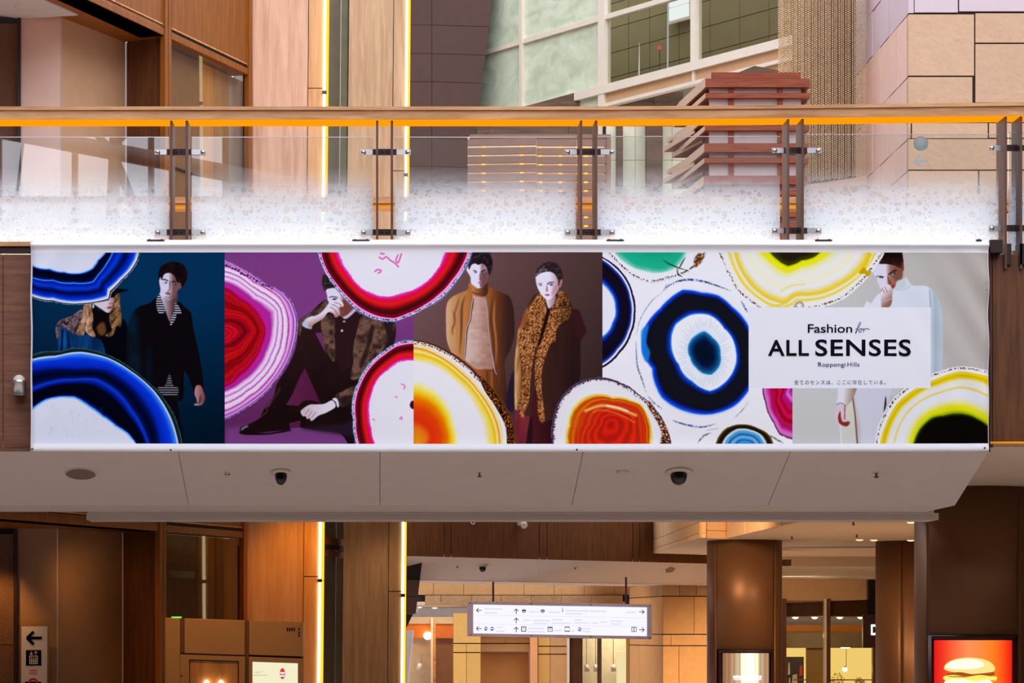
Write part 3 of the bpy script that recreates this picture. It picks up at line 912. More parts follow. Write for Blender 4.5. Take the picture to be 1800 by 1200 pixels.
# ---- woman in a hat and a blue cape
fill([(178, 590), (205, 566), (216, 560), (224, 574), (228, 600), (236, 645), (176, 640)], (5, 7, 14), 1)
fill([(106, 570), (104, 625), (140, 630), (182, 625), (178, 598), (165, 590), (135, 586), (120, 578)], lambda X, Y: mixc((6, 30, 66), (18, 86, 160), fbm(X * .09 + 3, Y * .02) * 1.6 - .35))
stroke([(110, 578), (108, 618)], 3, (4, 10, 26), 1); stroke([(118, 582), (121, 618)], 2, (4, 14, 36), 1)
fill([(98, 575), (107, 562), (125, 555), (145, 543), (152, 560), (149, 586), (135, 588), (120, 580), (107, 572), (105, 588), (101, 599), (99, 590)], fur((34, 24, 30), (82, 62, 66), (138, 112, 116), .3), .6)
fill([(160, 536), (175, 545), (196, 549), (196, 575), (184, 594), (165, 588)], (14, 8, 10), .8)
fill([(170, 575), (182, 566), (186, 584), (176, 589)], (104, 66, 36), 1.4)
fill([(196, 514), (209, 508), (211, 535), (214, 560), (212, 574), (205, 573), (199, 588), (190, 592), (186, 588), (196, 580), (192, 562), (193, 545)], fur((46, 28, 16), (104, 72, 40), (176, 132, 84), .2), .6)
fill([(147, 533), (159, 531), (162, 545), (164, 560), (162, 575), (168, 590), (160, 591), (151, 583), (149, 574), (147, 588), (135, 587), (140, 568), (146, 552)], fur((84, 54, 36), (150, 108, 78), (214, 170, 132), .2), .6)
stroke([(152, 536), (155, 560), (152, 580), (160, 590)], 2, (220, 178, 140), .6, taper=True); stroke([(148, 545), (147, 570), (140, 584)], 1.6, (206, 166, 128), .6, taper=True)
fill([(164, 532), (178, 528), (194, 520), (199, 522), (200.5, 530), (198, 534), (198.5, 540), (194, 547), (188, 549.5), (178, 543), (169, 537)], gradx(188, (222, 206, 216), 201, (168, 120, 124)), .4)
fill([(187, 541), (193, 538.5), (198, 539), (194, 542.5)], (150, 54, 64), .4)
stroke([(192, 534), (199, 533)], 1.2, (120, 70, 76), .5)
fill([(194, 522), (202, 507), (212, 507.5), (226, 509.5), (213, 514), (206, 516), (200, 522)], (6, 8, 16), .4)
fill(ell(164, 538, 1.6, 4), (220, 224, 236), .4)

# ---- man in a black coat
COAT = [(280, 524), (262, 533), (243, 540), (230, 557), (223, 590), (220, 640), (224, 720), (250, 790), (318, 790), (314, 720), (313, 697), (322, 696), (323, 655), (331, 661), (338, 680), (343, 690), (357, 685), (356, 660), (351, 628), (346, 605), (339, 572), (336, 551), (326, 541), (312, 532), (299, 562)]
fill(COAT, lambda X, Y: mixc((13, 9, 13), (8, 38, 58), np.clip(1.25 - np.abs(X - 232 - (Y - 560) * .06) / 13, 0, 1) * .7 * np.clip(fbm(X * .06, Y * .03) * 1.8 - .2, 0, 1)), .4)
fill([(256, 640), (262, 600), (268, 640), (264, 690)], (4, 30, 46), 3, a=.5)
fill([(314, 700), (322, 655), (322, 698)], (10, 8, 12))
fill([(281, 515), (281, 531), (289, 541), (299, 566), (305, 543), (310, 532), (311, 515)], gradx(285, (206, 198, 216), 304, (96, 60, 58)), .4)
FACE2 = [(280, 490), (280.5, 500), (282, 508), (281.5, 516), (285, 522), (291, 525.5), (298, 528), (308, 522), (312.5, 511), (319, 505.5), (325, 499), (326, 490), (316, 482), (302, 477), (286, 479)]
fill(FACE2, gradx(296, (218, 216, 238), 305, (122, 82, 82)), .3)
fill([(297.5, 495), (300.5, 495), (298, 511), (293, 513), (297, 508)], (124, 84, 88), .6, a=.8)
fill([(279, 492), (278.5, 478), (285, 467), (301, 460.5), (318, 463), (327.5, 473), (329.5, 485), (326, 497), (320, 505), (317, 497), (311, 496), (307, 486), (299, 480), (289, 482), (284, 492), (282, 487)], lambda X, Y: mixc((16, 9, 11), (44, 26, 24), fbm(X * .3, Y * .12) * 1.5 - .5), .4)
stroke([(284.5, 491), (290, 491.5), (295.5, 494)], 1.8, (34, 24, 30), .3); stroke([(302, 495.5), (309, 494.5)], 2, (30, 18, 20), .3)
fill(ell(291, 497, 3, 1.6), (70, 74, 110), .3); fill(ell(289.6, 497, 1, 1), (235, 235, 245), .2); fill(ell(307, 499.2, 3.2, 1.7), (42, 34, 40), .3); fill(ell(306.2, 499, 1, .9), (190, 196, 200), .2)
fill([(290, 515), (295, 513.8), (301, 516), (296, 518.6)], (150, 74, 92), .4); fill([(288, 522), (298, 520), (306, 517), (304, 524), (298, 528)], (104, 70, 74), 1.5, a=.5)
fill([(279.5, 517), (284, 525), (289.5, 541), (289.5, 549), (278, 549), (274.5, 529)], zigzag, .2)
fill([(308, 533), (315, 539), (319, 551), (311, 552), (308.5, 561), (299.5, 573), (300, 563), (306, 546)], zigzag, .2)
fill([(298, 656), (304, 676), (313, 681), (312, 694), (297, 695), (286, 694), (277, 681), (290, 677)], zigzag, .4, a=.65)
HAND2 = [(344.5, 678), (353, 677.5), (358, 689), (360.5, 698), (357.5, 708), (352, 712), (342, 712), (342, 709), (350, 708), (352.5, 702), (351.5, 695), (350, 706), (347, 709), (345, 700), (342, 691)]
fill(HAND2, gradx(343, (196, 140, 142), 361, (120, 66, 66)), .3)
stroke([(352, 693), (355, 703), (349, 709.5)], .9, (86, 40, 44), .3)

# ---- seated man with a hand over his face
BODY3 = [(524, 578), (527, 563), (546, 549), (575, 527), (600, 556), (640, 552), (690, 562), (692, 605), (660, 650), (622, 680), (619, 700), (622, 790), (600, 762), (570, 756), (529, 751), (515, 744), (509, 744), (508, 754), (462, 759), (431, 761), (422, 756), (425, 749), (441, 743), (456, 734), (465, 717), (474, 713), (482, 693), (487, 674), (506, 644), (517, 620), (522, 600)]
fill(BODY3, lambda X, Y: mixc((46, 26, 26), (28, 14, 16), (Y - 560) / 160) * (.85 + .3 * fbm(X * .05, Y * .03))[..., None], .4)
fill([(529, 751), (600, 745), (625, 735), (625, 766), (595, 762)], (40, 26, 40), 3)
fill([(536, 647), (527, 662), (514, 692), (503, 711), (524, 713), (532, 706), (548, 703), (563, 708), (556, 691), (545, 667)], gradx(505, (100, 36, 74), 563, (84, 26, 58)), .3, smooth=False)
fill([(554, 585), (566, 584), (573, 622), (567, 610), (560, 597)], (112, 50, 108), .3, smooth=False)
fill([(509, 743), (528, 738), (528, 750), (510, 752)], (88, 32, 66), .6, smooth=False)
fill([(526, 713), (532, 705), (545, 703.5), (551, 709), (540, 716), (528, 722), (512, 722), (508, 716)], (34, 16, 14), .5)
stroke([(424, 755), (430, 750), (436, 748)], 3, (150, 140, 160), 1); stroke([(456, 734), (470, 722), (466, 716)], 1.2, (110, 70, 50), .4); stroke([(468, 714), (488, 690), (492, 680)], 3, (74, 44, 36), 1.5)
fill([(424, 757), (470, 760), (508, 754), (508, 757), (470, 763), (428, 763)], (24, 10, 14), .6)
fill([(524, 578), (525, 566), (546, 549), (563, 538), (574, 527), (578, 538), (564, 552), (545, 560), (533, 570), (527, 590)], tweed, .3)
fill([(565, 562), (586, 556), (590, 590), (588, 634), (577, 622), (568, 598)], tweed, .4)
fill([(636, 556), (662, 560), (690, 565), (691, 585), (676, 610), (655, 640), (632, 664), (616, 664), (621, 634), (617, 620), (625, 590)], tweed, .4)
fill([(652, 572), (658, 580), (640, 640), (632, 640), (646, 600)], (40, 24, 24), 1.2, a=.8); fill([(674, 566), (690, 565), (691, 606), (682, 600), (678, 580)], (38, 24, 28), 1, a=.9)
fill([(590, 694), (606, 685), (622, 680), (620, 706), (602, 714), (595, 708)], tweed, .4); fill([(596, 700), (620, 694), (620, 712), (604, 714)], (34, 20, 20), 1.5, a=.8)
fill([(590, 560), (602, 556), (625, 548), (632, 560), (622, 600), (618, 640), (600, 650), (590, 620)], (44, 24, 26), .5)
fill([(574, 508), (591, 504), (599, 515), (608, 527), (619, 543), (611, 553), (600, 556), (588, 545), (577, 530), (575, 520)], gradx(597, (232, 226, 242), 606, (140, 80, 62)), .3)
fill([(600, 530), (608, 528), (619, 543), (611, 553), (598, 556), (598, 545)], (122, 66, 52), .8)
stroke([(578.5, 523), (585, 521.5), (594, 523.5)], 1.6, (70, 56, 66), .3); fill(ell(588, 526, 4, 1.6), (84, 74, 104), .4); fill(ell(588, 525.8, 1.3, 1.2), (30, 26, 40), .2)
fill([(568, 484), (566, 500), (571, 512), (574.5, 508.5), (583, 506.5), (591, 505), (584, 492), (574, 482)], lambda X, Y: mixc((34, 24, 24), (78, 66, 64), fbm(X * .25, Y * .5) * 1.6 - .5), .4)
fill([(531, 570), (535, 563), (541, 558.5), (551, 556), (548, 576), (545, 578), (535, 575)], (198, 196, 226), .3)
ARM3 = [(540, 560), (560, 552.5), (572, 541), (579, 531.5), (586, 529), (596, 527), (602, 531), (604, 538), (600, 541), (603, 548), (600, 555), (596, 549), (595, 556), (589, 558), (586, 552), (577, 549), (568, 560), (553, 569), (545, 576), (541, 570)]
fill(ARM3, lambda X, Y: mixc((234, 226, 242), (170, 112, 100), ((X - 575) * .35 + (Y - 548) * .9) / 16), .3)
for q in ([(580, 540), (588, 544), (592, 552)], [(583, 535), (592, 539), (598, 546)], [(588, 532), (596, 534), (601, 538)]):
    stroke(q, 1, (128, 76, 78), .3)
fill([(597, 540), (602, 541), (603, 552), (599, 554)], (118, 66, 56), .8)
fill([(602, 558), (610, 560), (625, 546.5), (622, 543), (611, 553)], (206, 190, 214), .3)
fill(ell(605, 565, 2, 1.8), (200, 198, 210), .3); fill(ell(601, 581.2, 2.1, 2.1), (226, 226, 236), .3)
HAND3 = [(529, 721), (543, 711), (556, 710), (570, 709), (584, 703), (590, 714), (575, 724), (560, 730), (550, 738), (546, 738.5), (544, 734), (540, 736), (537, 731), (533, 731), (530, 728)]
fill(HAND3, gradx(530, (214, 190, 202), 570, (232, 224, 236)), .3)
for q in ([(544, 718), (536, 728)], [(549, 721), (541, 733)], [(555, 723), (547, 735)]):
    stroke(q, 1, (150, 96, 104), .3, smooth=False)
fill([(584, 701), (590, 698.5), (594, 703), (596, 713), (593, 715), (590, 706)], (232, 232, 246), .3)

# ---- man in an ochre jacket
JACK = [(826, 497), (822, 509), (800, 519), (788, 529), (784, 545), (784, 572), (785, 595), (790, 612), (800, 630), (830, 660), (880, 710), (890, 700), (889, 665), (887.5, 636), (898, 612), (904, 588), (904, 560), (902, 539), (895, 521), (880, 514), (859, 504)]
fill(JACK, lambda X, Y: ramp([(784, (224, 178, 134)), (800, (204, 146, 92)), (822, (186, 118, 62)), (862, (150, 86, 44)), (880, (92, 50, 30)), (890, (62, 36, 30)), (905, (54, 32, 28))])(X + 8 * (fbm(X * .16, Y * .02) - .5)), .4)
for q, w in (([(795, 545), (800, 562), (795, 580), (797, 590)], 2.4), ([(818, 520), (812, 540), (811, 580), (808, 622)], 4), ([(808, 522), (800, 548), (797, 565)], 2), ([(866, 520), (863, 560), (868, 600), (866, 640)], 6), ([(877, 525), (874, 560), (878, 600)], 4)):
    stroke(q, w, (98, 54, 26), 1.1, .85, taper=True)
for q, w in (([(870, 528), (868, 560), (872, 600), (872, 640)], 3.4), ([(806, 545), (803, 585), (806, 615)], 3), ([(822, 525), (818, 560), (815, 600)], 3)):
    stroke(q, w, (206, 130, 70), 1.2, .8, taper=True)
fill([(838, 648), (869, 645), (874, 665), (880, 712), (860, 690), (845, 664)], gradx(838, (176, 98, 50), 876, (92, 48, 26)), .4)
stroke([(856, 652), (857, 672)], 2, (90, 46, 24), .8); stroke([(864, 652), (865, 690)], 2, (190, 112, 58), .8)
SWE = [(831, 518), (842, 521), (853, 521), (857, 545), (858.5, 575), (862, 607), (869, 645), (852, 648), (838, 648), (824, 638), (817, 629), (820, 604), (822, 585), (828, 556), (832.5, 535)]
fill(SWE, lambda X, Y: mixc((222, 190, 178), (166, 116, 96), (X - 822) / 46 + .5 * (fbm(X * .1, Y * .16) - .5)), .3)
for k in range(19):
    stroke([(826 + k * 2.3, 634 + .3 * k), (828 + k * 2.25, 645)], .8, (150, 108, 92), .2, .6, False)
fill([(827, 497), (834, 504), (840, 507.5), (848, 505), (857, 498), (858, 512), (853, 521), (842, 521), (831, 518), (829, 508)], gradx(832, (200, 124, 66), 852, (82, 46, 30)), .3)
stroke([(830, 513.5), (840, 517), (853, 514)], 1.6, (96, 50, 26), .4)
stroke([(832, 526), (829, 545), (827, 562), (821, 577), (819.5, 600), (817, 628)], 1.7, (54, 36, 34), .3); stroke([(831, 526), (828, 545), (826, 562), (820, 577), (818.5, 600), (816, 628)], 1.1, (206, 196, 204), .2)
stroke([(852.5, 526), (857, 546), (858.5, 575), (862.5, 609), (869, 647), (873, 658)], 1.4, (176, 168, 186), .2)
FACE4 = [(820, 474), (824, 482), (827, 488), (828, 497.5), (834, 503.5), (840, 507), (846.5, 505.5), (855, 497), (858.5, 486), (863, 478), (862, 468), (850, 462), (836, 461), (826, 466)]
fill(FACE4, gradx(842.5, (238, 234, 250), 849, (142, 98, 96)), .3)
fill([(846, 480), (857, 480), (855, 497), (846, 505), (843.5, 500)], (112, 74, 74), 1.2, a=.75); fill([(850, 466), (857, 468), (855, 476), (849, 476)], (190, 150, 150), 1.5, a=.8)
fill([(824, 474), (823.5, 467), (827, 459), (834, 442), (857, 442), (864, 453), (866, 464), (864, 478), (859.5, 484), (857, 475), (853, 467), (847.5, 463.5), (841, 466), (835, 463.5), (829, 466), (825.5, 473)], lambda X, Y: mixc((30, 22, 30), (74, 60, 70), fbm(X * .3, Y * .3) * 1.7 - .7), .4)
stroke([(832, 475.5), (838, 478)], 1.6, (52, 40, 54), .3, smooth=False); stroke([(845, 478), (848, 477), (854, 474.5)], 1.8, (48, 32, 40), .3)
fill(ell(836, 479.2, 2.4, 1.2), (90, 98, 150), .3); fill(ell(850, 479.4, 2.8, 1.5), (60, 62, 86), .3); fill(ell(851, 479.2, 1, .8), (210, 220, 234), .2)
fill([(840, 497), (843, 495.6), (847, 496.6), (843.5, 498.8)], (196, 104, 128), .3); fill([(843.4, 480), (845.4, 480), (846, 491), (842.5, 492.6)], (120, 84, 96), .5, a=.8)

# ---- woman in a fur trimmed coat
fill([(943, 516), (926, 541), (916, 560), (911, 577), (907, 610), (904, 640), (903, 690), (905, 722), (905, 745), (908, 790), (985, 790), (985, 700), (1012, 682), (1020, 660), (1021, 600), (1030, 583), (1025, 566), (1017, 546), (1006, 542), (985, 515)], lambda X, Y: mixc((70, 40, 32), (40, 22, 22), (X - 940) / 80 + .6 * (fbm(X * .08, Y * .015) - .5)), .5)
fill([(1006, 545), (1018, 547), (1026, 568), (1030, 583), (1022, 594), (1012, 590), (1008, 570)], (60, 24, 30), 2, a=.8)
fill([(889, 708), (896, 668), (904, 652), (904, 716), (896, 722)], (42, 28, 50), .8)
fill([(926, 541), (934, 556), (921, 575), (917, 620), (916.5, 680), (911, 716), (905, 716), (904.5, 640), (908, 603), (912, 575)], lambda X, Y: mixc((226, 180, 118), (146, 88, 44), (X - 905) / 12 + fbm(X * .2, Y * .05) - .5), .3)
fill([(911, 572), (919, 556), (918, 560), (914, 575)], (150, 40, 44), .4)
fill([(905, 722), (918, 730), (931, 731), (929, 745), (923, 790), (908, 790)], lambda X, Y: mixc((142, 50, 60), (106, 32, 44), fbm(X * .1, Y * .04)), .3)
fill([(932, 735), (937, 690), (944, 690), (950, 738), (972, 740), (974, 790), (936, 790)], lambda X, Y: mixc((80, 26, 32), (48, 18, 22), (X - 934) / 36), .6); fill([(931, 738), (936, 736), (934, 790), (924, 790)], (44, 18, 24), .5)
FURR = fur((52, 24, 12), (146, 82, 36), (226, 160, 104))
fill([(949, 515), (939, 526), (928, 541), (926, 553), (929, 562), (915, 583), (912.5, 600), (914, 630), (918, 645), (917, 675), (914, 697), (910, 718), (919, 734), (924, 720), (930, 702), (932, 675), (935, 645), (941, 615), (949, 597), (955, 570), (961, 547), (961, 534), (956, 524)], FURR, .7)
fill([(977, 529), (967, 546), (961, 565), (953, 590), (947, 607), (942, 624), (940, 650), (941, 675), (944, 693), (945.5, 724), (950, 740), (957, 740), (956, 714), (952, 684), (953, 650), (961, 622), (968, 604), (976, 600), (978, 583), (984, 571), (998, 562), (1006, 546), (1003, 527), (993, 514), (982, 512)], lambda X, Y: FURR(X, Y) * np.clip(1.0 - np.clip((X - 972) / 40, 0, 1) * .62, 0, 1)[..., None], .7)
fill([(957, 530), (961, 545), (955, 570), (946, 604), (950, 604), (960, 572), (966, 547), (962, 536)], (30, 14, 14), 1)
fill([(960, 522), (976, 520), (975, 532), (968, 541), (963, 540.5)], gradx(962, (226, 214, 226), 977, (166, 120, 120)), .3)
fill([(941.5, 487), (943.5, 502), (949, 514), (957, 524.5), (964, 527.5), (972, 523), (981, 511), (984, 495), (979, 482), (968, 475), (953, 475), (945, 480)], gradx(966, (240, 236, 252), 984, (188, 138, 146)), .3)
fill([(974, 503), (981, 500), (979, 512), (970, 521), (971, 512)], (200, 130, 146), 1.6, a=.7)
fill([(986, 490.5), (988.5, 494), (986, 504), (982, 505), (983, 495)], (178, 124, 116), .4)
fill([(940.5, 487), (943, 474), (952, 466), (963, 460.5), (978, 463.5), (987, 475), (989, 489), (985.5, 492), (982, 503), (980, 491), (974, 481.5), (966, 478), (956, 479), (948, 482)], lambda X, Y: mixc((42, 28, 32), (96, 76, 80), fbm(X * .2, Y * .5) * 1.8 - .75 + np.clip((958 - X) / 30, 0, .5)), .4)
for q in ([(944, 483), (949, 475), (957, 469)], [(947, 483), (953, 476), (960, 473)], [(958, 479), (962, 474)]):
    stroke(q, .9, (206, 190, 204), .3, .8, smooth=False)
stroke([(945.5, 499.5), (949, 498.2), (953, 499.3)], 1.1, (110, 86, 100), .3); stroke([(961.5, 500.5), (966, 497), (974, 496.5)], 1.7, (64, 44, 54), .3)
fill(ell(950, 501.4, 2.8, 1.2), (80, 88, 130), .3); fill(ell(968.5, 500.6, 3.6, 1.6), (56, 58, 84), .3); fill(ell(967, 500.4, 1, .8), (226, 232, 246), .2)
fill([(960.5, 503), (962, 503), (963.5, 511), (961, 513), (959.5, 512)], (190, 130, 150), .4); fill([(957, 518.4), (961, 517.4), (966.5, 517.4), (963, 520.6)], (196, 66, 98), .3)

# ---- woman in a white high collared knit
fill([(1478, 748), (1480, 790), (1508, 790), (1501, 702), (1490, 714), (1486, 735), (1492, 743), (1487, 750)], lambda X, Y: mixc((226, 222, 196), (214, 214, 206), (Y - 700) / 70), .3)
stroke([(1476.5, 746), (1480.5, 790)], 1.6, (244, 244, 250), .3, smooth=False)
fill([(1504, 676), (1570, 676), (1562, 700), (1554, 725), (1548, 745), (1537, 790), (1508, 790), (1503, 730), (1500, 704)], lambda X, Y: mixc((196, 184, 172), (220, 222, 236), (X - 1500) / 12 - np.clip((Y - 730) / 60, -1, .3)) * (.97 + .05 * np.sin(X * 2.1) * .4)[..., None], .4)
stroke([(1503, 682), (1499, 697), (1503, 730), (1507, 779)], 2, (112, 60, 44), .7)
fill([(1556.6, 696), (1558, 708), (1555, 722), (1553.5, 722)], (20, 18, 24), .3); fill([(1568, 676), (1585, 676), (1582, 684), (1570, 698)], (206, 206, 212), .4)
fill([(1476, 676), (1505, 676), (1500, 698), (1488, 712), (1472, 710), (1472.5, 695)], lambda X, Y: mixc((234, 232, 240), (170, 140, 118), ((X - 1483) + (Y - 690) * .1) / 18), .3)
stroke([(1470.5, 711), (1478, 708), (1487, 713)], 1.6, (112, 120, 170), .3)
fill([(1471.5, 711), (1486, 713.5), (1486.5, 735), (1492, 740), (1493.5, 744), (1487.5, 750), (1474, 746), (1467.5, 735), (1467, 725)], (226, 206, 214), .3)
fill([(1477, 722), (1478.5, 734), (1482, 741), (1492, 740), (1493.5, 744), (1487.5, 749), (1476, 744), (1473, 735), (1474, 728)], (142, 48, 44), .4); stroke([(1485, 712), (1484.5, 737)], 1.6, (150, 68, 60), .3, smooth=False)
fill([(1572, 505), (1574, 495), (1583, 492), (1590, 490), (1592.5, 486.5), (1600, 498), (1607, 502), (1627, 502.5), (1638, 509), (1648, 522), (1655, 545), (1657.5, 600), (1655, 656), (1640, 668), (1600, 660), (1560, 560), (1564, 540), (1568, 522)], lambda X, Y: mixc((222, 230, 240), (160, 180, 190), np.clip((X - 1632) / 12, 0, 1) * .8 - .3 * np.clip((X - 1644) / 10, 0, 1)), .3)
fill([(1574, 496), (1583, 492.5), (1590, 490), (1592, 500), (1586, 508), (1573, 508)], (206, 218, 220), .6); stroke([(1573, 507), (1585, 510), (1600, 503)], 1.2, (186, 200, 206), .6); stroke([(1634, 509), (1636, 540)], 1.2, (120, 146, 156), .5, smooth=False)
fill([(1519, 548), (1524, 529), (1531, 533), (1545, 516), (1556, 530), (1560, 548)], (232, 234, 246), .4)
fill([(1545, 462), (1562, 462), (1575, 467), (1585, 470), (1587, 480), (1585, 490.5), (1577, 494), (1573, 505), (1567, 505), (1556, 504), (1547, 504), (1543, 496), (1540, 488), (1534, 478.5), (1537, 470)], gradx(1557, (228, 224, 242), 1565, (160, 108, 90)), .3)
fill([(1570, 470), (1584, 472), (1586, 486), (1577, 493), (1571, 490)], (116, 70, 54), 1.5, a=.7)
fill([(1560, 484), (1565, 495), (1567, 499), (1562, 500)], (120, 64, 56), .5, a=.9); fill([(1567, 502), (1572, 500), (1571, 506), (1568, 507)], (160, 44, 54), .5)
fill([(1557, 440), (1582, 440), (1587, 452), (1588, 464), (1585, 472), (1581, 471), (1572, 467), (1562, 464.5), (1552, 464), (1545.5, 463.5), (1549, 456), (1554, 447)], lambda X, Y: mixc((26, 12, 12), (92, 56, 40), np.clip((Y - 452) / 16, 0, 1) * fbm(X * .2, Y * .2)), .3)
fill([(1585, 462), (1588, 462), (1588.5, 474), (1585.5, 476)], (120, 56, 44), .4)
stroke([(1540, 487), (1546, 485.5), (1554, 486.8)], 1.4, (46, 34, 42), .25); stroke([(1561.5, 483), (1569, 477.5), (1576, 474.8)], 2.2, (34, 18, 18), .3)
fill(ell(1549, 488.2, 3.6, 1.7, .1), (60, 44, 52), .25); fill(ell(1549, 489, 1.8, .9), (206, 224, 228), .2); fill(ell(1570, 481.6, 4, 1.9, -.35), (40, 26, 26), .25); fill(ell(1569.5, 482, 1.9, 1, -.3), (196, 216, 214), .2)
stroke(list(ell(1592, 481, 3.4, 6)) + [(1595.4, 481)], 1.1, (214, 186, 150), .2); stroke(list(ell(1541.5, 500, 3, 3.6)), .8, (224, 220, 206), .2)
fill([(1546, 504), (1552, 502), (1560, 500), (1566, 503), (1567.5, 515), (1568, 524), (1566, 536), (1556, 545), (1550, 545), (1548, 520)], lambda X, Y: mixc((234, 224, 232), (158, 104, 80), ((X - 1552) * .55 + (Y - 516) * .5) / 14), .3)
for q in ([(1550, 506), (1555, 515)], [(1555, 504), (1560, 514)], [(1547.5, 508), (1549.5, 513)]):
    stroke(q, 1, (124, 62, 70), .25, smooth=False)
stroke([(1549, 531), (1558, 528.5), (1566.5, 525)], 1.5, (168, 180, 232), .2)

# ---- agate slices
B0, B1, B2, BK = (0, 26, 150), (8, 60, 230), (70, 170, 255), (3, 5, 18)
agate((105, 425), [[(57, 467), (87, 473), (113, 478), (153, 477), (163, 472), (173, 457), (185, 445), (180, 420), (57, 420)],
                   [(57, 488), (93, 492), (130, 497), (163, 495), (173, 482), (187, 463), (197, 445), (196, 420), (57, 420)],
                   [(57, 518), (93, 524), (147, 529), (188, 521), (190, 508), (210, 490), (227, 473), (237, 457), (241, 445), (240, 420), (30, 420)],
                   [(57, 524), (93, 530), (140, 535), (170, 532), (192, 528), (196, 514), (215, 493), (232, 476), (243, 458), (246, 445), (246, 420), (30, 420)]],
      [(0, (222, 228, 244)), (.96, (226, 230, 246)), (1.0, B2), (1.08, B0), (1.2, BK), (1.75, (2, 8, 40)), (1.93, B0), (2.0, B2), (2.08, B0), (2.3, B1), (2.55, (2, 10, 60)), (2.72, (0, 30, 160)), (2.9, B1), (2.98, (120, 190, 255)), (3.1, (244, 226, 238)), (3.5, (238, 222, 236)), (3.62, (10, 30, 44)), (3.8, (40, 70, 80)), (4, (200, 196, 214))],
      (57, 444, 260, 545), .012, .03, 1, fr=(0, 2))
agate((105, 810), [[(40, 730), (57, 717), (80, 702), (107, 697), (130, 697), (157, 713), (180, 730), (203, 747), (227, 763), (238, 778), (245, 800)],
                   [(30, 690), (57, 683), (90, 672), (130, 667), (170, 667), (203, 687), (230, 720), (250, 753), (260, 778), (266, 800)],
                   [(30, 655), (57, 650), (130, 647), (190, 650), (237, 683), (270, 730), (283, 778), (288, 800)],
                   [(30, 640), (57, 633), (97, 627), (143, 620), (190, 630), (230, 653), (270, 687), (297, 730), (312, 778), (316, 800)],
                   [(30, 628), (57, 623), (80, 617), (107, 617), (127, 611), (150, 612), (180, 620), (210, 633), (243, 657), (283, 693), (307, 730), (320, 778), (323, 800)]],
      [(0, (226, 230, 248)), (.97, (228, 232, 248)), (1, B2), (1.05, B0), (1.15, BK), (1.72, (3, 6, 26)), (1.86, B0), (2.0, (16, 60, 215)), (2.2, (2, 14, 80)), (2.5, (1, 6, 30)), (2.8, (2, 16, 90)), (3.05, (4, 40, 190)), (3.6, B1), (3.9, (60, 140, 255)), (4.0, (216, 220, 246)), (4.14, (190, 214, 240)), (4.3, (10, 26, 36)), (4.7, (18, 44, 44)), (5, (60, 96, 96))],
      (57, 600, 330, 779), .012, .03, 2, fr=(0, 3))
for k in range(26):
    x = 70 + 120 * _rs.rand(); y = 716 + 55 * _rs.rand(); stroke([(x, y), (x + 5 * (_rs.rand() - .5), y - 7 * _rs.rand() - 2)], .8, (150, 190, 226), .5, .5, False)
agate((385, 588), [[(395, 560), (440, 582), (425, 600), (395, 612)],
                   [(395, 505), (423, 523), (460, 560), (467, 580), (460, 607), (447, 633), (423, 660), (395, 680), (360, 600)],
                   [(395, 492), (447, 523), (483, 547), (481, 580), (470, 620), (430, 670), (395, 690), (350, 600)],
                   [(395, 466), (447, 496), (492, 524), (508, 560), (505, 600), (488, 645), (440, 696), (395, 722), (340, 600)],
                   [(395, 457), (420, 470), (447, 485), (467, 500), (497, 513), (513, 530), (523, 560), (522, 587), (513, 620), (503, 643), (483, 670), (453, 703), (427, 720), (395, 737), (330, 600)]],
      [(0, (214, 8, 40)), (.6, (226, 16, 36)), (.85, (120, 4, 20)), (1, (196, 8, 30)), (1.3, (226, 22, 22)), (1.5, (150, 6, 20)), (1.75, (214, 18, 24)), (1.95, (200, 8, 80)), (2.1, (216, 40, 170)), (2.6, (200, 40, 180)), (2.9, (238, 170, 232)), (3.1, (246, 238, 250)), (3.25, (226, 120, 220)), (3.33, (246, 240, 250)), (3.5, (240, 220, 246)), (3.58, (214, 60, 190)), (3.66, (246, 232, 248)), (3.85, (244, 226, 246)), (4.0, (216, 50, 190)), (4.1, (240, 200, 240)), (4.35, (230, 160, 230)), (4.55, (196, 60, 200)), (4.7, (240, 214, 246)), (4.88, (120, 50, 170)), (5, (220, 200, 236))],
      (395, 450, 532, 750), .05, .03, 3, 40, fr=(0, 2.5))
for k in range(16):
    x = 398 + 80 * k / 15; y = 463 + .52 * (x - 395) + 3 * _rs.rand(); fill(ell(x, y, 1 + 2 * _rs.rand(), 1 + 1.2 * _rs.rand()), (70, 20, 80), .4)
REDS = [(0, WH), (.97, (242, 240, 250)), (1, (240, 60, 180)), (1.08, (236, 24, 140)), (1.2, (236, 16, 60)), (1.38, (238, 32, 28)), (1.52, (190, 16, 22)), (1.68, (84, 14, 18)), (1.84, (70, 12, 18)), (1.95, (150, 10, 30)), (2.0, (96, 8, 30)), (2.1, (226, 30, 120)), (2.3, (246, 214, 242)), (2.5, (240, 110, 200)), (2.62, (248, 236, 250)), (2.8, (220, 214, 240)), (2.88, (40, 100, 160)), (3, (120, 150, 190))]
agate((692, 425), [[(592, 445), (610, 477), (633, 505), (667, 522), (690, 521), (713, 515), (740, 503), (767, 477), (783, 445), (790, 420), (585, 420)],
                   [(566, 445), (574, 470), (594, 500), (614, 522), (640, 543), (668, 555), (693, 558), (715, 550), (745, 535), (768, 518), (792, 493), (812, 464), (820, 445), (822, 420), (564, 420)],
                   [(558, 445), (568, 473), (587, 503), (607, 527), (630, 548), (657, 562), (693, 566), (717, 558), (747, 543), (775, 527), (800, 500), (820, 470), (830, 445), (832, 420), (556, 420)]],
      REDS, (545, 444, 840, 575), .03, .03, 4, fr=(0, 2.5), crust=(7, [(30, 150, 170), (40, 60, 150), (90, 20, 90)], .07))
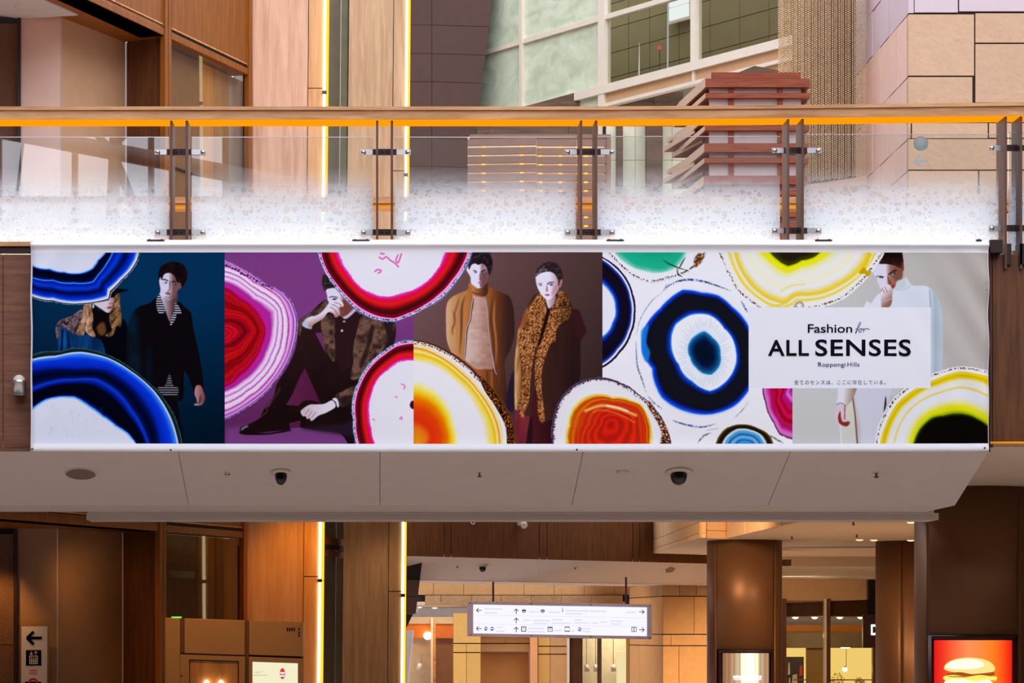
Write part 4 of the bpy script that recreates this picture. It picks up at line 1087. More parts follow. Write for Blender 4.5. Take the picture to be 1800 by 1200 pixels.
for q in ([(666, 452), (672, 456), (679, 452), (686, 458), (694, 463), (701, 470)], [(700, 448), (696, 458), (700, 462), (706, 446)], [(658, 478), (665, 474), (670, 477), (664, 481)], [(668, 446), (676, 447)]):
    stroke(q, 2.4, (232, 60, 176), .6, .85)
agate((727, 725), [[(727, 633), (700, 635), (680, 650), (663, 667), (652, 693), (647, 727), (652, 753), (658, 777), (665, 800), (760, 650)],
                   [(727, 605), (698, 610), (676, 625), (652, 647), (635, 676), (626, 707), (627, 737), (632, 777), (636, 800), (760, 610)],
                   [(727, 597), (700, 600), (673, 617), (647, 640), (628, 673), (618, 707), (620, 737), (625, 777), (628, 800), (760, 598)]],
      REDS, (610, 590, 727, 779), .03, .03, 6, fr=(0, 2.5), crust=(6, [(30, 150, 150), (40, 60, 150), (30, 110, 80)], .07))
for q in ([(705, 674), (712, 678), (709, 684)], [(694, 696), (699, 698)], [(702, 736), (706, 732), (706, 738)], [(655, 735), (659, 738)], [(724, 706), (721, 712), (726, 718)]):
    stroke(q, 1.8, (226, 70, 170), .5, .8)
fill([(722, 706), (727, 704), (727, 718), (721, 714)], (70, 10, 30), .5)
agate((735, 775), [[(727, 740), (745, 748), (756, 765), (752, 778), (735, 790), (720, 775)],
                   [(727, 700), (750, 706), (772, 726), (782, 750), (786, 777), (786, 800), (700, 700)],
                   [(727, 667), (760, 680), (790, 713), (800, 747), (806, 777), (806, 800), (690, 670)],
                   [(727, 626), (765, 634), (805, 664), (842, 705), (862, 745), (868, 777), (868, 800), (690, 630)],
                   [(727, 605), (750, 610), (780, 626), (812, 650), (842, 683), (866, 716), (880, 748), (884, 777), (884, 800), (690, 610)],
                   [(727, 597), (750, 600), (780, 612), (810, 630), (840, 657), (867, 683), (887, 710), (900, 737), (908, 777), (908, 800), (690, 600)]],
      [(0, (250, 160, 20)), (.7, (248, 120, 20)), (1.1, (238, 50, 18)), (1.6, (240, 70, 10)), (2.0, (250, 130, 0)), (2.35, (255, 214, 20)), (2.7, (255, 244, 140)), (3.0, WH), (3.75, (248, 246, 250)), (4.0, (255, 226, 60)), (4.2, (252, 196, 10)), (4.4, (252, 240, 170)), (4.55, (255, 222, 70)), (4.7, (246, 150, 20)), (4.82, (250, 240, 220)), (4.95, (255, 230, 120)), (5.1, WH), (5.6, (246, 240, 246)), (5.8, (60, 20, 16)), (6, (120, 70, 30))],
      (727, 590, 916, 779), .03, .03, 7, fr=(0, 2), crust=(12, [(40, 14, 14), (90, 40, 14), (200, 120, 30)], .08))
fill([(842, 660), (862, 680), (884, 712), (899, 742), (906, 790), (892, 790), (889, 750), (872, 716), (852, 686)], lambda X, Y: ramp([(.35, (30, 10, 10)), (.55, (74, 34, 12)), (.75, (206, 120, 30))])(fbm(X * .5, Y * .5)), .6)
agate((1072, 745), [[(1040, 745), (1050, 722), (1085, 716), (1120, 728), (1126, 760), (1120, 800), (1030, 800)],
                    [(997, 790), (1000, 747), (1007, 720), (1027, 700), (1050, 693), (1077, 699), (1110, 704), (1127, 711), (1138, 730), (1143, 777), (1143, 800)],
                    [(973, 790), (972, 737), (983, 703), (1007, 677), (1033, 665), (1060, 663), (1093, 673), (1123, 693), (1150, 717), (1170, 747), (1180, 777), (1183, 800)]],
      [(0, (232, 30, 20)), (.8, (238, 44, 18)), (1.15, (240, 62, 20)), (1.4, (236, 50, 16)), (1.6, (246, 110, 20)), (1.78, (246, 90, 10)), (1.9, (252, 170, 20)), (1.97, (255, 226, 90)), (2.08, (250, 246, 220)), (2.2, WH), (2.85, (244, 240, 246)), (2.93, (60, 30, 60)), (3, (110, 100, 150))],
      (965, 655, 1190, 779), .04, .03, 8, 22, fr=(0, 2.5), crust=(9, [(30, 16, 40), (60, 30, 60), (120, 60, 40)], .05))
stroke([(1027, 722), (1048, 714), (1062, 712), (1090, 718), (1120, 730)], 4, (255, 214, 110), 1.4); stroke([(1042, 724), (1060, 720), (1090, 728), (1116, 742)], 1.6, (250, 150, 50), .8); stroke([(1066, 712), (1090, 717), (1104, 722)], 3, (255, 244, 200), 1)
fill([(1143, 705), (1158, 730), (1172, 752), (1178, 790), (1160, 790), (1163, 760), (1152, 735), (1138, 712)], lambda X, Y: ramp([(.35, (50, 18, 20)), (.6, (150, 80, 30)), (.75, (248, 236, 220))])(fbm(X * .45, Y * .45)), .8)
agate((1045, 555), [[(1059, 498), (1073, 513), (1082, 540), (1077, 567), (1059, 592), (1020, 590), (1020, 500)],
                    [(1059, 458), (1080, 475), (1098, 498), (1107, 525), (1109, 555), (1103, 582), (1085, 612), (1058, 638), (1000, 640), (1000, 450)],
                    [(1059, 452), (1077, 463), (1100, 487), (1113, 517), (1117, 553), (1110, 587), (1090, 620), (1058, 647), (990, 650), (990, 450)]],
      [(0, (238, 240, 248)), (.95, (240, 244, 250)), (1, (70, 150, 240)), (1.08, (14, 60, 200)), (1.25, (12, 14, 60)), (1.5, (20, 14, 30)), (1.85, (16, 12, 30)), (1.95, (24, 40, 130)), (2.05, (60, 110, 240)), (2.25, (240, 236, 250)), (2.5, (236, 232, 246)), (2.6, (30, 20, 50)), (2.85, (20, 16, 40)), (3, (150, 140, 180))],
      (1059, 444, 1125, 655), .02, .03, 9, fr=(0, 2))
agate((1160, 405), [[(1082, 445), (1100, 462), (1133, 475), (1163, 478), (1187, 470), (1203, 445), (1205, 400), (1075, 400)],
                    [(1068, 445), (1090, 470), (1117, 490), (1143, 498), (1173, 492), (1203, 483), (1230, 463), (1243, 445), (1250, 400), (1060, 400)]],
      [(0, (20, 170, 130)), (.6, (22, 176, 136)), (.9, (30, 186, 146)), (1.02, (150, 224, 200)), (1.15, WH), (1.9, (246, 246, 250)), (2, (224, 220, 226))],
      (1059, 444, 1252, 505), .05, .05, 10, fr=(0, 2), crust=(8, [(24, 18, 16), (100, 66, 40), (60, 80, 80)], .07))
fill([(1228, 446), (1238, 450), (1232, 462), (1222, 470), (1220, 458)], lambda X, Y: ramp([(.4, (70, 34, 14)), (.6, (160, 96, 40)), (.75, (240, 220, 200))])(fbm(X * .5, Y * .5)), .8)
for q in ([(1164, 457), (1176, 464), (1190, 470), (1208, 476)], [(1205, 452), (1198, 464), (1193, 474)], [(1190, 470), (1192, 482), (1200, 487)]):
    stroke(q, 2.4, (24, 60, 40), .5, .9, taper=True)
agate((1238, 620), [[(1224, 590), (1238, 583), (1252, 594), (1262, 605), (1265, 622), (1262, 645), (1250, 657), (1236, 655), (1224, 645), (1214, 628), (1211, 608)],
                    [(1187, 570), (1213, 553), (1247, 553), (1273, 577), (1294, 617), (1283, 663), (1248, 687), (1217, 670), (1193, 640), (1180, 607)],
                    [(1200, 510), (1160, 543), (1131, 580), (1129, 620), (1147, 647), (1163, 697), (1200, 720), (1247, 727), (1290, 713), (1315, 687), (1335, 637), (1317, 577), (1287, 540), (1263, 520), (1233, 515)],
                    [(1213, 492), (1165, 515), (1130, 556), (1117, 607), (1124, 650), (1140, 700), (1175, 736), (1227, 750), (1280, 742), (1330, 690), (1352, 620), (1330, 560), (1300, 525), (1258, 500)]],
      [(0, (6, 16, 30)), (.6, (6, 22, 50)), (.85, (10, 70, 130)), (1.0, (30, 130, 190)), (1.08, (226, 238, 248)), (1.3, (244, 246, 252)), (1.94, (246, 248, 252)), (2.0, (40, 130, 240)), (2.06, (10, 50, 190)), (2.2, (18, 20, 34)), (2.5, (20, 22, 30)), (2.8, (18, 20, 32)), (2.9, (10, 40, 180)), (2.98, (20, 90, 240)), (3.06, (190, 214, 250)), (3.2, WH), (4, (246, 247, 251))],
      (1110, 485, 1316, 756), .015, .04, 11, fr=(0, 1.5))
for k in range(60):
    t = 2 * np.pi * k / 60 + .05 * _rs.rand(); a_, b_ = 1.15 + .1 * _rs.rand(), 1.45 + .35 * _rs.rand()
    stroke([(1238 + 27 * a_ * np.cos(t), 620 + 37 * a_ * np.sin(t)), (1238 + 27 * b_ * np.cos(t), 620 + 37 * b_ * np.sin(t))], .8, (120, 180, 214), .4, .45, False)
for q, w, a_ in (([(1167, 510), (1176, 502), (1195, 494), (1215, 492), (1240, 496), (1262, 503), (1285, 512)], 3.4, .9), ([(1166, 512), (1172, 500)], 4, .9), ([(1302, 528), (1310, 542), (1314, 550)], 3, .8), ([(1118, 600), (1120, 640), (1128, 665), (1136, 690)], 2.4, .7), ([(1138, 694), (1150, 708), (1164, 718)], 2, .7), ([(1182, 738), (1200, 744), (1232, 750), (1258, 744)], 3, .8), ([(1118, 590), (1126, 560), (1145, 530), (1165, 514)], 1.2, .6), ([(1290, 735), (1305, 720), (1316, 705)], 1.6, .5)):
    stroke(q, w, lambda X, Y: ramp([(.35, (20, 24, 60)), (.55, (20, 90, 180)), (.7, (230, 236, 248))])(fbm(X * .5, Y * .5)), .4, a_, taper=True)
fill([(1128, 580), (1140, 572), (1136, 600), (1143, 620), (1136, 636), (1129, 622), (1127, 600)], (24, 140, 236), 1, a=.8)
YL = (250, 214, 30)
agate((1395, 405), [[(1354, 443), (1368, 457), (1385, 467), (1409, 457), (1432, 451), (1441, 443), (1445, 400), (1350, 400)],
                    [(1334, 443), (1354, 464), (1382, 482), (1409, 471), (1441, 460), (1464, 443), (1470, 400), (1330, 400)],
                    [(1290, 445), (1310, 490), (1340, 520), (1376, 534), (1398, 522), (1410, 520), (1440, 518), (1480, 500), (1510, 478), (1528, 455), (1532, 442), (1535, 400), (1280, 400)],
                    [(1260, 444), (1268, 462), (1281, 489), (1293, 512), (1311, 528), (1329, 540), (1347, 553), (1372, 557), (1394, 556), (1397, 548), (1403, 540), (1412, 548), (1432, 543), (1453, 538), (1489, 522), (1507, 506), (1526, 487), (1542, 464), (1556, 442), (1560, 400), (1250, 400)]],
      [(0, (36, 24, 20)), (.85, (40, 28, 18)), (1.0, (70, 70, 0)), (1.1, (190, 220, 0)), (1.3, (250, 246, 10)), (1.7, (246, 244, 30)), (2.0, (246, 246, 150)), (2.2, (246, 247, 240)), (2.5, (250, 248, 214)), (2.7, WH), (2.85, (246, 230, 130)), (2.95, (248, 214, 40)), (3.08, WH), (3.3, (248, 222, 50)), (3.42, (248, 246, 236)), (4, WH)],
      (1255, 444, 1562, 565), .02, .03, 12, fr=(0, 3), crust=(9, [(40, 24, 12), (110, 80, 50), (170, 150, 130)], .07))
stroke([(1530, 446), (1522, 462), (1516, 476), (1512, 480)], 6, (248, 212, 10), .6); fill([(1510, 480), (1518, 470), (1524, 476), (1532, 478), (1526, 486), (1520, 482)], (206, 170, 0), .6)
stroke([(1372, 512), (1392, 502), (1416, 500)], 2.4, (246, 226, 120), 1, .8); stroke([(1346, 540), (1370, 536), (1384, 530), (1394, 518), (1410, 516), (1422, 520)], 5, (246, 214, 60), 1, .8, taper=True)
stroke([(1396, 554), (1397, 540), (1402, 532), (1410, 533), (1413, 546)], 3, (120, 92, 60), .8, .7)
agate((1700, 800), [[(1605, 790), (1618, 755), (1640, 735), (1660, 732), (1693, 729), (1721, 739), (1740, 754), (1760, 780), (1605, 800)],
                    [(1596, 790), (1608, 750), (1629, 726), (1658, 714), (1693, 711), (1721, 722), (1740, 734), (1770, 770), (1595, 800)],
                    [(1554, 790), (1563, 752), (1583, 716), (1614, 690), (1648, 675), (1686, 663), (1720, 668), (1740, 676), (1790, 720), (1553, 800)],
                    [(1545, 790), (1556, 748), (1575, 711), (1608, 683), (1643, 667), (1686, 653), (1714, 656), (1740, 662), (1800, 700), (1544, 800)],
                    [(1537, 790), (1543, 750), (1555, 723), (1572, 698), (1601, 675), (1629, 661), (1658, 650), (1686, 643), (1714, 646), (1740, 652), (1810, 690), (1536, 800)]],
      [(0, (10, 6, 6)), (.95, (12, 8, 4)), (1.02, (50, 60, 0)), (1.2, (150, 190, 0)), (1.5, (236, 234, 10)), (1.9, (240, 236, 40)), (2.1, (240, 240, 170)), (2.25, (240, 241, 244)), (2.55, (238, 240, 246)), (2.62, (240, 220, 90)), (2.7, (240, 240, 244)), (2.9, (240, 236, 214)), (3.0, (240, 214, 20)), (3.4, (222, 190, 10)), (3.6, (246, 220, 20)), (3.92, (244, 210, 10)), (4.05, WH), (5, (240, 240, 246))],
      (1530, 636, 1737, 779), .015, .03, 13, fr=(0, 2.5), crust=(7, [(36, 22, 8), (110, 80, 30), (190, 170, 140)], .09))
agate((1410, 665), [[(1393, 675), (1384, 690), (1393, 700), (1420, 690), (1420, 650), (1395, 650)], [(1340, 665), (1340, 682), (1345, 707), (1360, 743), (1370, 763), (1393, 772), (1420, 775), (1460, 665), (1410, 640)]],
      [(0, (226, 60, 210)), (.8, (216, 20, 190)), (1.0, (236, 130, 226)), (1.15, (214, 20, 160)), (1.3, (206, 8, 60)), (1.45, (226, 16, 90)), (1.6, (196, 6, 40)), (1.8, (226, 40, 160)), (1.92, (236, 150, 226)), (2, (120, 20, 80))],
      (1330, 665, 1393, 779), .05, .04, 14, 30, fr=(0, 2))
agate((1308, 800), [[(1290, 790), (1300, 775), (1320, 776), (1328, 790), (1300, 800)], [(1267, 790), (1277, 766), (1297, 753), (1320, 755), (1340, 765), (1350, 790), (1350, 800), (1266, 800)],
                    [(1256, 790), (1263, 766), (1277, 751), (1300, 745), (1333, 752), (1353, 764), (1362, 790), (1362, 800), (1254, 800)]],
      [(0, (20, 110, 200)), (.8, (60, 180, 240)), (1.1, (30, 130, 220)), (1.3, (140, 214, 246)), (1.5, (30, 120, 210)), (1.8, (120, 206, 246)), (1.95, (220, 240, 250)), (2.1, (60, 40, 20)), (2.5, (20, 14, 10)), (2.8, (90, 66, 20)), (3, (190, 160, 110))],
      (1250, 740, 1366, 779), .04, .05, 15, 26, fr=(0, 2))
for q in ([(1226, 778), (1236, 766), (1250, 760)], [(1240, 756), (1262, 752)], [(1352, 764), (1366, 772), (1378, 779)]):
    stroke(q, 3, lambda X, Y: ramp([(.4, (30, 26, 24)), (.58, (140, 130, 120)), (.7, (246, 246, 250))])(fbm(X * .6, Y * .6)), .5, .8, taper=True)
rect(1316, 540, 1636, 682, (240, 241, 248))

# ---------------------------------------------------------------- sandstone corner building, upper right
sw = setting('wall_sandstone', label='pale sandstone block wall at the upper right')
YS = 30.0
g = .8
FR = [(1597, -60, 1607, 23, 'lilac'), (1607, -60, 1684.5, 22, 'lilac'), (1685.5, -60, 1900, 20, 'lilac'),
      (1597, 25, 1713, 133, 'buff'), (1714, 23, 1900, 75, 'buff'), (1714, 77, 1900, 180, 'buff'),
      (1597, 135, 1710, 215, 'buff'), (1711, 182, 1900, 215, 'buff'),
      (1597, 216, 1601.5, 243, 'buff'), (1602.5, 216, 1737, 243, 'buff'), (1738, 216, 1900, 242, 'buff'),
      (1597, 244, 1900, 298, 'buff'), (1597, 300, 1720, 372, 'buff'), (1721, 300, 1900, 372, 'buff'), (1597, 374, 1900, 460, 'buff')]
for x0, y0, x1, y1, mt in FR:
    MB().fbox(x0 + (g if x0 > 1597 else 0), y0 + .4, x1 - g, y1 - .4, YS, .1).build('stone', M['stone_' + mt], sw)
MB().fbox(1597.5, -60, 1900, 460, YS + .02, .5).build('wall_core', M['groove'], sw)
XS = xat(1597, YS)
Y3 = 33.6
cou = [(-420, -250, 'lilac'), (-249, -61, 'lilac'), (-60, 24, 'lilac'), (25, 134, 'pink'), (135, 243, 'pink'), (244, 299, 'pink'), (300, 373, 'pink'), (374, 460, 'pink')]
for k, (y0, y1, mt) in enumerate(cou):
    z1, z0 = zat(y0, YS) - .004, zat(y1, YS) + .004
    cuts_ = [YS + .104, YS + .72, YS + 1.7, Y3] if k % 2 else [YS + .104, YS + 1.15, YS + 2.2, Y3]
    for a, b in zip(cuts_[:-1], cuts_[1:]):
        MB().prism([(XS, a + (.003 if a > YS else 0), z0), (XS + .006 * (b - YS), b - .003, z0), (XS + .006 * (b - YS), b - .003, z1), (XS, a + (.003 if a > YS else 0), z1)], (.09, 0, 0)).build('stone', M['stone_' + mt], sw)
MB().box(XS + .02, XS + .5, YS + .1, Y3, zat(460, YS), zat(-420, YS)).build('wall_core', M['groove'], sw)

# lower storey: sandstone parapet over the shops, ceiling, round columns
pa = setting('wall_parapet', label='cream sandstone parapet over the lower shops, right of middle')
ZC = 4.05


def pquad(A, B, z0, z1, t, name, mat, parent):
    A, B = Vector(A), Vector(B)
    up = lambda p, z: Vector((p.x, p.y, z))
    return MB().prism([up(A, z0), up(B, z0), up(B, z1), up(A, z1)], t).build(name, mat, parent)


a0 = (xat(1143, 48), 48); a1 = (xat(1230, 39.6), 39.6); a2 = (xat(1277, 39.9), 39.9); a3 = (xat(1478, 30.9), 30.9); a4 = (5.3, 26)
M['stone_para'] = m_stone('parapet_sandstone', (214, 172, 128), var=.08, scale=4, bump=.2)
def along(a, b, u):
    return (a[0] + (b[0] - a[0]) * u, a[1] + (b[1] - a[1]) * u, 0)
for A, B, us_, zz_, t in ((a0, a1, [0, .3, 1], [4.05, 4.13, 4.3, 4.9], (.1, 0, 0)), (a1, a2, [0, .12, 1], [4.05, 4.17, 4.9], (0, .1, 0)), (a2, a3, [0, .2, .36, .55, .7, .86, 1], [4.05, 4.9], (.1, 0, 0)), (a3, a4, [0, .5, 1], [4.05, 4.9], (.1, 0, 0))):
    for u0, u1 in zip(us_[:-1], us_[1:]):
        for z0, z1 in zip(zz_[:-1], zz_[1:]):
            pquad(along(A, B, u0 + .003), along(A, B, u1 - .003), z0 + .004, z1 - .004, t, 'stone', M['stone_para'], pa)
ce = setting('ceiling_shops', label='pale ceiling over the shops with round columns, right')
MB().prism([(a0[0] + .02, a0[1], ZC), (a1[0] + .03, a1[1] + .03, ZC), (a2[0] + .03, a2[1] + .03, ZC), (a3[0] + .03, a3[1], ZC), (5.25, 25.9, ZC), (4.85, 21.2, ZC), (4.85, 20.1, ZC), (18, 20.1, ZC), (18, 49.5, ZC), (4.6, 49.5, ZC)], (0, 0, .1)).build('ceiling_board', M['plaster_dim'], ce)
MB().box(4.8, 18, 49.6, 62.5, 3.86, 3.96).build('ceiling_board', M['plaster_dim'], ce)
MB().prism([(xat(1360, 44), 44, ZC - .02), (18, 41, ZC - .02), (18, 41.6, ZC - .02), (xat(1360, 44), 44.12, ZC - .02)], (0, 0, .015)).build('ceiling_joint', M['ivory'], ce)
MB().box(4.8, 18, 49.45, 49.6, 3.86, 4.2).build('ceiling_step', M['plaster_dim'], ce)


def column(px0, px1, Y, lab, name='round_column'):
    r = (px1 - px0) / 2 / F * Y
    r = (px1 - px0) / 2 / F * (Y + r)
    c = Vector((xat((px0 + px1) / 2, Y + r), Y + r, 0))
    o = thing(name, c, lab, 'column', 'bronze columns')
    return o, c, r


def shell(c, r, a0_, a1_, z0, z1, n=28):
    """part of a column's metal skin between two angles (0 faces the viewer)"""
    vs = []
    m = MB()
    for k in range(n + 1):
        a = R(a0_ + (a1_ - a0_) * k / n)
        for rr in (r, r - .02):
            for z in (z0, z1):
                vs.append((c.x + math.sin(a) * rr, c.y - math.cos(a) * rr, z))
    fs = []
    for k in range(n):
        b = 4 * k
        fs += [(b, b + 4, b + 5, b + 1), (b + 2, b + 3, b + 7, b + 6), (b + 1, b + 5, b + 7, b + 3), (b, b + 2, b + 6, b + 4)]
    fs += [(0, 1, 3, 2), (4 * n, 4 * n + 2, 4 * n + 3, 4 * n + 1)]
    m.add(vs, fs, True)
    return m


def seg_name(o, c, r, ztop, cuts_, parent):
    for a, b, z0, z1 in cuts_:
        shell(c, r, a + .25, b - .25, z0, z1).build('metal_panel', M['column'], parent)
    MB().tube((c.x, c.y, 0), (c.x, c.y, ztop), r - .075, 40).build('column_core', M['groove'], parent)


# nearest column at the right edge with the red poster case
o, c, r = column(1609, 1811, 25.4, 'largest bronze column at the right edge with the red burger poster case')
zt = zat(1116, 25.4)
seg_name(o, c, r, ZC, [(-180, -63, 0, ZC), (-62.7, 36, zt, ZC), (36.3, 180, 0, ZC), (-62.7, 36, 0, .9)], o)
case1 = (c, r, zt)
o2, c2, r2 = column(1243, 1374, 40.2, 'middle bronze column with the bright drapery display case')
zt2 = zat(1141, 40.2)
seg_name(o2, c2, r2, ZC, [(-180, -56.5, 0, ZC), (-56, 43.5, zt2, ZC), (44, 180, 0, ZC), (-56, 43.5, 0, .9)], o2)
o3, c3, r3 = column(1540, 1671, 40.6, 'bronze column half hidden behind the largest column')
seg_name(o3, c3, r3, ZC, [(-180, -30, 0, ZC), (-29.5, 90, 0, ZC), (90.5, 180, 0, ZC)], o3)

# red poster case: dark frame, curved backlit poster, burger
case = thing('poster_case', c + Vector((0, -r, zt - 1.2)), 'backlit red and orange poster case with a burger on the right edge column', 'poster case')
fr0 = M['dark_steel']
shell(c, r + .004, -61.5, -56.6, zt - 1.6, zt).build('case_frame', fr0, case)
shell(c, r + .004, 30.6, 34.5, zt - 1.6, zt).build('case_frame', fr0, case)
shell(c, r + .004, -61.5, 34.5, zt - .04, zt).build('case_frame', fr0, case)
t = NT('red_poster')
e = t.n('Emission', i_Strength=1.15)
co = t.n('TexCoord'); sep = t.n('SeparateXYZ'); t.l(co, 'Object', sep, 0)
mr = t.n('MapRange'); mr.inputs[1].default_value = c.x - r * .80; mr.inputs[2].default_value = c.x + r * .49; t.l(sep, 0, mr, 0)
rp = ramp_node(t, [(0, rgb((214, 14, 22))), (.12, rgb((234, 60, 36))), (.4, rgb((246, 138, 84))), (.7, rgb((250, 124, 30))), (.9, rgb((240, 60, 20))), (1, rgb((216, 16, 20)))])
t.l(mr, 0, rp, 0); t.l(rp, 0, e, 0)
shell(c, r - .03, -56.5, 30.5, zt - 1.6, zt - .05).build('poster_sheet', t.out(e), case)
bx, by = c.x + .0, c.y - r + .035
bz = zat(1192, 25.4)
M['bun'] = m_emit('printed_bun', (255, 214, 132), 1.2); M['bun_hi'] = m_emit('printed_bun_light', (255, 244, 206), 1.4)
M['patty'] = m_emit('printed_filling', (176, 84, 32), .9); M['leaf'] = m_emit('printed_lettuce', (250, 226, 96), 1.2)


def decal(pts, mat, name, k, lift):
    """flat print on the curved poster: outline points in picture units laid on the poster's curve"""
    vs = []
    P_ = spline(pts, 4)
    for px, py in P_:
        x = xat(px, 25.4)
        dx = max(-.95, min(.95, (x - c.x) / (r - .03)))
        vs.append(Vector((x, c.y - math.sqrt(1 - dx * dx) * (r - .03) - lift, zat(py, 25.4))))
    cen = sum(vs, Vector()) / len(vs)
    dx = (cen.x - c.x) / (r - .03)
    cen.y = c.y - math.sqrt(1 - dx * dx) * (r - .03) - lift
    m = MB(); n = len(vs)
    m.add(vs + [cen], [(i, (i + 1) % n, n) for i in range(n)])
    return m.build(name, mat, case)


decal([(1667, 1177), (1668, 1168), (1678, 1160), (1694, 1156), (1710, 1155.5), (1728, 1158), (1742, 1164), (1749, 1172), (1748, 1179), (1735, 1182), (1708, 1184), (1684, 1182)], M['bun'], 'printed_bun', 0, .022)
decal([(1670, 1174), (1672, 1166), (1686, 1160), (1704, 1158), (1722, 1161), (1730, 1168), (1722, 1173), (1700, 1176)], M['bun_hi'], 'printed_bun', 0, .03)
decal([(1670, 1184), (1690, 1181), (1712, 1185), (1735, 1182), (1747, 1181), (1746, 1187), (1720, 1190), (1690, 1190), (1671, 1189)], M['patty'], 'printed_filling', 0, .034)
decal([(1665, 1189), (1680, 1186), (1700, 1189), (1722, 1186), (1740, 1188), (1752, 1189), (1750, 1196), (1738, 1193), (1715, 1197), (1690, 1193), (1668, 1196)], M['leaf'], 'printed_lettuce', 0, .038)
decal([(1668, 1196), (1700, 1193), (1740, 1195), (1746, 1215), (1710, 1224), (1672, 1216)], M['bun_hi'], 'printed_bun', 0, .026)

# bright display case of the middle column
case = thing('display_case', c2 + Vector((0, -r2, zt2 - 1)), 'bright warm display case with gathered drapery on the middle column', 'display case')
shell(c2, r2 + .004, -51.2, 42, zt2 - .05, zt2).build('case_frame', fr0, case)
shell(c2, r2 + .004, -51.2, -46, zt2 - 1.4, zt2 - .051).build('case_frame', fr0, case)
shell(c2, r2 + .004, 37.2, 42, zt2 - 1.4, zt2 - .051).build('case_frame', fr0, case)
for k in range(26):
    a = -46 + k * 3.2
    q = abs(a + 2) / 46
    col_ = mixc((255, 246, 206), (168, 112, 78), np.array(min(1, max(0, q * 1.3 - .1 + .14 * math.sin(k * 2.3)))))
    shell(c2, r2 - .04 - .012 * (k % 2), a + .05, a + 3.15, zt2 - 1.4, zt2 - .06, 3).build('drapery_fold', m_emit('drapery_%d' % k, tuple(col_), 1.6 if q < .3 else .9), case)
M['case_text'] = m_emit('lit_lettering', (255, 255, 250), 1.5)
for y0, y1, x0, x1 in ((1187, 1192, 1289, 1339), (1193, 1194.5, 1290, 1338)):
    x = x0
    while x < x1:
        wd = 3.2 if y0 == 1187 else 6
        MB().fbox(x, y0, min(x + wd, x1), y1, 40.2 - .0, .01).build('lettering_bar', M['case_text'], case)
        x += wd + 1

# ---------------------------------------------------------------- second footbridge beyond: walnut fascia and sloping soffit
b2 = thing('far_footbridge', (3, 46, 3.9), 'dark walnut fascia of a second footbridge beyond, under the near bridge', 'bridge')


def YW(px):
    A = (xat(715, 43.5), 43.5); B = (xat(1391, 49.9), 49.9)
    dx, dy = B[0] - A[0], B[1] - A[1]
    k = (px - CX) / F
    s = (k * A[1] - A[0]) / (dx - k * dy)
    return A[1] + s * dy


def wpt(px, z, off=0):
    Y = YW(px)
    return Vector((xat(px, Y), Y - off, z))


Z2 = 3.886
for a, b in ((640, 780.4), (781.4, 792.6), (793.6, 947.6), (948.6, 960.8), (961.8, 1111.6), (1112.6, 1124), (1125, 1391)):
    MB().prism([wpt(a, Z2), wpt(b, Z2), wpt(b, 5.0), wpt(a, 5.0)], (0, .06, 0)).build('fascia_panel', M['wood_dark'], b2)
MB().prism([wpt(640, Z2 + .02, -.04), wpt(1390, Z2 + .02, -.04), wpt(1390, 5, -.04), wpt(640, 5, -.04)], (0, .2, 0)).build('fascia_core', M['groove'], b2)
bk = lambda px, dz: Vector((xat(px, YW(px) + 1.3), YW(px) + 1.3, Z2 - .37 + dz))
for a, b in ((640, 770), (770.15, 946), (946.15, 1110), (1110.15, 1330)):
    MB().prism([wpt(a, Z2), wpt(b, Z2), bk(b, 0), bk(a, 0)], (0, .01, .04)).build('soffit_panel', M['plaster'], b2)
MB().prism([bk(640, -.015), bk(1330, -.015), bk(1330, -.015) + Vector((0, .12, 0)), bk(640, -.015) + Vector((0, .12, 0))], (0, 0, .03)).build('soffit_edge', M['white'], b2)
MB().prism([bk(640, 0) + Vector((0, .12, 0)), bk(1330, 0) + Vector((0, .12, 0)), bk(1330, 0) + Vector((0, 3, 0)), bk(640, 0) + Vector((0, 3, 0))], (0, 0, .05)).build('soffit_flat', M['plaster'], b2)


def s2_pt(px, py):
    Y = YW(px)
    f_ = (py - (CY - (Z2 - EYE) * F / Y)) / 40.0
    Yq = Y + 1.3 * min(1, max(0, f_))
    z = Z2 - .37 * (Yq - Y) / 1.3
    return Vector((xat(px, Yq), Yq, z)), Vector((0, -.27, -1)).normalized()


w, n = s2_pt(848, 995)
o = thing('dome_camera', w, 'dark dome camera under the far walnut footbridge, upper left of the hanging sign', 'security camera')
MB().lathe([(0, .02), (.07, .02), (.09, .01), (.09, 0)], w, n, 24).build('mounting_ring', M['ivory'], o)
MB().lathe([(.06, 0), (.058, .05), (.04, .08), (0, .095)], w + Vector((0, -.02, -.01)), (0, -.1, -1), 20).build('dome_cover', M['black'], o)
w, n = s2_pt(1172, 1003)
o = thing('ceiling_speaker', w, 'round grey speaker grille under the far footbridge, left of the middle column', 'speaker')
MB().lathe([(0, .008), (.12, .008), (.14, .004), (.145, 0)], w, n, 28).build('grille', M['grille'], o)
MB().lathe([(.14, .006), (.15, .005), (.152, 0)], w, n, 28).build('rim', M['ivory'], o)
for px, py, lab in ((804, 994, 'tiny sprinkler under the far footbridge, left of its dome camera'), (1011, 997, 'tiny sprinkler under the far footbridge, above the hanging sign')):
    w, n = s2_pt(px, py)
    o = thing('sprinkler', w, lab, 'sprinkler', 'sprinklers under the far footbridge')
    MB().lathe([(0, .006), (.03, .006), (.034, 0)], w, n, 14).build('escutcheon', M['ivory'], o)
    MB().lathe([(.01, 0), (.01, .03), (.02, .034), (0, .04)], w, n, 12).build('deflector', M['post'], o)
w = wpt(913, zat(917, YW(913)), .02)
o = thing('spotlight', w, 'silver spotlight on the dark walnut fascia under the near bridge', 'lamp')
MB().lathe([(0, 0), (.07, 0), (.07, .03), (0, .03)], w, (0, -1, 0), 20).build('wall_plate', M['chrome'], o)
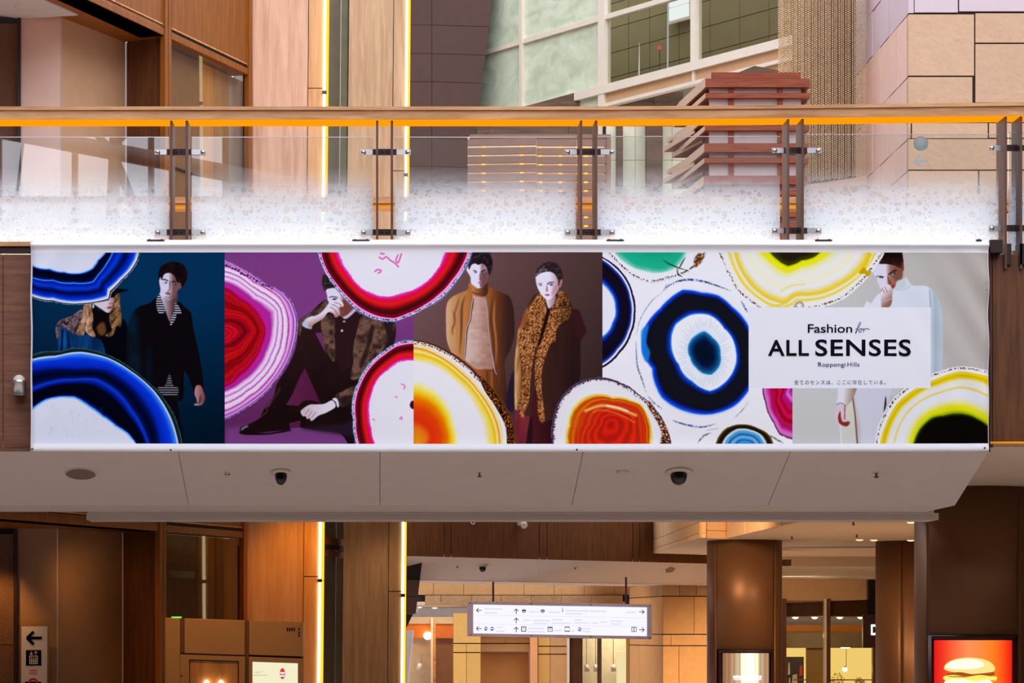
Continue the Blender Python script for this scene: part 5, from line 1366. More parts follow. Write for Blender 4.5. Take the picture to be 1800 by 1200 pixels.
MB().lathe([(.0, -.08), (.05, -.07), (.062, -.02), (.062, .08), (.05, .09), (0, .085)], w + Vector((.05, -.1, -.03)), (.35, -.75, -.55), 20).build('lamp_head', M['white'], o)
MB().tube(w, w + Vector((.04, -.09, -.02)), .018, 10).build('arm', M['chrome'], o)
w = wpt(831, zat(918, YW(831)), .02)
o = thing('spotlight', w, 'smaller round silver fitting on the walnut fascia, left of the spotlight', 'lamp')
MB().lathe([(0, 0), (.04, 0), (.04, .025), (.03, .05), (0, .055)], w, (0, -1, 0), 18).build('lamp_head', M['white'], o)
MB().lathe([(.012, .05), (.02, .056), (.012, .062), (0, .062)], w, (0, -1, 0), 14).build('lens', M['dark_steel'], o)

# ---------------------------------------------------------------- sandstone bands and shops at the back
fw = setting('wall_shops', label='tan sandstone bands and pier fronts at the back, below the far footbridge')
YP2 = 58.0
for a, b in zip([735, 762, 815, 868, 921, 974, 1027, 1080], [762, 815, 868, 921, 974, 1027, 1080, 1135]):
    MB().fbox(a + .4, 1012, b - .4, 1045, YP2, .2).build('stone', M['stone_tan'], fw)
M['stone_rough'] = m_stone('rough_sandstone', (182, 146, 106), var=.25, scale=14, bump=1.2)
for a, b in zip([747, 775, 829, 881, 934, 987, 1040], [775, 829, 881, 934, 987, 1040, 1095]):
    MB().fbox(a + .4, 1046, b - .4, 1063, YP2 - .12, .3).build('stone', M['stone_rough'], fw)
MB().fbox(700, 1010, 1140, 1062, YP2 + .05, .3).build('wall_core', M['groove'], fw)
MB().prism([(xat(690, YP2), YP2 - .1, zat(1063.5, YP2)), (xat(1100, YP2), YP2 - .1, zat(1063.5, YP2)), (xat(1100, YP2), 65, zat(1063.5, YP2)), (xat(690, YP2), 65, zat(1063.5, YP2))], (0, 0, .08)).build('ceiling_board', M['plaster_dim'], fw)
MB().fbox(690, 1063.5, 735, 1075, YP2, .1).build('lintel', M['plaster_dim'], fw)
for k, (px, Yd, lab) in enumerate(((737, 62, 'round glowing downlight left of the hanging sign, the left one of the pair'), (764, 63.5, 'round glowing downlight nearer the hanging sign, the right one of the pair'))):
    c_ = Vector((xat(px, Yd), Yd, zat(1063.5, YP2)))
    o = thing('downlight', c_, lab, 'lamp', 'downlights over the far shops')
    MB().lathe([(.06, 0), (.075, .008), (.085, 0)], c_, (0, 0, -1), 20).build('rim', M['white'], o)
    MB().lathe([(0, .02), (.06, .016), (.06, 0)], c_, (0, 0, -1), 20).build('lens', M['downlight'], o)
# orange lit shop, left
s = setting('window_5', label='orange lit shop window at the back, left of the yellow stone pier')
MB().fbox(690, 1096, 757.5, 1121, 62, .1).build('lit_band', m_plain('orange_panel', (226, 118, 24), .5), s)
MB().fbox(766, 1096, 800, 1121, 62, .1).build('lit_band', m_plain('orange_panel_2', (216, 110, 24), .5), s)
MB().fbox(690, 1084, 800, 1096, 61.8, .2).build('transom', M['plaster_dim'], s)
MB().fbox(690, 1121.5, 757.5, 1240, 62.4, .1).build('back_panel', m_plain('pale_shop_wall', (214, 190, 160), .6), s)
MB().fbox(766, 1121.5, 800, 1240, 62.4, .1).build('back_panel', m_plain('brown_shop_wall', (140, 96, 70), .6), s)
MB().fbox(757.5, 1086, 761, 1240, 61.6, .1).build('window_frame', M['facade_white'], s)
MB().fbox(761.2, 1096, 766, 1240, 61.7, .1).build('window_frame', M['rail_wood'], s)
MB().fbox(690, 1168, 757, 1240, 61.9, .02).build('glass_pane', M['glass'], s)
o = thing('downlight', W(752, 1117, 61.9), 'glowing spot in the orange band of the far left shop', 'lamp')
MB().lathe([(0, .02), (.08, .01), (.1, 0)], W(752, 1117, 61.95), (0, -1, -.4), 18).build('lens', M['downlight'], o)
MB().lathe([(.1, .004), (.115, .006), (.12, 0)], W(752, 1117, 61.95), (0, -1, -.4), 18).build('rim', M['white'], o)
o = thing('spotlight', W(738, 1170, 61), 'small silver spotlight in front of the pale far shop wall', 'lamp')
MB().lathe([(0, -.08), (.05, -.07), (.06, .08), (0, .07)], W(737, 1171, 61), (-.3, -.4, -1), 16).build('lamp_head', M['white'], o)
MB().tube(W(741, 1166, 61.02), W(741, 1150, 61.02), .015, 8).build('stem', M['chrome'], o)
# leaning white frame beside the light strip
o = thing('leaning_panel', W(716, 1200, 50), 'pale leaning panel just right of the lower light strip', 'panel')
MB().prism([W(708, 1230, 50), W(713, 1230, 50), W(726, 1107, 50), W(714, 1107, 50)], (0, .1, 0)).build('board', M['shoji'], o)
MB().prism([W(713.2, 1230, 49.95), W(715, 1230, 49.95), W(727.4, 1107, 49.95), W(726, 1107, 49.95)], (0, .14, 0)).build('edge_strip', M['white'], o)
# piers
def pier(spec, Y, t_=.4):
    for x0, y0, x1, y1, mt in spec:
        MB().fbox(x0 + .4, y0 + .4, x1 - .4, y1 - .4, Y, t_).build('stone', M[mt], fw)
    MB().fbox(min(q[0] for q in spec) + .5, min(q[1] for q in spec) + .5, max(q[2] for q in spec) - .5, max(q[3] for q in spec), Y + .08, t_ - .1).build('pier_core', M['groove'], fw)


M['stone_yellow'] = m_stone('honey_sandstone', (214, 170, 96), var=.08, scale=4)  # yellow lamp light put into the sandstone colour
M['ochre'] = m_plain('ochre_wall', (168, 108, 44), .6, noise=.05)
pier([(797, 1077, 845, 1130, 'stone_yellow'), (797, 1131, 820, 1146, 'stone_yellow'), (820, 1131, 845, 1146, 'stone_yellow'), (797, 1147, 820, 1240, 'stone_yellow'), (820, 1147, 845, 1240, 'stone_yellow')], 57.0)
pier([(845, 1118, 888, 1130, 'stone_tan'), (888, 1118, 931, 1130, 'stone_tan'), (845, 1131, 931, 1145, 'stone_tan')], 57.6)
MB().fbox(845, 1146, 929, 1240, 57.9, .1).build('recess_panel', M['ochre'], fw)
MB().fbox(932, 1100, 945, 1240, 57.2, .3).build('corner_post', m_stone('rose_post', (222, 160, 110), var=.05, scale=4), fw)
pier([(946, 1100, 967, 1135, 'stone_yellow'), (946, 1136, 967, 1149, 'stone_yellow'), (946, 1150, 967, 1240, 'stone_yellow'), (967, 1100, 997, 1135, 'stone_tan'), (967, 1136, 997, 1149, 'stone_tan'), (967, 1150, 997, 1240, 'stone_tan')], 57.4)
MB().fbox(845, 1100, 946, 1118, 57.3, .2).build('lintel', M['stone_tan'], fw)
MB().fbox(846, 1077, 1030, 1112, 57.5, .2).build('lintel', M['stone_tan'], fw)
s = setting('window_6', label='lit shop window between the sandstone piers, right of the hanging sign middle')
MB().fbox(997, 1112, 1001, 1240, 57.2, .2).build('window_frame', M['facade_white'], s)
MB().fbox(1001, 1112, 1024, 1240, 57.8, .2).build('dark_door', M['wood_dark'], s)
MB().fbox(1024, 1112, 1108, 1122, 57.6, .2).build('lintel', M['stone_yellow'], s)
MB().fbox(1051, 1112, 1057.5, 1240, 57.5, .2).build('window_frame', M['post'], s)
MB().fbox(1102, 1112, 1108, 1240, 57.5, .2).build('window_frame', M['stone_yellow'], s)
MB().fbox(1020, 1122, 1110, 1240, 57.75, .012).build('glass_pane', M['glass'], s)
MB().fbox(1020, 1100, 1110, 1240, 60, .1).build('back_panel', m_plain('pale_shop_back', (206, 206, 190), .6), s)
o = thing('lit_screen', W(1095, 1190, 59.5), 'tall glowing cream panel inside the far lit shop window', 'panel')
MB().fbox(1084, 1145, 1105, 1240, 59.5, .05).build('glow_face', m_emit('cream_glow', (255, 230, 176), 1.0), o)
MB().fbox(1082.5, 1143.5, 1106.5, 1144.8, 59.48, .08).build('panel_trim', M['facade_white'], o)
for px, lab in ((1031, 'small silver spotlight in the far lit window, the left one'), (1047, 'small silver spotlight in the far lit window, beside the dark frame'), (1078, 'small silver spotlight in the far lit window, beside the glowing cream panel')):
    o = thing('spotlight', W(px, 1170, 59), lab, 'lamp', 'spotlights in the far shop window')
    MB().lathe([(0, -.07), (.05, -.06), (.06, .08), (0, .07)], W(px, 1173, 59), (.1, -.4, -1), 14).build('lamp_head', M['white'], o)
    MB().tube(W(px, 1169, 59.02), W(px, 1122, 59.02), .008, 6).build('stem', M['chrome'], o)

# stone corner house left of the middle column
ch = setting('wall_corner', label='tan sandstone corner with a rough band, left of the middle column')
YK = 50.0
cu0 = Vector((xat(1165, YK), YK, 0)); left = Vector((xat(1107, YK + 3), YK + 3, 0)); right = Vector((xat(1260, YK + .2), YK + .2, 0))


def cface(A, B, us, y0, y1, mt, proud=0):
    for u0, u1 in zip(us[:-1], us[1:]):
        a = A.lerp(B, u0 + .004); b = A.lerp(B, u1 - .004)
        z0, z1 = zat(y1, YK) + .004, zat(y0, YK) - .004
        up = lambda p, z: Vector((p.x, p.y - proud, z))
        MB().prism([up(a, z0), up(b, z0), up(b, z1), up(a, z1)], (0, .2, 0)).build('stone', M[mt], ch)


for y0, y1, mt, ul, ur, pr in ((1018, 1026, 'stone_tan', [0, .5, 1], [0, .5, 1], 0), (1027, 1047, 'stone_rough', [0, .2, .62, 1], [0, .3, .62, 1], .08), (1048, 1114, 'stone_tan', [0, 1], [0, .58, 1], 0), (1115, 1134, 'stone_tan', [0, .6, 1], [0, .15, 1], 0), (1135, 1240, 'stone_tan', [0, .3, 1], [0, .3, 1], 0)):
    cface(left, cu0, ul, y0, y1, mt, pr)
    cface(cu0, right, ur, y0, y1, mt, pr)

for A, B in ((left, cu0), (cu0, right)):
    MB().prism([Vector((A.x, A.y + .08, 0)), Vector((B.x, B.y + .08, 0)), Vector((B.x, B.y + .08, 3.5)), Vector((A.x, A.y + .08, 3.5))], (0, .1, 0)).build('wall_core', M['groove'], ch)

# ---------------------------------------------------------------- right shop behind the columns
rs = setting('window_7', label='warm lit shop front behind the columns, right')
YR = 62.0
MB().prism([W(1330, 1062, YR), W(1610, 1050, YR), W(1610, 990, YR), W(1330, 990, YR)], (0, .2, 0)).build('header_wall', M['facade_tan'], rs)
for a, b, mt in ((1370, 1377, 'post'), (1377.5, 1382.5, 'wood_dark'), (1449, 1453, 'facade_white'), (1453.5, 1460, 'wood_dark'), (1535, 1539, 'post')):
    MB().fbox(a, 1052, b, 1240, YR - .05, .2).build('window_frame', M[mt], rs)
MB().fbox(1376, 1055, 1540, 1240, YR, .012).build('glass_pane', M['glass_tint'], rs)
zc_ = 2.975
MB().box(xat(1330, 64), xat(1640, 64), YR + .25, 65.6, zc_, zc_ + .45).build('shop_ceiling', M['wood_dark'], rs)
MB().fbox(1330, 1098, 1640, 1111, 65.2, .05).build('cove_panel', m_plain('amber_cove', (216, 140, 50), .6), rs)
MB().fbox(1330, 1111.5, 1640, 1138, 64.6, .1).build('bulkhead', m_plain('grey_green_bulkhead', (116, 104, 78), .7), rs)
M['shop_yellow'] = m_emit('bright_shop_wall', (255, 220, 128), 1.2)  # the wall itself glows in place of the shop lighting
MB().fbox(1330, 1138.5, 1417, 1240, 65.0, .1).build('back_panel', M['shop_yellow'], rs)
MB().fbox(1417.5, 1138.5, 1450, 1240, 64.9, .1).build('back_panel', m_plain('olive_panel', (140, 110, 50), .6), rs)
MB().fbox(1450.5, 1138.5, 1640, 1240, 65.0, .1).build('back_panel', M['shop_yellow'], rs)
for k, (px, lab) in enumerate(((1398, 'glowing shop downlight nearest the middle column'), (1432, 'glowing shop downlight left of the pale window frame'), (1476, 'glowing shop downlight right of the pale window frame'), (1513, 'glowing shop downlight nearest the dark sign'))):
    Yd = 64.0
    c_ = Vector((xat(px, Yd), Yd, 2.974))
    o = thing('downlight', c_, lab, 'lamp', 'downlights in the right hand shop')
    MB().lathe([(0, .055), (.05, .045), (.08, .01), (.085, 0)], c_, (0, 0, -1), 18).build('lens', M['downlight'], o)
    MB().lathe([(.085, .01), (.105, .008), (.11, 0)], c_, (0, 0, -1), 18).build('rim', M['ivory'], o)
o = thing('shop_poster', W(1398, 1190, 64.7), 'dark framed poster with pale and red figures inside the right shop', 'poster')
MB().fbox(1383, 1154, 1413, 1240, 64.7, .05).build('poster_sheet', m_plain('charcoal_sheet', (52, 44, 42), .6), o)
for x0, y0, x1, y1, c_ in ((1385, 1163, 1389, 1186, (214, 204, 190)), (1392, 1184, 1402, 1210, (206, 196, 184)), (1405, 1168, 1411, 1188, (206, 60, 44)), (1396, 1158, 1408, 1160, (150, 140, 130)), (1386, 1190, 1390, 1206, (200, 190, 180))):
    MB().prism([W(x0, y1, 64.68), W(x1, y1 - 2, 64.68), W(x1 - 1, y0, 64.68), W(x0 + 1, y0 + 2, 64.68)], (0, .01, 0)).build('printed_shape', m_plain('poster_ink_%d' % x0, c_, .6), o)
o = thing('pendant_lamp', W(1485, 1176, 63.5), 'small glowing pendant lamp on a thin cord in the right shop', 'lamp')
MB().tube(W(1487.5, 1138, 63.5), W(1487.5, 1172, 63.5), .006, 6).build('cord', M['black'], o)
MB().lathe([(0, -.06), (.05, -.045), (.066, 0), (.05, .045), (0, .06)], W(1485, 1176, 63.5), (0, 0, 1), 18).build('bulb', M['downlight'], o)
MB().lathe([(0, .08), (.03, .07), (.035, .045)], W(1485, 1176, 63.5), (0, 0, 1), 14).build('cap', M['post'], o)
MB().lathe([(0, 0), (.1, .004), (.12, .02)], W(1486, 1139, 63.5), (0, 0, 1), 14).build('canopy', M['downlight'], o)
# leafy plants behind the glass
rnd = random.Random(8)
M['leafy'] = m_plain('sunny_foliage', (214, 190, 40), .6, noise=.3)
for px, wdt, top, lab in ((1472, 13, 1180, 'rounded yellow green plant below the pendant lamp'), (1512, 10, 1190, 'low yellow green plant right of the pendant lamp')):
    o = thing('potted_plant', W(px, 1240, 63.2), lab, 'plant', 'plants in the right shop window')
    vs, fs = [], []
    for k in range(260):
        a = rnd.uniform(0, 6.28); q = rnd.random() ** .5
        x = px + wdt * q * math.cos(a); y = 1206 + (1206 - top) * (q * math.sin(a)) * .9
        p_ = W(x, y, 63.2 + rnd.uniform(-.2, .2)); d = Vector((rnd.uniform(-1, 1), rnd.uniform(-1, 1), rnd.uniform(-.4, 1))).normalized() * .055
        e_ = d.orthogonal().normalized() * .02
        b = len(vs); vs += [p_, p_ + d * .5 + e_, p_ + d, p_ + d * .5 - e_]; fs.append((b, b + 1, b + 2, b + 3))
    MB().add(vs, fs).build('foliage', M['leafy'], o)
    MB().lathe([(.1, 0), (.13, .3), (.11, .3)], W(px, 1262, 63.2), (0, 0, 1), 16).build('pot', M['post'], o)
MB().fbox(1395, 1193.5, 1540, 1195.5, 62.6, .05).build('shelf_rail', M['rail_wood'], rs)
# dark sign with the white letter
dsign = o = thing('hanging_sign', W(1530, 1110, 61.7), 'dark brown sign with a white letter D beside the half hidden column', 'sign')
MB().fbox(1517, 1080, 1550, 1138, 61.7, .12).build('board', m_plain('dark_sign_board', (54, 26, 20), .5), o)
MB().fbox(1526, 1000, 1542, 1079.6, 61.73, .2).build('hanger', M['black'], o)

MB().fbox(1366, 983, 1391, 994, 45.2, .5).build('beam_end', M['wood_dark'], b2)
# small fittings in the shop ceiling


def ceil_pt(px, py):
    Y = (ZC - EYE) * F / (CY - py)
    return W(px, py, Y)


for px, py, lab in ((1500, 916, 'tiny sprinkler in the pale shop ceiling, nearest the bridge'), (1392, 941, 'tiny sprinkler in the shop ceiling beside the middle column'), (1506, 938, 'tiny sprinkler in the shop ceiling near the half hidden column')):
    c_ = ceil_pt(px, py)
    o = thing('sprinkler', c_, lab, 'sprinkler', 'sprinklers in the shop ceiling')
    MB().lathe([(0, .01), (.045, .01), (.05, 0)], c_, (0, 0, -1), 14).build('escutcheon', M['ivory'], o)
    MB().lathe([(.012, 0), (.012, .045), (.03, .05), (0, .056)], c_, (0, 0, -1), 12).build('deflector', M['post'], o)
for px, py, lab in ((1602, 916, 'glinting recessed lamp in the shop ceiling at the edge of the largest column'), (1511, 947, 'glinting recessed lamp in the shop ceiling, the left one of three in a line'), (1536, 947.5, 'glinting recessed lamp in the shop ceiling, the middle one of three in a line'), (1601, 948, 'glinting recessed lamp in the shop ceiling, the right one of three in a line')):
    c_ = ceil_pt(px, py)
    o = thing('recessed_lamp', c_, lab, 'lamp', 'recessed lamps in the shop ceiling')
    MB().lathe([(.07, 0), (.1, .012), (.115, 0)], c_, (0, 0, -1), 18).build('rim', M['ivory'], o)
    MB().lathe([(0, .03), (.045, .024), (.07, .004)], c_, (0, 0, -1), 18).build('lens', m_emit('recessed_lens', (255, 226, 170), 1.6), o)

# ---------------------------------------------------------------- footbridge
YB = 20.0
bridge = thing('footbridge', (2.5, 22, 3.64), 'covered footbridge with walnut fascia and pale sloping soffit crossing the hall', 'bridge')


XL, XR = -9.0, 8.0                       # the bridge runs past both edges of the view
MB().box(XL, XR, YB + .06, 24.4, 4.17, 5.44).build('deck', M['fascia'], bridge)
for a, b in ((-1365, -150), (-149.4, 5), (5.6, 330), (330.6, 700), (700.6, 1080), (1080.6, 1450), (1450.6, 1744), (1744.8, 2060), (2060.6, 2460)):
    MB().fbox(a, 447, b, 787 if b < 1740 else 775, YB, .06).build('fascia_panel', M['fascia'] if b < 1740 else M['wood_dark'], bridge, .004)
MB().fbox(-150, 787.5, 1740, 793, YB - .02, .1).build('bottom_trim', M['fascia'], bridge)
MB().fbox(1740, 775.5, 2460, 779, YB - .02, .1).build('bottom_trim', M['rail_amber'], bridge)
MB().fbox(-150, 424.5, 1742, 432, YB - .04, .16).build('deck_edge', M['rail_wood'], bridge)
MB().fbox(-150, 433, 1742, 445, YB - .01, .1).build('edge_channel', M['dark_steel'], bridge)
# sloping soffit: front edge high at the fascia, back edge lower
ZF, ZB, Y2 = zat(793, YB), zat(888, 21.16), 21.16
cuts = [-1365, -50, 313, 668, 1025, 1390, 1738]
for a, b in zip(cuts[:-1], cuts[1:]):
    x0, x1 = xat(a, YB) + .0025, xat(b, YB) - .0025
    MB().prism([(x0, YB, ZF), (x1, YB, ZF), (x1, Y2, ZB), (x0, Y2, ZB)], (0, .003, .010)).build('soffit_panel', M['plaster'], bridge)
XE = xat(1738, YB)
MB().prism([(XL, YB + .005, ZF + .014), (XE, YB + .005, ZF + .014), (XE, Y2 + .005, ZB + .014), (XL, Y2 + .005, ZB + .014)], (0, .0, .06)).build('soffit_backing', M['plaster'], bridge)
MB().box(XL, XE, Y2, 22.3, ZB, ZB + .05).build('soffit_flat', M['plaster'], bridge)
xl = xat(160, 22.6)
MB().box(xl, xat(1640, 22.4), 22.36, 22.46, ZB - .01, ZB + .12).build('soffit_rib', M['plaster'], bridge)
MB().box(xl - .03, xat(1650, 22.5), 22.5, 22.95, ZB - .06, ZB - .0).build('blind_pelmet', M['plaster'], bridge)
MB().box(XL, XE, 22.3, 24.4, ZB + .12, ZB + .2).build('soffit_recess', M['wood_dark'], bridge)

# the rear handrail of the bridge, seen between the posts
rr = thing('rear_balustrade', (2.5, 24.4, 5.44), 'oak handrail along the far side of the footbridge, glimpsed through post gaps', 'railing')
MB().box(XL, XR, 24.3, 24.36, zat(357, 24.3), zat(346, 24.3)).build('handrail', M['rail_wood'], rr)
MB().box(XL, XR, 24.32, 24.5, zat(366, 24.3), zat(357.4, 24.3)).build('handrail_underside', M['rail_amber'], rr)  # amber lamp glow painted as wood colour
for px in (120, 470, 830, 1180, 1560):
    MB().fbox(px, 366, px + 4, 470, 24.36, .1).build('post', M['post'], rr)

# ---------------------------------------------------------------- balustrade
t = NT('frosted_dot_glass')
tr = t.n('BsdfTransparent'); tr.inputs[0].default_value = (.97, .985, .98, 1)
gl = t.n('BsdfGlossy', i_Roughness=.0)
fr = t.n('Fresnel', i_IOR=2.1)
ge = t.n('NewGeometry'); fm = t.n('Math', operation='SUBTRACT', x0=1.0); t.l(ge, 'Backfacing', fm, 1)
fk = t.n('Math', operation='MULTIPLY'); t.l(fr, 0, fk, 0); t.l(fm, 0, fk, 1)
clear = t.n('MixShader'); t.l(fk, 0, clear, 0); t.l(tr, 0, clear, 1); t.l(gl, 0, clear, 2)
df = t.n('BsdfDiffuse'); df.inputs[0].default_value = (.82, .90, 1.0, 1)
tl = t.n('BsdfTranslucent'); tl.inputs[0].default_value = (.84, .90, .97, 1)
fro = t.n('MixShader'); fro.inputs[0].default_value = .5; t.l(df, 0, fro, 1); t.l(tl, 0, fro, 2)
co = t.n('TexCoord'); sep = t.n('SeparateXYZ'); t.l(co, 'Object', sep, 0)
cmb = t.n('CombineXYZ'); t.l(sep, 0, cmb, 0); t.l(sep, 2, cmb, 1)
zz = t.n('MapRange'); zz.inputs[1].default_value = 6.25; zz.inputs[2].default_value = 5.74; t.l(sep, 2, zz, 0)
fc = ramp_node(t, [(0, (0, 0, 0, 1)), (.2, (.12, .12, .12, 1)), (.45, (.45, .45, .45, 1)), (.72, (.80, .80, .80, 1)), (1, (.96, .96, .96, 1))]); t.l(zz, 0, fc, 0)


def rings(scale, rmin, rvar, wd, seed):
    mp = t.n('Mapping'); mp.inputs['Location'].default_value = (seed, seed * 2, 0); t.l(cmb, 0, mp, 0)
    v = t.n('TexVoronoi', i_Scale=scale); v.voronoi_dimensions = '2D'; t.l(mp, 0, v, 'Vector')
    sc_ = t.n('SeparateColor'); t.l(v, 'Color', sc_, 0)
    ra = t.n('Math', operation='MULTIPLY_ADD', x1=rvar, x2=rmin); t.l(sc_, 0, ra, 0)
    d = t.n('Math', operation='SUBTRACT'); t.l(v, 'Distance', d, 0); t.l(ra, 0, d, 1)
    ab = t.n('Math', operation='ABSOLUTE'); t.l(d, 0, ab, 0)
    r1 = t.n('MapRange'); r1.inputs[1].default_value = wd; r1.inputs[2].default_value = wd * .4; t.l(ab, 0, r1, 0)
    h = t.n('Math', operation='MULTIPLY', x1=.45); t.l(ra, 0, h, 0)
    d2 = t.n('Math', operation='SUBTRACT'); t.l(v, 'Distance', d2, 0); t.l(h, 0, d2, 1)
    a2 = t.n('Math', operation='ABSOLUTE'); t.l(d2, 0, a2, 0)
    r2 = t.n('MapRange'); r2.inputs[1].default_value = wd; r2.inputs[2].default_value = wd * .3; t.l(a2, 0, r2, 0)
    mx = t.n('Math', operation='MAXIMUM'); t.l(r1, 0, mx, 0); t.l(r2, 0, mx, 1)
    th = t.n('Math', operation='GREATER_THAN', x1=.35); t.l(sc_, 1, th, 0)
    o = t.n('Math', operation='MULTIPLY'); t.l(mx, 0, o, 0); t.l(th, 0, o, 1)
    return o


ra_, rb_ = rings(13, .1, .22, .075, 0), rings(24, .08, .13, .09, 3.3)
mxr = t.n('Math', operation='MAXIMUM'); t.l(ra_, 0, mxr, 0); t.l(rb_, 0, mxr, 1)
fo = t.n('Math', operation='MULTIPLY_ADD', x1=-.40, x2=1.0); t.l(mxr, 0, fo, 0)
ff = t.n('Math', operation='MULTIPLY'); t.l(fc, 0, ff, 0); t.l(fo, 0, ff, 1)
fin = t.n('MixShader'); t.l(ff, 0, fin, 0); t.l(clear, 0, fin, 1); t.l(fro, 0, fin, 2)
M['frost'] = t.out(fin)

bal = thing('balustrade', (2.5, YB + .1, 5.44), 'glass balustrade with oak handrail and bronze posts along the near side of the footbridge', 'railing')


def dyr(px):
    return -7.5 * min(1.1, max(0, (px - 1000) / 800)) ** 1.4


def rail(y0, y1, Yf, depth, name, mat, parent):
    xs = list(range(-450, 2480, 70))
    m = MB()
    vs = []
    for px in xs:
        for (py, YY) in ((y0, Yf), (y1, Yf)):
            vs.append(W(px, py + dyr(px), YY))
        a, b = vs[-2], vs[-1]
        vs += [b + Vector((0, depth, 0)), a + Vector((0, depth, 0))]
    n = len(xs)
    fs = []
    for i in range(n - 1):
        for k in range(4):
            fs.append((i * 4 + k, i * 4 + (k + 1) % 4, i * 4 + 4 + (k + 1) % 4, i * 4 + 4 + k))
    fs += [(0, 1, 2, 3), ((n - 1) * 4 + 3, (n - 1) * 4 + 2, (n - 1) * 4 + 1, (n - 1) * 4)]
    m.add(vs, fs)
    return m.build(name, mat, parent)


hr = rail(193.6, 209.5, YB - .06, .24, 'handrail', M['rail_wood'], bal)
rail(187, 193, YB - .075, .27, 'handrail_cap', M['rail_wood'], hr)
rail(209.8, 211, YB - .05, .245, 'handrail_light', M['rail_glow'], hr)

POST = [(299, 303, 326, 330.5), (661, 665, 687, 691), (1020, 1023.5, 1046, 1050), (1384, 1387.5, 1409, 1413), (1766, 1770, 1793, 1797)]
YP = YB - .03
for a0, a1, b0, b1 in POST:
    m = MB()
    d = dyr((a0 + b1) / 2)
    for q0, q1 in ((a0, a1), (b0, b1)):
        m.fbox(q0, 210.5 + d, q1, 472, YP, .27)
    po = m.build('post', M['post'], bal)
    for yy in (267, 408):
        m = MB()
        m.fbox(a1, yy - 5.5 + d, b0, yy + 5.5 + d, YP + .12, .012)
        m.fbox(a0 - 7, yy - 5 + d, a0 + 1, yy + 5 + d, YP + .115, .012).fbox(b1 - 1, yy - 5 + d, b1 + 7, yy + 5 + d, YP + .115, .012)
        cl = m.build('clamp_bar', M['dark_steel'], po)
        for s, e in ((a0 - 27, a0 - 6), (b1 + 6, b1 + 31)):
            MB().fbox(s, yy - 4.5 + d, e, yy + 4.5 + d, YP + .113, .008).build('clamp_arm', M['chrome'], po)
        for c in (a0 - 22, b1 + 26):
            w = W(c, yy + d, YP + .1)
            MB().lathe([(0, 0), (.012, .001), (.019, .006), (.019, .016), (.0, .016)], w + Vector((0, -.006, 0)), (0, 1, 0), 14).build('glass_clip', M['chrome'], po, label='round chrome clip')
        for c in (.32, .68):
            w = W(a1 + (b0 - a1) * c, yy + d, YP + .116)
            MB().lathe([(0, 0), (.006, 0), (.007, .006)], w, (0, 1, 0), 10).build('bolt', M['black'], po)
PANES = [(-80, 297), (337, 655.5), (694, 1012), (1049, 1371), (1413, 1755), (1773, 2120)]
for a, b in PANES:
    d = dyr((a + b) / 2)
    g = MB().fbox(a, 241 + d, b, 440, YB + .1, .012).build('glass_pane', M['frost'], bal)
    MB().fbox(a, 240.2 + d, b, 241.2 + d, YB + .1, .012).build('pane_edge', M['chrome'], g)
# printed disc, arrow and faint mirrored lines on the pane at the right
M['print_blue'] = m_plain('pale_blue_print', (164, 190, 198), .6, noise=.02)
g5 = [o for o in bal.children if o.name.startswith('glass_pane')][4]
w = W(1618.5, 252, YB + .098)
MB().lathe([(0, 0), (.058, 0), (.058, .001), (0, .001)], w, (0, 1, 0), 32).build('printed_disc', M['print_blue'], g5)
m = MB()
m.prism([W(1609, 281.5, YB + .098), W(1631.5, 281.5, YB + .098), W(1631.5, 284.5, YB + .098), W(1609, 284.5, YB + .098)], (0, .001, 0))
for s in (-1, 1):
    m.prism([W(1605.5, 283, YB + .0975), W(1616, 283 + s * 11, YB + .0975), W(1619, 283 + s * 9.5, YB + .0975), W(1609.5, 283, YB + .0975)], (0, .001, 0))
m.build('printed_arrow', M['print_blue'], g5)

# warm strip of light at the foot of the glass (faces up into the frosted band)
strip = thing('deck_strip_light', (2.3, YB + .24, 5.5), 'warm strip light set in the deck edge below the frosted glass', 'lamp')
MB().box(XL, XR, YB + .2, YB + .28, 5.44, 5.47).build('housing', M['chrome'], strip)
MB().box(XL, XR, YB + .215, YB + .265, 5.47, 5.48).build('diffuser', m_emit('deck_strip_diffuser', (255, 220, 160), 4), strip)

# ---------------------------------------------------------------- banner
BX0, BY0, BX1, BY1 = 54.0, 422.0, 1738.0, 793.0
img_w, img_h = int((BX1 - BX0) * AS), int((BY1 - BY0) * AS)
full = np.full((img_h, img_w, 4), 1.0)
full[..., :3] = np.array([246, 246, 251]) / 255.
oy, ox = int((AY - BY0) * AS), int((AX - BX0) * AS)
full[oy:oy + AH * AS, ox:ox + AW * AS, :3] = np.clip(ART, 0, 255) / 255.
img = bpy.data.images.new('banner_print', img_w, img_h, alpha=False)
img.pixels.foreach_set(np.ascontiguousarray(full[::-1]).astype(np.float32).ravel())
img.update()
img.pack()
t = NT('printed_vinyl')
p = t.n('BsdfDiffuse')
ti = t.n('TexImage'); ti.image = img; ti.extension = 'EXTEND'
uvn = t.n('UVMap'); t.l(uvn, 0, ti, 0)
mu = t.n('Mix', data_type='RGBA', blend_type='MULTIPLY'); mu.inputs[0].default_value = 1
mu.inputs[7].default_value = (.99, .985, 1.0, 1)
t.l(ti, 0, mu, 6); t.l(mu, 2, p, 'Color')
M['print'] = t.out(p)

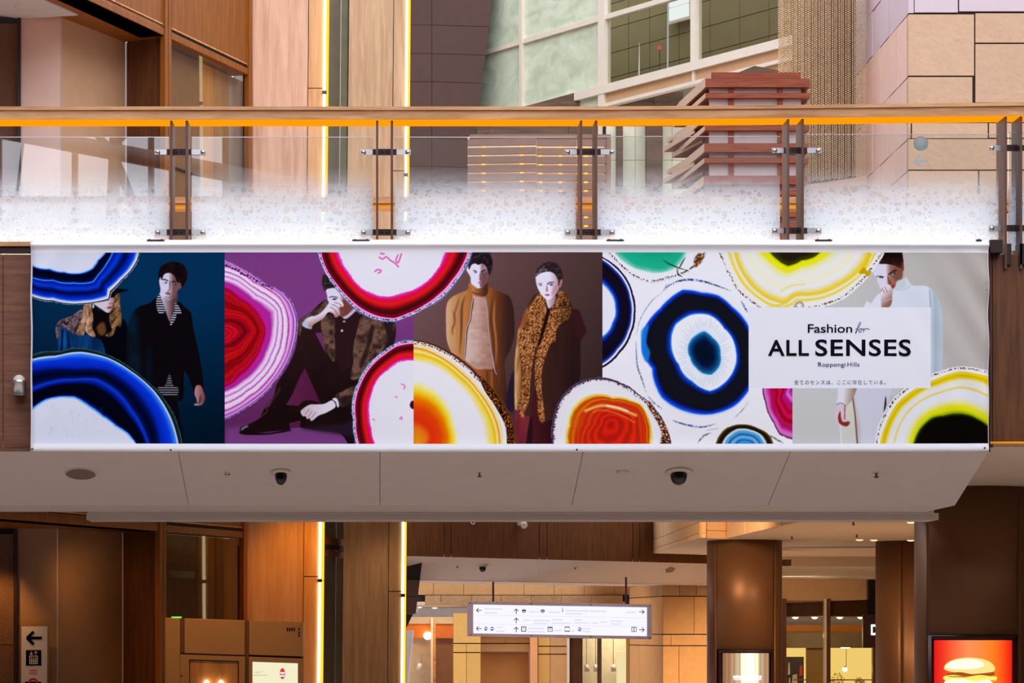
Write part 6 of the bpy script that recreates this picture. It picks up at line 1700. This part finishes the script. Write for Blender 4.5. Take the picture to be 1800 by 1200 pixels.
ban = thing('banner', (xat(896, 19.85), 19.85, zat(793, 19.85)), 'wide printed vinyl banner of agate slices and fashion figures hung on the bridge front', 'banner')
nx, rows = 168, [422, 424, 426, 428, 430, 432, 434, 436, 438, 440, 443, 446] + list(range(456, 780, 12)) + [783, 788, 793]
vs, uv = [], []
for py in rows:
    for i in range(nx + 1):
        u = i / nx
        px = BX0 + (BX1 - BX0) * u
        dep = -.026 * math.exp(-((py - 431) / 4.5) ** 2)                                  # pole in the top hem
        dep += -.009 * math.exp(-((py - 788) / 5) ** 2)
        for cx_, s_ in ((BX0, 1), (BX1, -1)):                                            # drag folds from the tied corners
            q = (px - cx_) * s_
            dep += .028 * math.exp(-q / 60) * math.sin((q * .9 + (py - 424) * .42 * (1 if s_ > 0 else 1.3)) / 9.0) * (1 - math.exp(-(py - 424) / 25)) * math.exp(-abs(py - 520) / 190)
        dep += .0015 * math.sin(px / 47 + py / 160)
        vs.append(W(px, py + .9 * (1 - 4 * (u - .5) ** 2) * ((py - 608) / 186), 19.86) + Vector((0, dep, 0)))
        uv.append((u, 1 - (py - BY0) / (BY1 - BY0)))
fs = [(r * (nx + 1) + i, r * (nx + 1) + i + 1, (r + 1) * (nx + 1) + i + 1, (r + 1) * (nx + 1) + i) for r in range(len(rows) - 1) for i in range(nx)]
fs = [f[::-1] for f in fs]
nf = len(vs)                                     # the back of the vinyl, 3 mm behind, and its cut edges
vs += [v + Vector((0, .003, 0)) for v in vs]; uv += uv
fs += [tuple(nf + i for i in f[::-1]) for f in fs]
rim = list(range(nx + 1)) + [r * (nx + 1) + nx for r in range(1, len(rows))] + [(len(rows) - 1) * (nx + 1) + i for i in range(nx - 1, -1, -1)] + [r * (nx + 1) for r in range(len(rows) - 2, 0, -1)]
fs += [(a, b, nf + b, nf + a) for a, b in zip(rim, rim[1:] + rim[:1])]
mb = MB().add(vs, fs, True)
sheet = mb.build('printed_sheet', M['print'], ban)
ul = sheet.data.uv_layers.new(name='UVMap')
for lp in sheet.data.loops:
    ul.data[lp.index].uv = uv[lp.vertex_index]
M['ink'] = m_plain('black_ink', (22, 18, 28), .9, noise=.02, spec=0)
M['ink_blue'] = m_plain('blue_black_ink', (40, 40, 92), .9, noise=.02, spec=0)


def lettering(body, box, mat, name, parent, Y, bold=0.0, shear=0.0, space=1.0, flip=False):
    """type set in the built-in face, fitted to a picture rectangle at distance Y"""
    cu = bpy.data.curves.new(name, 'FONT')
    cu.body = body
    cu.offset = bold
    cu.shear = shear
    cu.space_character = space
    cu.resolution_u = 4
    tmp = bpy.data.objects.new('type', cu)
    COL.objects.link(tmp)
    bpy.context.view_layer.update()
    me = bpy.data.meshes.new_from_object(tmp.evaluated_get(bpy.context.evaluated_depsgraph_get()))
    bpy.data.objects.remove(tmp); bpy.data.curves.remove(cu)
    n = len(me.vertices)
    if n == 0:
        return None
    co_ = np.empty(n * 3, np.float32); me.vertices.foreach_get('co', co_); co_ = co_.reshape(-1, 3)
    lo, hi = co_.min(0), co_.max(0)
    a, b = W(box[0], box[3], Y), W(box[2], box[1], Y)
    q = (co_ - lo) / np.maximum(hi - lo, 1e-6)
    if flip:
        q[:, 0] = 1 - q[:, 0]
    out = np.empty_like(co_)
    out[:, 0] = a.x + (b.x - a.x) * q[:, 0]; out[:, 1] = Y; out[:, 2] = a.z + (b.z - a.z) * q[:, 1]
    me.vertices.foreach_set('co', out.ravel())
    me.update()
    me.materials.clear(); me.materials.append(mat)
    me.name = name
    o = bpy.data.objects.new(name, me); COL.objects.link(o)
    o.parent = parent; o.matrix_parent_inverse = parent.matrix_basis.inverted()
    return o


YT = 19.8572
lettering('Fashion', (1420, 569.5, 1498, 584.8), M['ink'], 'headline_lettering', ban, YT, .012)
lettering('ALL', (1350, 597.2, 1422, 625.2), M['ink'], 'headline_lettering', ban, YT, .018, 0, 1.08)
lettering('SENSES', (1433, 596.2, 1601.3, 626), M['ink'], 'headline_lettering', ban, YT, .018, 0, 1.08)
lettering('Roppongi', (1438, 636.8, 1486.3, 646.7), M['ink_blue'], 'sponsor_lettering', ban, YT, .008, 0, 1.05)
lettering('Hills', (1489.5, 636.6, 1510.8, 644.3), M['ink_blue'], 'sponsor_lettering', ban, YT, .008, 0, 1.05)
lettering('\u5168\u3066\u306e\u30bb\u30f3\u30b9\u306f\u3001\u3053\u3053\u306b\u5b58\u5728\u3057\u3066\u3044\u308b\u3002', (1396, 667.6, 1557, 675.6), M['ink_blue'], 'tagline_lettering', ban, YT, .0, 0, 1.25)
# the handwritten word
cu = bpy.data.curves.new('script', 'CURVE'); cu.dimensions = '3D'; cu.bevel_depth = .0022; cu.bevel_resolution = 1
for P in ([(1504, 578.5), (1507.5, 577), (1511.5, 571.5), (1513.2, 567), (1512, 565.6), (1509.6, 569), (1507.5, 576), (1505.6, 583), (1504.2, 586), (1503.6, 584), (1506.2, 580.5), (1509.5, 578.5)], [(1513.2, 577.3), (1510.6, 577.6), (1509.6, 581), (1510.8, 584), (1513.2, 583), (1514.6, 579.6), (1513.2, 577.3), (1515.6, 578.4), (1518.4, 577.6)], [(1518.6, 577.2), (1518.4, 580.5), (1517.6, 584.4)], [(1517.8, 582), (1519.8, 578.4), (1523, 577), (1526.4, 577.4), (1528.4, 579.4)]):
    sp = cu.splines.new('NURBS'); sp.points.add(len(P) - 1); sp.use_endpoint_u = True; sp.order_u = 3
    for k, q in enumerate(P):
        sp.points[k].co = tuple(W(q[0], q[1], YT)) + (1,)
cu.materials.append(M['ink_blue'])
tmp = bpy.data.objects.new('script', cu); COL.objects.link(tmp); bpy.context.view_layer.update()
me = bpy.data.meshes.new_from_object(tmp.evaluated_get(bpy.context.evaluated_depsgraph_get()))
bpy.data.objects.remove(tmp)
o = bpy.data.objects.new('script_lettering', me); COL.objects.link(o); o.parent = ban; o.matrix_parent_inverse = ban.matrix_basis.inverted()
for px, py in ((56.5, 790.5), (1731, 788.5), (300, 792), (1014, 791.5)):
    MB().lathe([(0, 0), (.006, 0), (.008, .002), (.006, .004)], W(px, py - 1.5, 19.84), (0, 1, 0), 12).build('eyelet', M['dark_steel'], ban)
for a, b in ((258, 289), (619, 650), (1066, 1097), (1433, 1463), (1716, 1726)):
    m = MB().fbox(a, 420.8, b, 422.6, 19.85, .16)
    m.fbox(a + 4, 419.6, a + 6, 421, 19.86, .02).fbox(b - 6, 419.6, b - 4, 421, 19.86, .02)
    m.build('hanging_bracket', M['dark_steel'], ban)
m = MB().tube(W(54, 431, 19.872), W(1738, 431, 19.872), .018, 10)
m.build('hem_pole', M['chrome'], ban)
MB().tube(W(1738.5, 445, 19.89), W(1739, 794, 19.89), .008, 8).build('side_cable', M['dark_steel'], ban)
MB().fbox(1741, 421, 1763, 443.5, YB - .1, .16).build('end_bracket', M['dark_steel'], bridge)
MB().fbox(1770, 428, 1778, 465, YB - .03, .2).build('post_shoe', M['dark_steel'], bridge)
MB().fbox(1792, 428, 1808, 465, YB - .03, .2).build('post_shoe', M['dark_steel'], bridge)

# ---------------------------------------------------------------- fittings on the bridge
def soffit_pt(px, py):
    """point of the sloping soffit under px, py, and the soffit's downward normal"""
    s = (ZB - ZF) / (Y2 - YB)
    c = (CY - py) / F
    Y = (ZF - s * YB - EYE) / (c - s)
    return W(px, py, Y), Vector((0, s, -1)).normalized()


w, n = soffit_pt(142, 832)
sp = thing('ceiling_speaker', w, 'round brown speaker grille at the left end of the bridge soffit', 'speaker')
MB().lathe([(0, .006), (.1, .006), (.118, .004), (.125, 0), (.125, -.004)], w, n, 28).build('grille', M['grille'], sp)
MB().lathe([(.118, .0065), (.127, .0065), (.13, 0), (.118, 0)], w, n, 28).build('rim', M['ivory'], sp)


def dome(px, py, r, lab):
    w, n = soffit_pt(px, py)
    o = thing('dome_camera', w, lab, 'security camera', 'dome cameras under the bridge')
    MB().lathe([(0, .02), (r * .8, .02), (r, .012), (r, 0), (0, 0)], w, n, 28).build('mounting_ring', M['ivory'], o)
    c = w + Vector((0, -.0, -.025))
    MB().lathe([(r * .62, 0), (r * .62, .03), (r * .56, .055), (r * .42, .08), (r * .2, .094), (0, .098)], c + Vector((0, 0, .015)), (0, -.12, -1), 24).build('dome_cover', M['black'], o)


dome(494, 829, .078, 'dark dome camera in a thin beige ring, left of the middle of the soffit')
dome(1193, 829, .108, 'larger dark dome camera in a wide white ring, right half of the soffit')
for px, py, r, lab in ((843, 830, .016, 'small brown sprinkler head near the middle of the bridge soffit'), (1540, 831, .02, 'small sprinkler head near the right end of the bridge soffit')):
    w, n = soffit_pt(px, py)
    o = thing('sprinkler', w, lab, 'sprinkler', 'sprinklers under the bridge')
    MB().lathe([(0, .004), (r * 1.3, .004), (r * 1.3, 0)], w, n, 14).build('escutcheon', M['ivory'], o)
    MB().lathe([(r * .4, 0), (r * .4, .03), (r, .032), (r, .038), (0, .038)], w, n, 14).build('deflector', M['post'], o)
w, n = soffit_pt(1095, 829)
o = thing('smoke_detector', w, 'low white disc on the soffit left of the larger dome camera', 'detector')
MB().lathe([(0, .018), (.04, .018), (.052, .01), (.055, 0)], w, n, 24).build('cover', M['plaster'], o)
MB().lathe([(.03, .0185), (.034, .02), (.038, .0185)], w, n, 24).build('vent_ring', M['ivory'], o)
w, n = soffit_pt(400, 831)
o = thing('twin_sensor', w, 'tiny twin-lens ivory sensor on the soffit left of the left dome camera', 'sensor')
MB().lathe([(0, .012), (.028, .012), (.032, 0)], w, n, 18).build('plate', M['ivory'], o)
for s in (-1, 1):
    MB().lathe([(0, .02), (.008, .018), (.01, .012)], w + Vector((s * .013, 0, 0)), n, 12).build('lens', M['post'], o)

w = W(36, 682, YB)
o = thing('wall_light', w, 'small silver cylinder wall light on the walnut fascia left of the banner', 'lamp')
MB().lathe([(.052, -.07), (.052, .03), (.056, .03), (.056, .042), (.05, .052)], w + Vector((0, -.075, 0)), (0, 0, 1), 24).build('housing', M['chrome'], o)
MB().lathe([(.05, .05), (.042, .075), (.024, .092), (0, .098)], w + Vector((0, -.075, 0)), (0, 0, 1), 24).build('cap', M['ivory'], o)
MB().lathe([(.05, -.07), (.05, -.05), (0, -.05)], w + Vector((0, -.075, 0)), (0, 0, 1), 24).build('lamp_recess', M['dark_steel'], o)
MB().box(w.x - .02, w.x + .02, w.y - .05, w.y, w.z - .02, w.z + .03).build('wall_bracket', M['chrome'], o)

# ---------------------------------------------------------------- signs, kiosk
M['lit_white'] = m_emit('lit_letter', (255, 255, 255), 1.4)
lettering('D', (1531, 1097, 1544, 1116), M['lit_white'], 'letter', dsign, 61.685, .03)

YG = 46.5
hs = thing('hanging_sign', W(982, 1090, YG), 'long backlit white direction sign with arrows hanging under the far footbridge', 'sign')


def sy(px):
    return (px - 822) * .0165


def sq(x0, y0, x1, y1, dy, t, name, mat, parent=hs):
    return MB().prism([W(x0, y1 + sy(x0), YG + dy), W(x1, y1 + sy(x1), YG + dy), W(x1, y0 + sy(x1), YG + dy), W(x0, y0 + sy(x0), YG + dy)], (0, t, 0)).build(name, mat, parent)


M['sign_frame'] = m_plain('mauve_metal_frame', (226, 216, 238), .45, .3, noise=.02)
M['sign_face'] = m_emit('backlit_sign_face', (238, 236, 255), 1.12)
sq(821.5, 1057.5, 1145.5, 1117, .03, .16, 'cabinet', M['sign_frame'])
sq(832, 1062, 1137, 1112.5, .02, .02, 'lit_face', M['sign_face'])
for x0, y0, x1, y1 in ((822, 1056.5, 1146, 1061.5), (822, 1113, 1146, 1118), (822, 1061.6, 831, 1112.9), (1138, 1061.6, 1146, 1112.9)):
    sq(x0, y0, x1, y1, 0, .05, 'frame_bar', M['sign_frame'])
for px, c in ((827, 0), (934, 1), (1038.5, 0), (1142, 0)):
    for py in (1059.3, 1115.5):
        MB().lathe([(0, .006), (.008, .006), (.012, 0)], W(px, py + sy(px), YG), (0, -1, 0), 10).build('screw', M['rust'] if c and py < 1100 else M['black'], hs)
for px in (867, 1100.5):
    MB().fbox(px - 1.8, 1014, px + 1.8, 1060 + sy(px), YG + .08, .03).build('hanger_rod', M['post'], hs)
M['navy'] = m_plain('navy_print', (22, 18, 90), .6, noise=.02); M['blue'] = m_plain('blue_print', (20, 60, 220), .6, noise=.02); M['teal'] = m_plain('teal_print', (20, 160, 170), .6, noise=.02)
M['faint'] = m_emit('faint_print', (214, 212, 240), 1.0); M['mauve'] = m_plain('mauve_print', (80, 70, 130), .6, noise=.02)


def arrow(px, py, d, s, mat, parent, Y, dy, wd=.9):
    m = MB()
    c = lambda a, b: W(px + a, py + b, Y + dy)
    dx, dyy = d
    n = (-dyy, dx)
    def bar(ax, ay, bx_, by_, w_):
        L = math.hypot(bx_ - ax, by_ - ay); ux, uy = -(by_ - ay) / L * w_, (bx_ - ax) / L * w_
        m.prism([c(ax + ux, ay + uy), c(bx_ + ux, by_ + uy), c(bx_ - ux, by_ - uy), c(ax - ux, ay - uy)], (0, .004, 0))
    bar(-dx * s, -dyy * s, dx * s, dyy * s, wd * .55)
    for q in (-1, 1):
        bar(dx * s, dyy * s, dx * s * .1 + n[0] * q * s * .85, dyy * s * .1 + n[1] * q * s * .85, wd * .55)
    return m.build('printed_arrow', mat, parent)


for px, py, d in ((842, 1072, (-1, 0)), (842, 1104, (-1, 0)), (907.5, 1073, (0, -1)), (907.5, 1089, (0, -1)), (907.5, 1105, (0, -1)), (1128, 1070, (1, 0)), (1128, 1101.5, (1, 0))):
    arrow(px, py + sy(px), d, 4.6, M['navy'], hs, YG, .016, 1.1)


def badge(px, py, r, mat, txt=None):
    y = py + sy(px)
    b = MB().lathe([(r * .78, 0), (r, 0), (r, .003), (r * .78, .003)], W(px, y, YG + .015), (0, 1, 0), 24).build('round_badge', mat, hs)
    MB().lathe([(0, 0), (r * .76, 0)], W(px, y, YG + .0165), (0, 1, 0), 24).build('badge_disc', M['blue'] if txt else M['faint'], hs)
    if txt:
        q = .45 if len(txt) == 1 else .55
        lettering(txt, (px - r * 125 * q, y - r * 125 * .42, px + r * 125 * q, y + r * 125 * .42), M['lit_white'], 'badge_text', hs, YG + .013, .01)


badge(854, 1104, .036, M['blue'], 'P3'); badge(865, 1104, .036, M['blue'], 'P4'); badge(1019, 1102.5, .036, M['blue'], 'P2')
badge(921, 1072, .036, M['blue']); badge(954, 1071.5, .036, M['teal'])
for px, mat in ((921, M['blue']), (954, M['teal'])):
    sq(px - 3.6, 1070 - (px - 900) * .0, px + 3.6, 1072.2, .012, .002, 'badge_bar', mat)
for px, py, bars in ((920.5, 1103.5, ((-4.4, -4.6, 4.4, -3.2), (-4.4, 3.2, 4.4, 4.6), (-4.4, -3.1, -3.1, 3.1), (3.1, -3.1, 4.4, 3.1), (-1.6, -1.6, 1.6, -.6))),
                     (967, 1103, ((-4.4, -4.2, 4.4, -2.2), (-4.4, 3.4, 4.4, 4.4), (-4.4, -2.1, -3.4, 3.3), (3.4, -2.1, 4.4, 3.3), (-1.8, -.6, 1.8, .4))),
                     (997, 1102.5, ((-4.4, -4.4, 4.4, -2.8), (-4.4, 2.8, 4.4, 4.4), (-4.4, -2.7, -3.9, 2.7), (3.9, -2.7, 4.4, 2.7))),
                     (1114.5, 1101, ((-4.4, -4.4, 4.4, -3.2), (-4.4, 3.4, 4.4, 4.4), (-4.4, -3.1, -3.4, 3.3), (3.4, -3.1, 4.4, 3.3), (-.6, -3.1, .6, 3.3)))):
    for x0, y0, x1, y1 in bars:
        sq(px + x0, py + y0, px + x1, py + y1, .014, .003, 'pictogram_bar', M['mauve'])
sq(988.4 + .0, 1067.5, 989.6, 1073, .014, .003, 'printed_i', M['mauve']); sq(988.4, 1065, 989.6, 1066.4, .014, .003, 'printed_i', M['mauve'])
for y0 in (1080.2, 1095.8):
    sq(835, y0, 1134, y0 + .5, .016, .002, 'divider', M['faint'])
rnd = random.Random(2)
for x0, x1, y0 in ((852, 884, 1068), (852, 874, 1075), (930, 948, 1072), (964, 984, 1072), (995, 1035, 1069), (995, 1025, 1074), (1038, 1065, 1069), (1100, 1118, 1070), (920, 932, 1087), (937, 966, 1087), (937, 962, 1092), (971, 988, 1085), (970, 1004, 1091), (1010, 1036, 1090), (1009, 1022, 1085), (1040, 1052, 1090), (1055, 1068, 1088), (1074, 1094, 1086), (1074, 1092, 1091), (873, 884, 1100), (873, 887, 1107), (928, 956, 1101), (928, 958, 1107), (972, 988, 1104), (1003, 1010, 1105), (1025, 1038, 1100), (1025, 1039, 1105)):
    x = x0
    while x < x1:
        wd = rnd.uniform(.8, 2.4)
        sq(x, y0, min(x + wd, x1), y0 + 2.4, .016, .002, 'faint_lettering', M['faint'])
        x += wd + .8

# direction sign on the niche panel, lower left
YD = 26.9
ds = thing('direction_sign', W(60, 1230, YD), 'white vertical direction sign with left arrow and lift symbol at the lower left', 'sign')
MB().prism([W(37, 1240, YD), W(82, 1240, YD), W(83.5, 1100.5, YD), W(38, 1100.5, YD)], (0, .05, 0)).build('board', m_plain('sign_white', (226, 214, 206), .5, noise=.02), ds)
MB().prism([W(82.2, 1240, YD + .01), W(84.4, 1240, YD + .01), W(85.4, 1101, YD + .01), W(83.6, 1101, YD + .01)], (0, .06, 0)).build('board_edge', M['kiosk'], ds)
arrow(60.5, 1121, (-1, 0), 13, M['ink'], ds, YD, -.006, 4.6)
MB().fbox(45.5, 1142.2, 72.5, 1169.5, YD - .004, .004).build('lift_symbol_ground', M['ink'], ds)
M['sign_print'] = m_plain('sign_white_print', (226, 214, 206), .5, noise=.02)
for x0, y0, x1, y1 in ((51.5, 1152, 66.5, 1153.4), (51.5, 1165.4, 66.5, 1166.8), (51.5, 1153.4, 53, 1165.4), (65, 1153.4, 66.5, 1165.4), (54.4, 1158, 56.6, 1164.6), (58, 1158, 60.2, 1164.6), (61.6, 1158, 63.8, 1164.6)):
    MB().fbox(x0, y0, x1, y1, YD - .007, .003).build('lift_symbol', M['sign_print'], ds)
for x in (55.5, 59.1, 62.7):
    MB().lathe([(0, 0), (.0072, 0), (.0072, .003)], W(x, 1156.2, YD - .007), (0, 1, 0), 10).build('lift_symbol', M['sign_print'], ds)
arrow(55, 1147.5, (0, 1), 3.2, M['sign_print'], ds, YD, -.008, 1.1); arrow(63, 1147.5, (0, -1), 3.2, M['sign_print'], ds, YD, -.008, 1.1)
M['red_ink'] = m_plain('red_ink', (196, 40, 36), .6, noise=.02)
lettering('WEST', (51, 1175.6, 66, 1180), M['red_ink'], 'sign_text', ds, YD - .004, .012)
lettering('WALK', (50.5, 1181, 66, 1185.4), M['red_ink'], 'sign_text', ds, YD - .004, .012)
m = MB(); P_ = []
for k in range(13):
    a = math.pi * k / 12
    P_.append((58.5 - 9 * math.cos(a), 1200 - 9 * math.sin(a)))
m.prism([W(x, y, YD - .004) for x, y in P_] + [W(58.5 - 5.5 * math.cos(math.pi * k / 12), 1200 - 5 * math.sin(math.pi * k / 12), YD - .004) for k in range(12, -1, -1)], (0, .004, 0))
m.build('printed_arc', M['red_ink'], ds)
MB().fbox(44, 1197.5, 72, 1225, YD - .003, .003).build('symbol_ground', M['ink'], ds)

# tan kiosk with two poster windows
YK2 = 26.6
ks = thing('kiosk', W(410, 1240, YK2), 'tan metal kiosk with a lamp lit poster window and a bright screen, lower left', 'kiosk')
ky = lambda px: 1085 + (px - 290) * .034


def kq(x0, y0, x1, y1, dy, t, name, mat, follow=True, bev=0.0):
    s = .034 if follow else 0
    return MB().prism([W(x0, y1 + s * (x0 - 290) * (1 if y1 < 1200 else 0), YK2 + dy), W(x1, y1 + s * (x1 - 290) * (1 if y1 < 1200 else 0), YK2 + dy), W(x1, y0 + s * (x1 - 290), YK2 + dy), W(x0, y0 + s * (x0 - 290), YK2 + dy)], (0, t, 0)).build(name, mat, ks, bev)


kq(291, 1086, 531, 1300, .06, .5, 'body', M['groove'])
kq(290, 1085, 316.5, 1300, 0, .3, 'side_panel', M['kiosk'], True, .006)
kq(317, 1085.6, 323.5, 1146, .012, .3, 'corner_strip', M['column'])
kq(324, 1085, 430.5, 1146.5, 0, .3, 'top_panel', M['kiosk'], True, .006)
kq(437.5, 1085, 532, 1145.5, 0, .3, 'top_panel', M['kiosk'], True, .006)
kq(431, 1085.4, 437, 1300, .02, .3, 'divider', M['column'])


def door(x0, x1, wx0, wx1, wy0):
    d = kq(x0, 1148.5, wx0, 1300, 0, .1, 'door', M['kiosk'])
    for a in ((wx0, 1148.5, wx1, wy0), (wx1, 1148.5, x1, 1300)):
        q = kq(*a, 0, .1, 'door_rail', M['kiosk'])
    return d


door(317, 430.5, 332, 420, 1157); door(437.5, 532, 443.5, 524, 1157)
kq(332.3, 1157.2, 419.7, 1300, .03, .02, 'poster_board', m_wood('poster_wood', (150, 96, 50), (196, 140, 84), 'Z'))
kq(333, 1158.5, 334.2, 1300, .02, .02, 'poster_frame', M['dark_steel']); kq(418, 1158.5, 419.4, 1300, .02, .02, 'poster_frame', M['dark_steel']); kq(333, 1157.5, 419.4, 1158.7, .02, .02, 'poster_frame', M['dark_steel'])
for px in (363, 388.5):
    MB().lathe([(0, .062), (.016, .054), (.026, .034), (.03, 0)], W(px, 1205, YK2 + .0), (0, 0, 1), 18).build('poster_lamp', M['downlight'], ks)
kq(444, 1157.5, 523.5, 1300, .02, .03, 'screen', m_emit('kiosk_screen', (250, 244, 206), .95))
m = MB(); 
m.prism([W(496.5 + 4.6 * math.cos(k * .314), 1183.5 + 9.8 * math.sin(k * .314), YK2 + .016) for k in range(20)], (0, .003, 0)); m.build('screen_logo', m_emit('red_screen_logo', (226, 60, 70), .9), ks)
for k, (x0, x1, y) in enumerate(((493, 496, 1181), (496.6, 500, 1181), (493, 495.5, 1186), (496.5, 499.5, 1186))):
    MB().fbox(x0, y, x1, y + 3, YK2 + .013, .002).build('logo_lettering', M['lit_white'], ks)
for x0, x1, y in ((447, 458, 1180), (460, 463, 1179), (445, 461, 1185), (462, 470, 1185)):
    MB().fbox(x0, y, x1, y + 2.4, YK2 + .014, .002).build('faint_lettering', m_emit('faint_screen_text_%d' % x0, (236, 218, 180), .9), ks)
for k in range(4):
    MB().fbox(504 + k * 4, 1103, 506.4 + k * 4, 1109, YK2 - .003, .004).build('vent_slot', M['black'], ks)
for y in (1103, 1109.5, 1115):
    MB().fbox(524.5, y, 527, y + 4, YK2 - .003, .004).build('vent_slot', M['black'], ks)
MB().fbox(301.5, 1083.4, 319, 1085.6, YK2 + .02, .03).build('status_light', m_emit('green_status_light', (90, 240, 70), 1.6), ks)
MB().lathe([(0, .006), (.006, .006), (.008, 0)], W(319.5, 1187, YK2), (0, -1, 0), 10).build('lock', M['black'], ks)
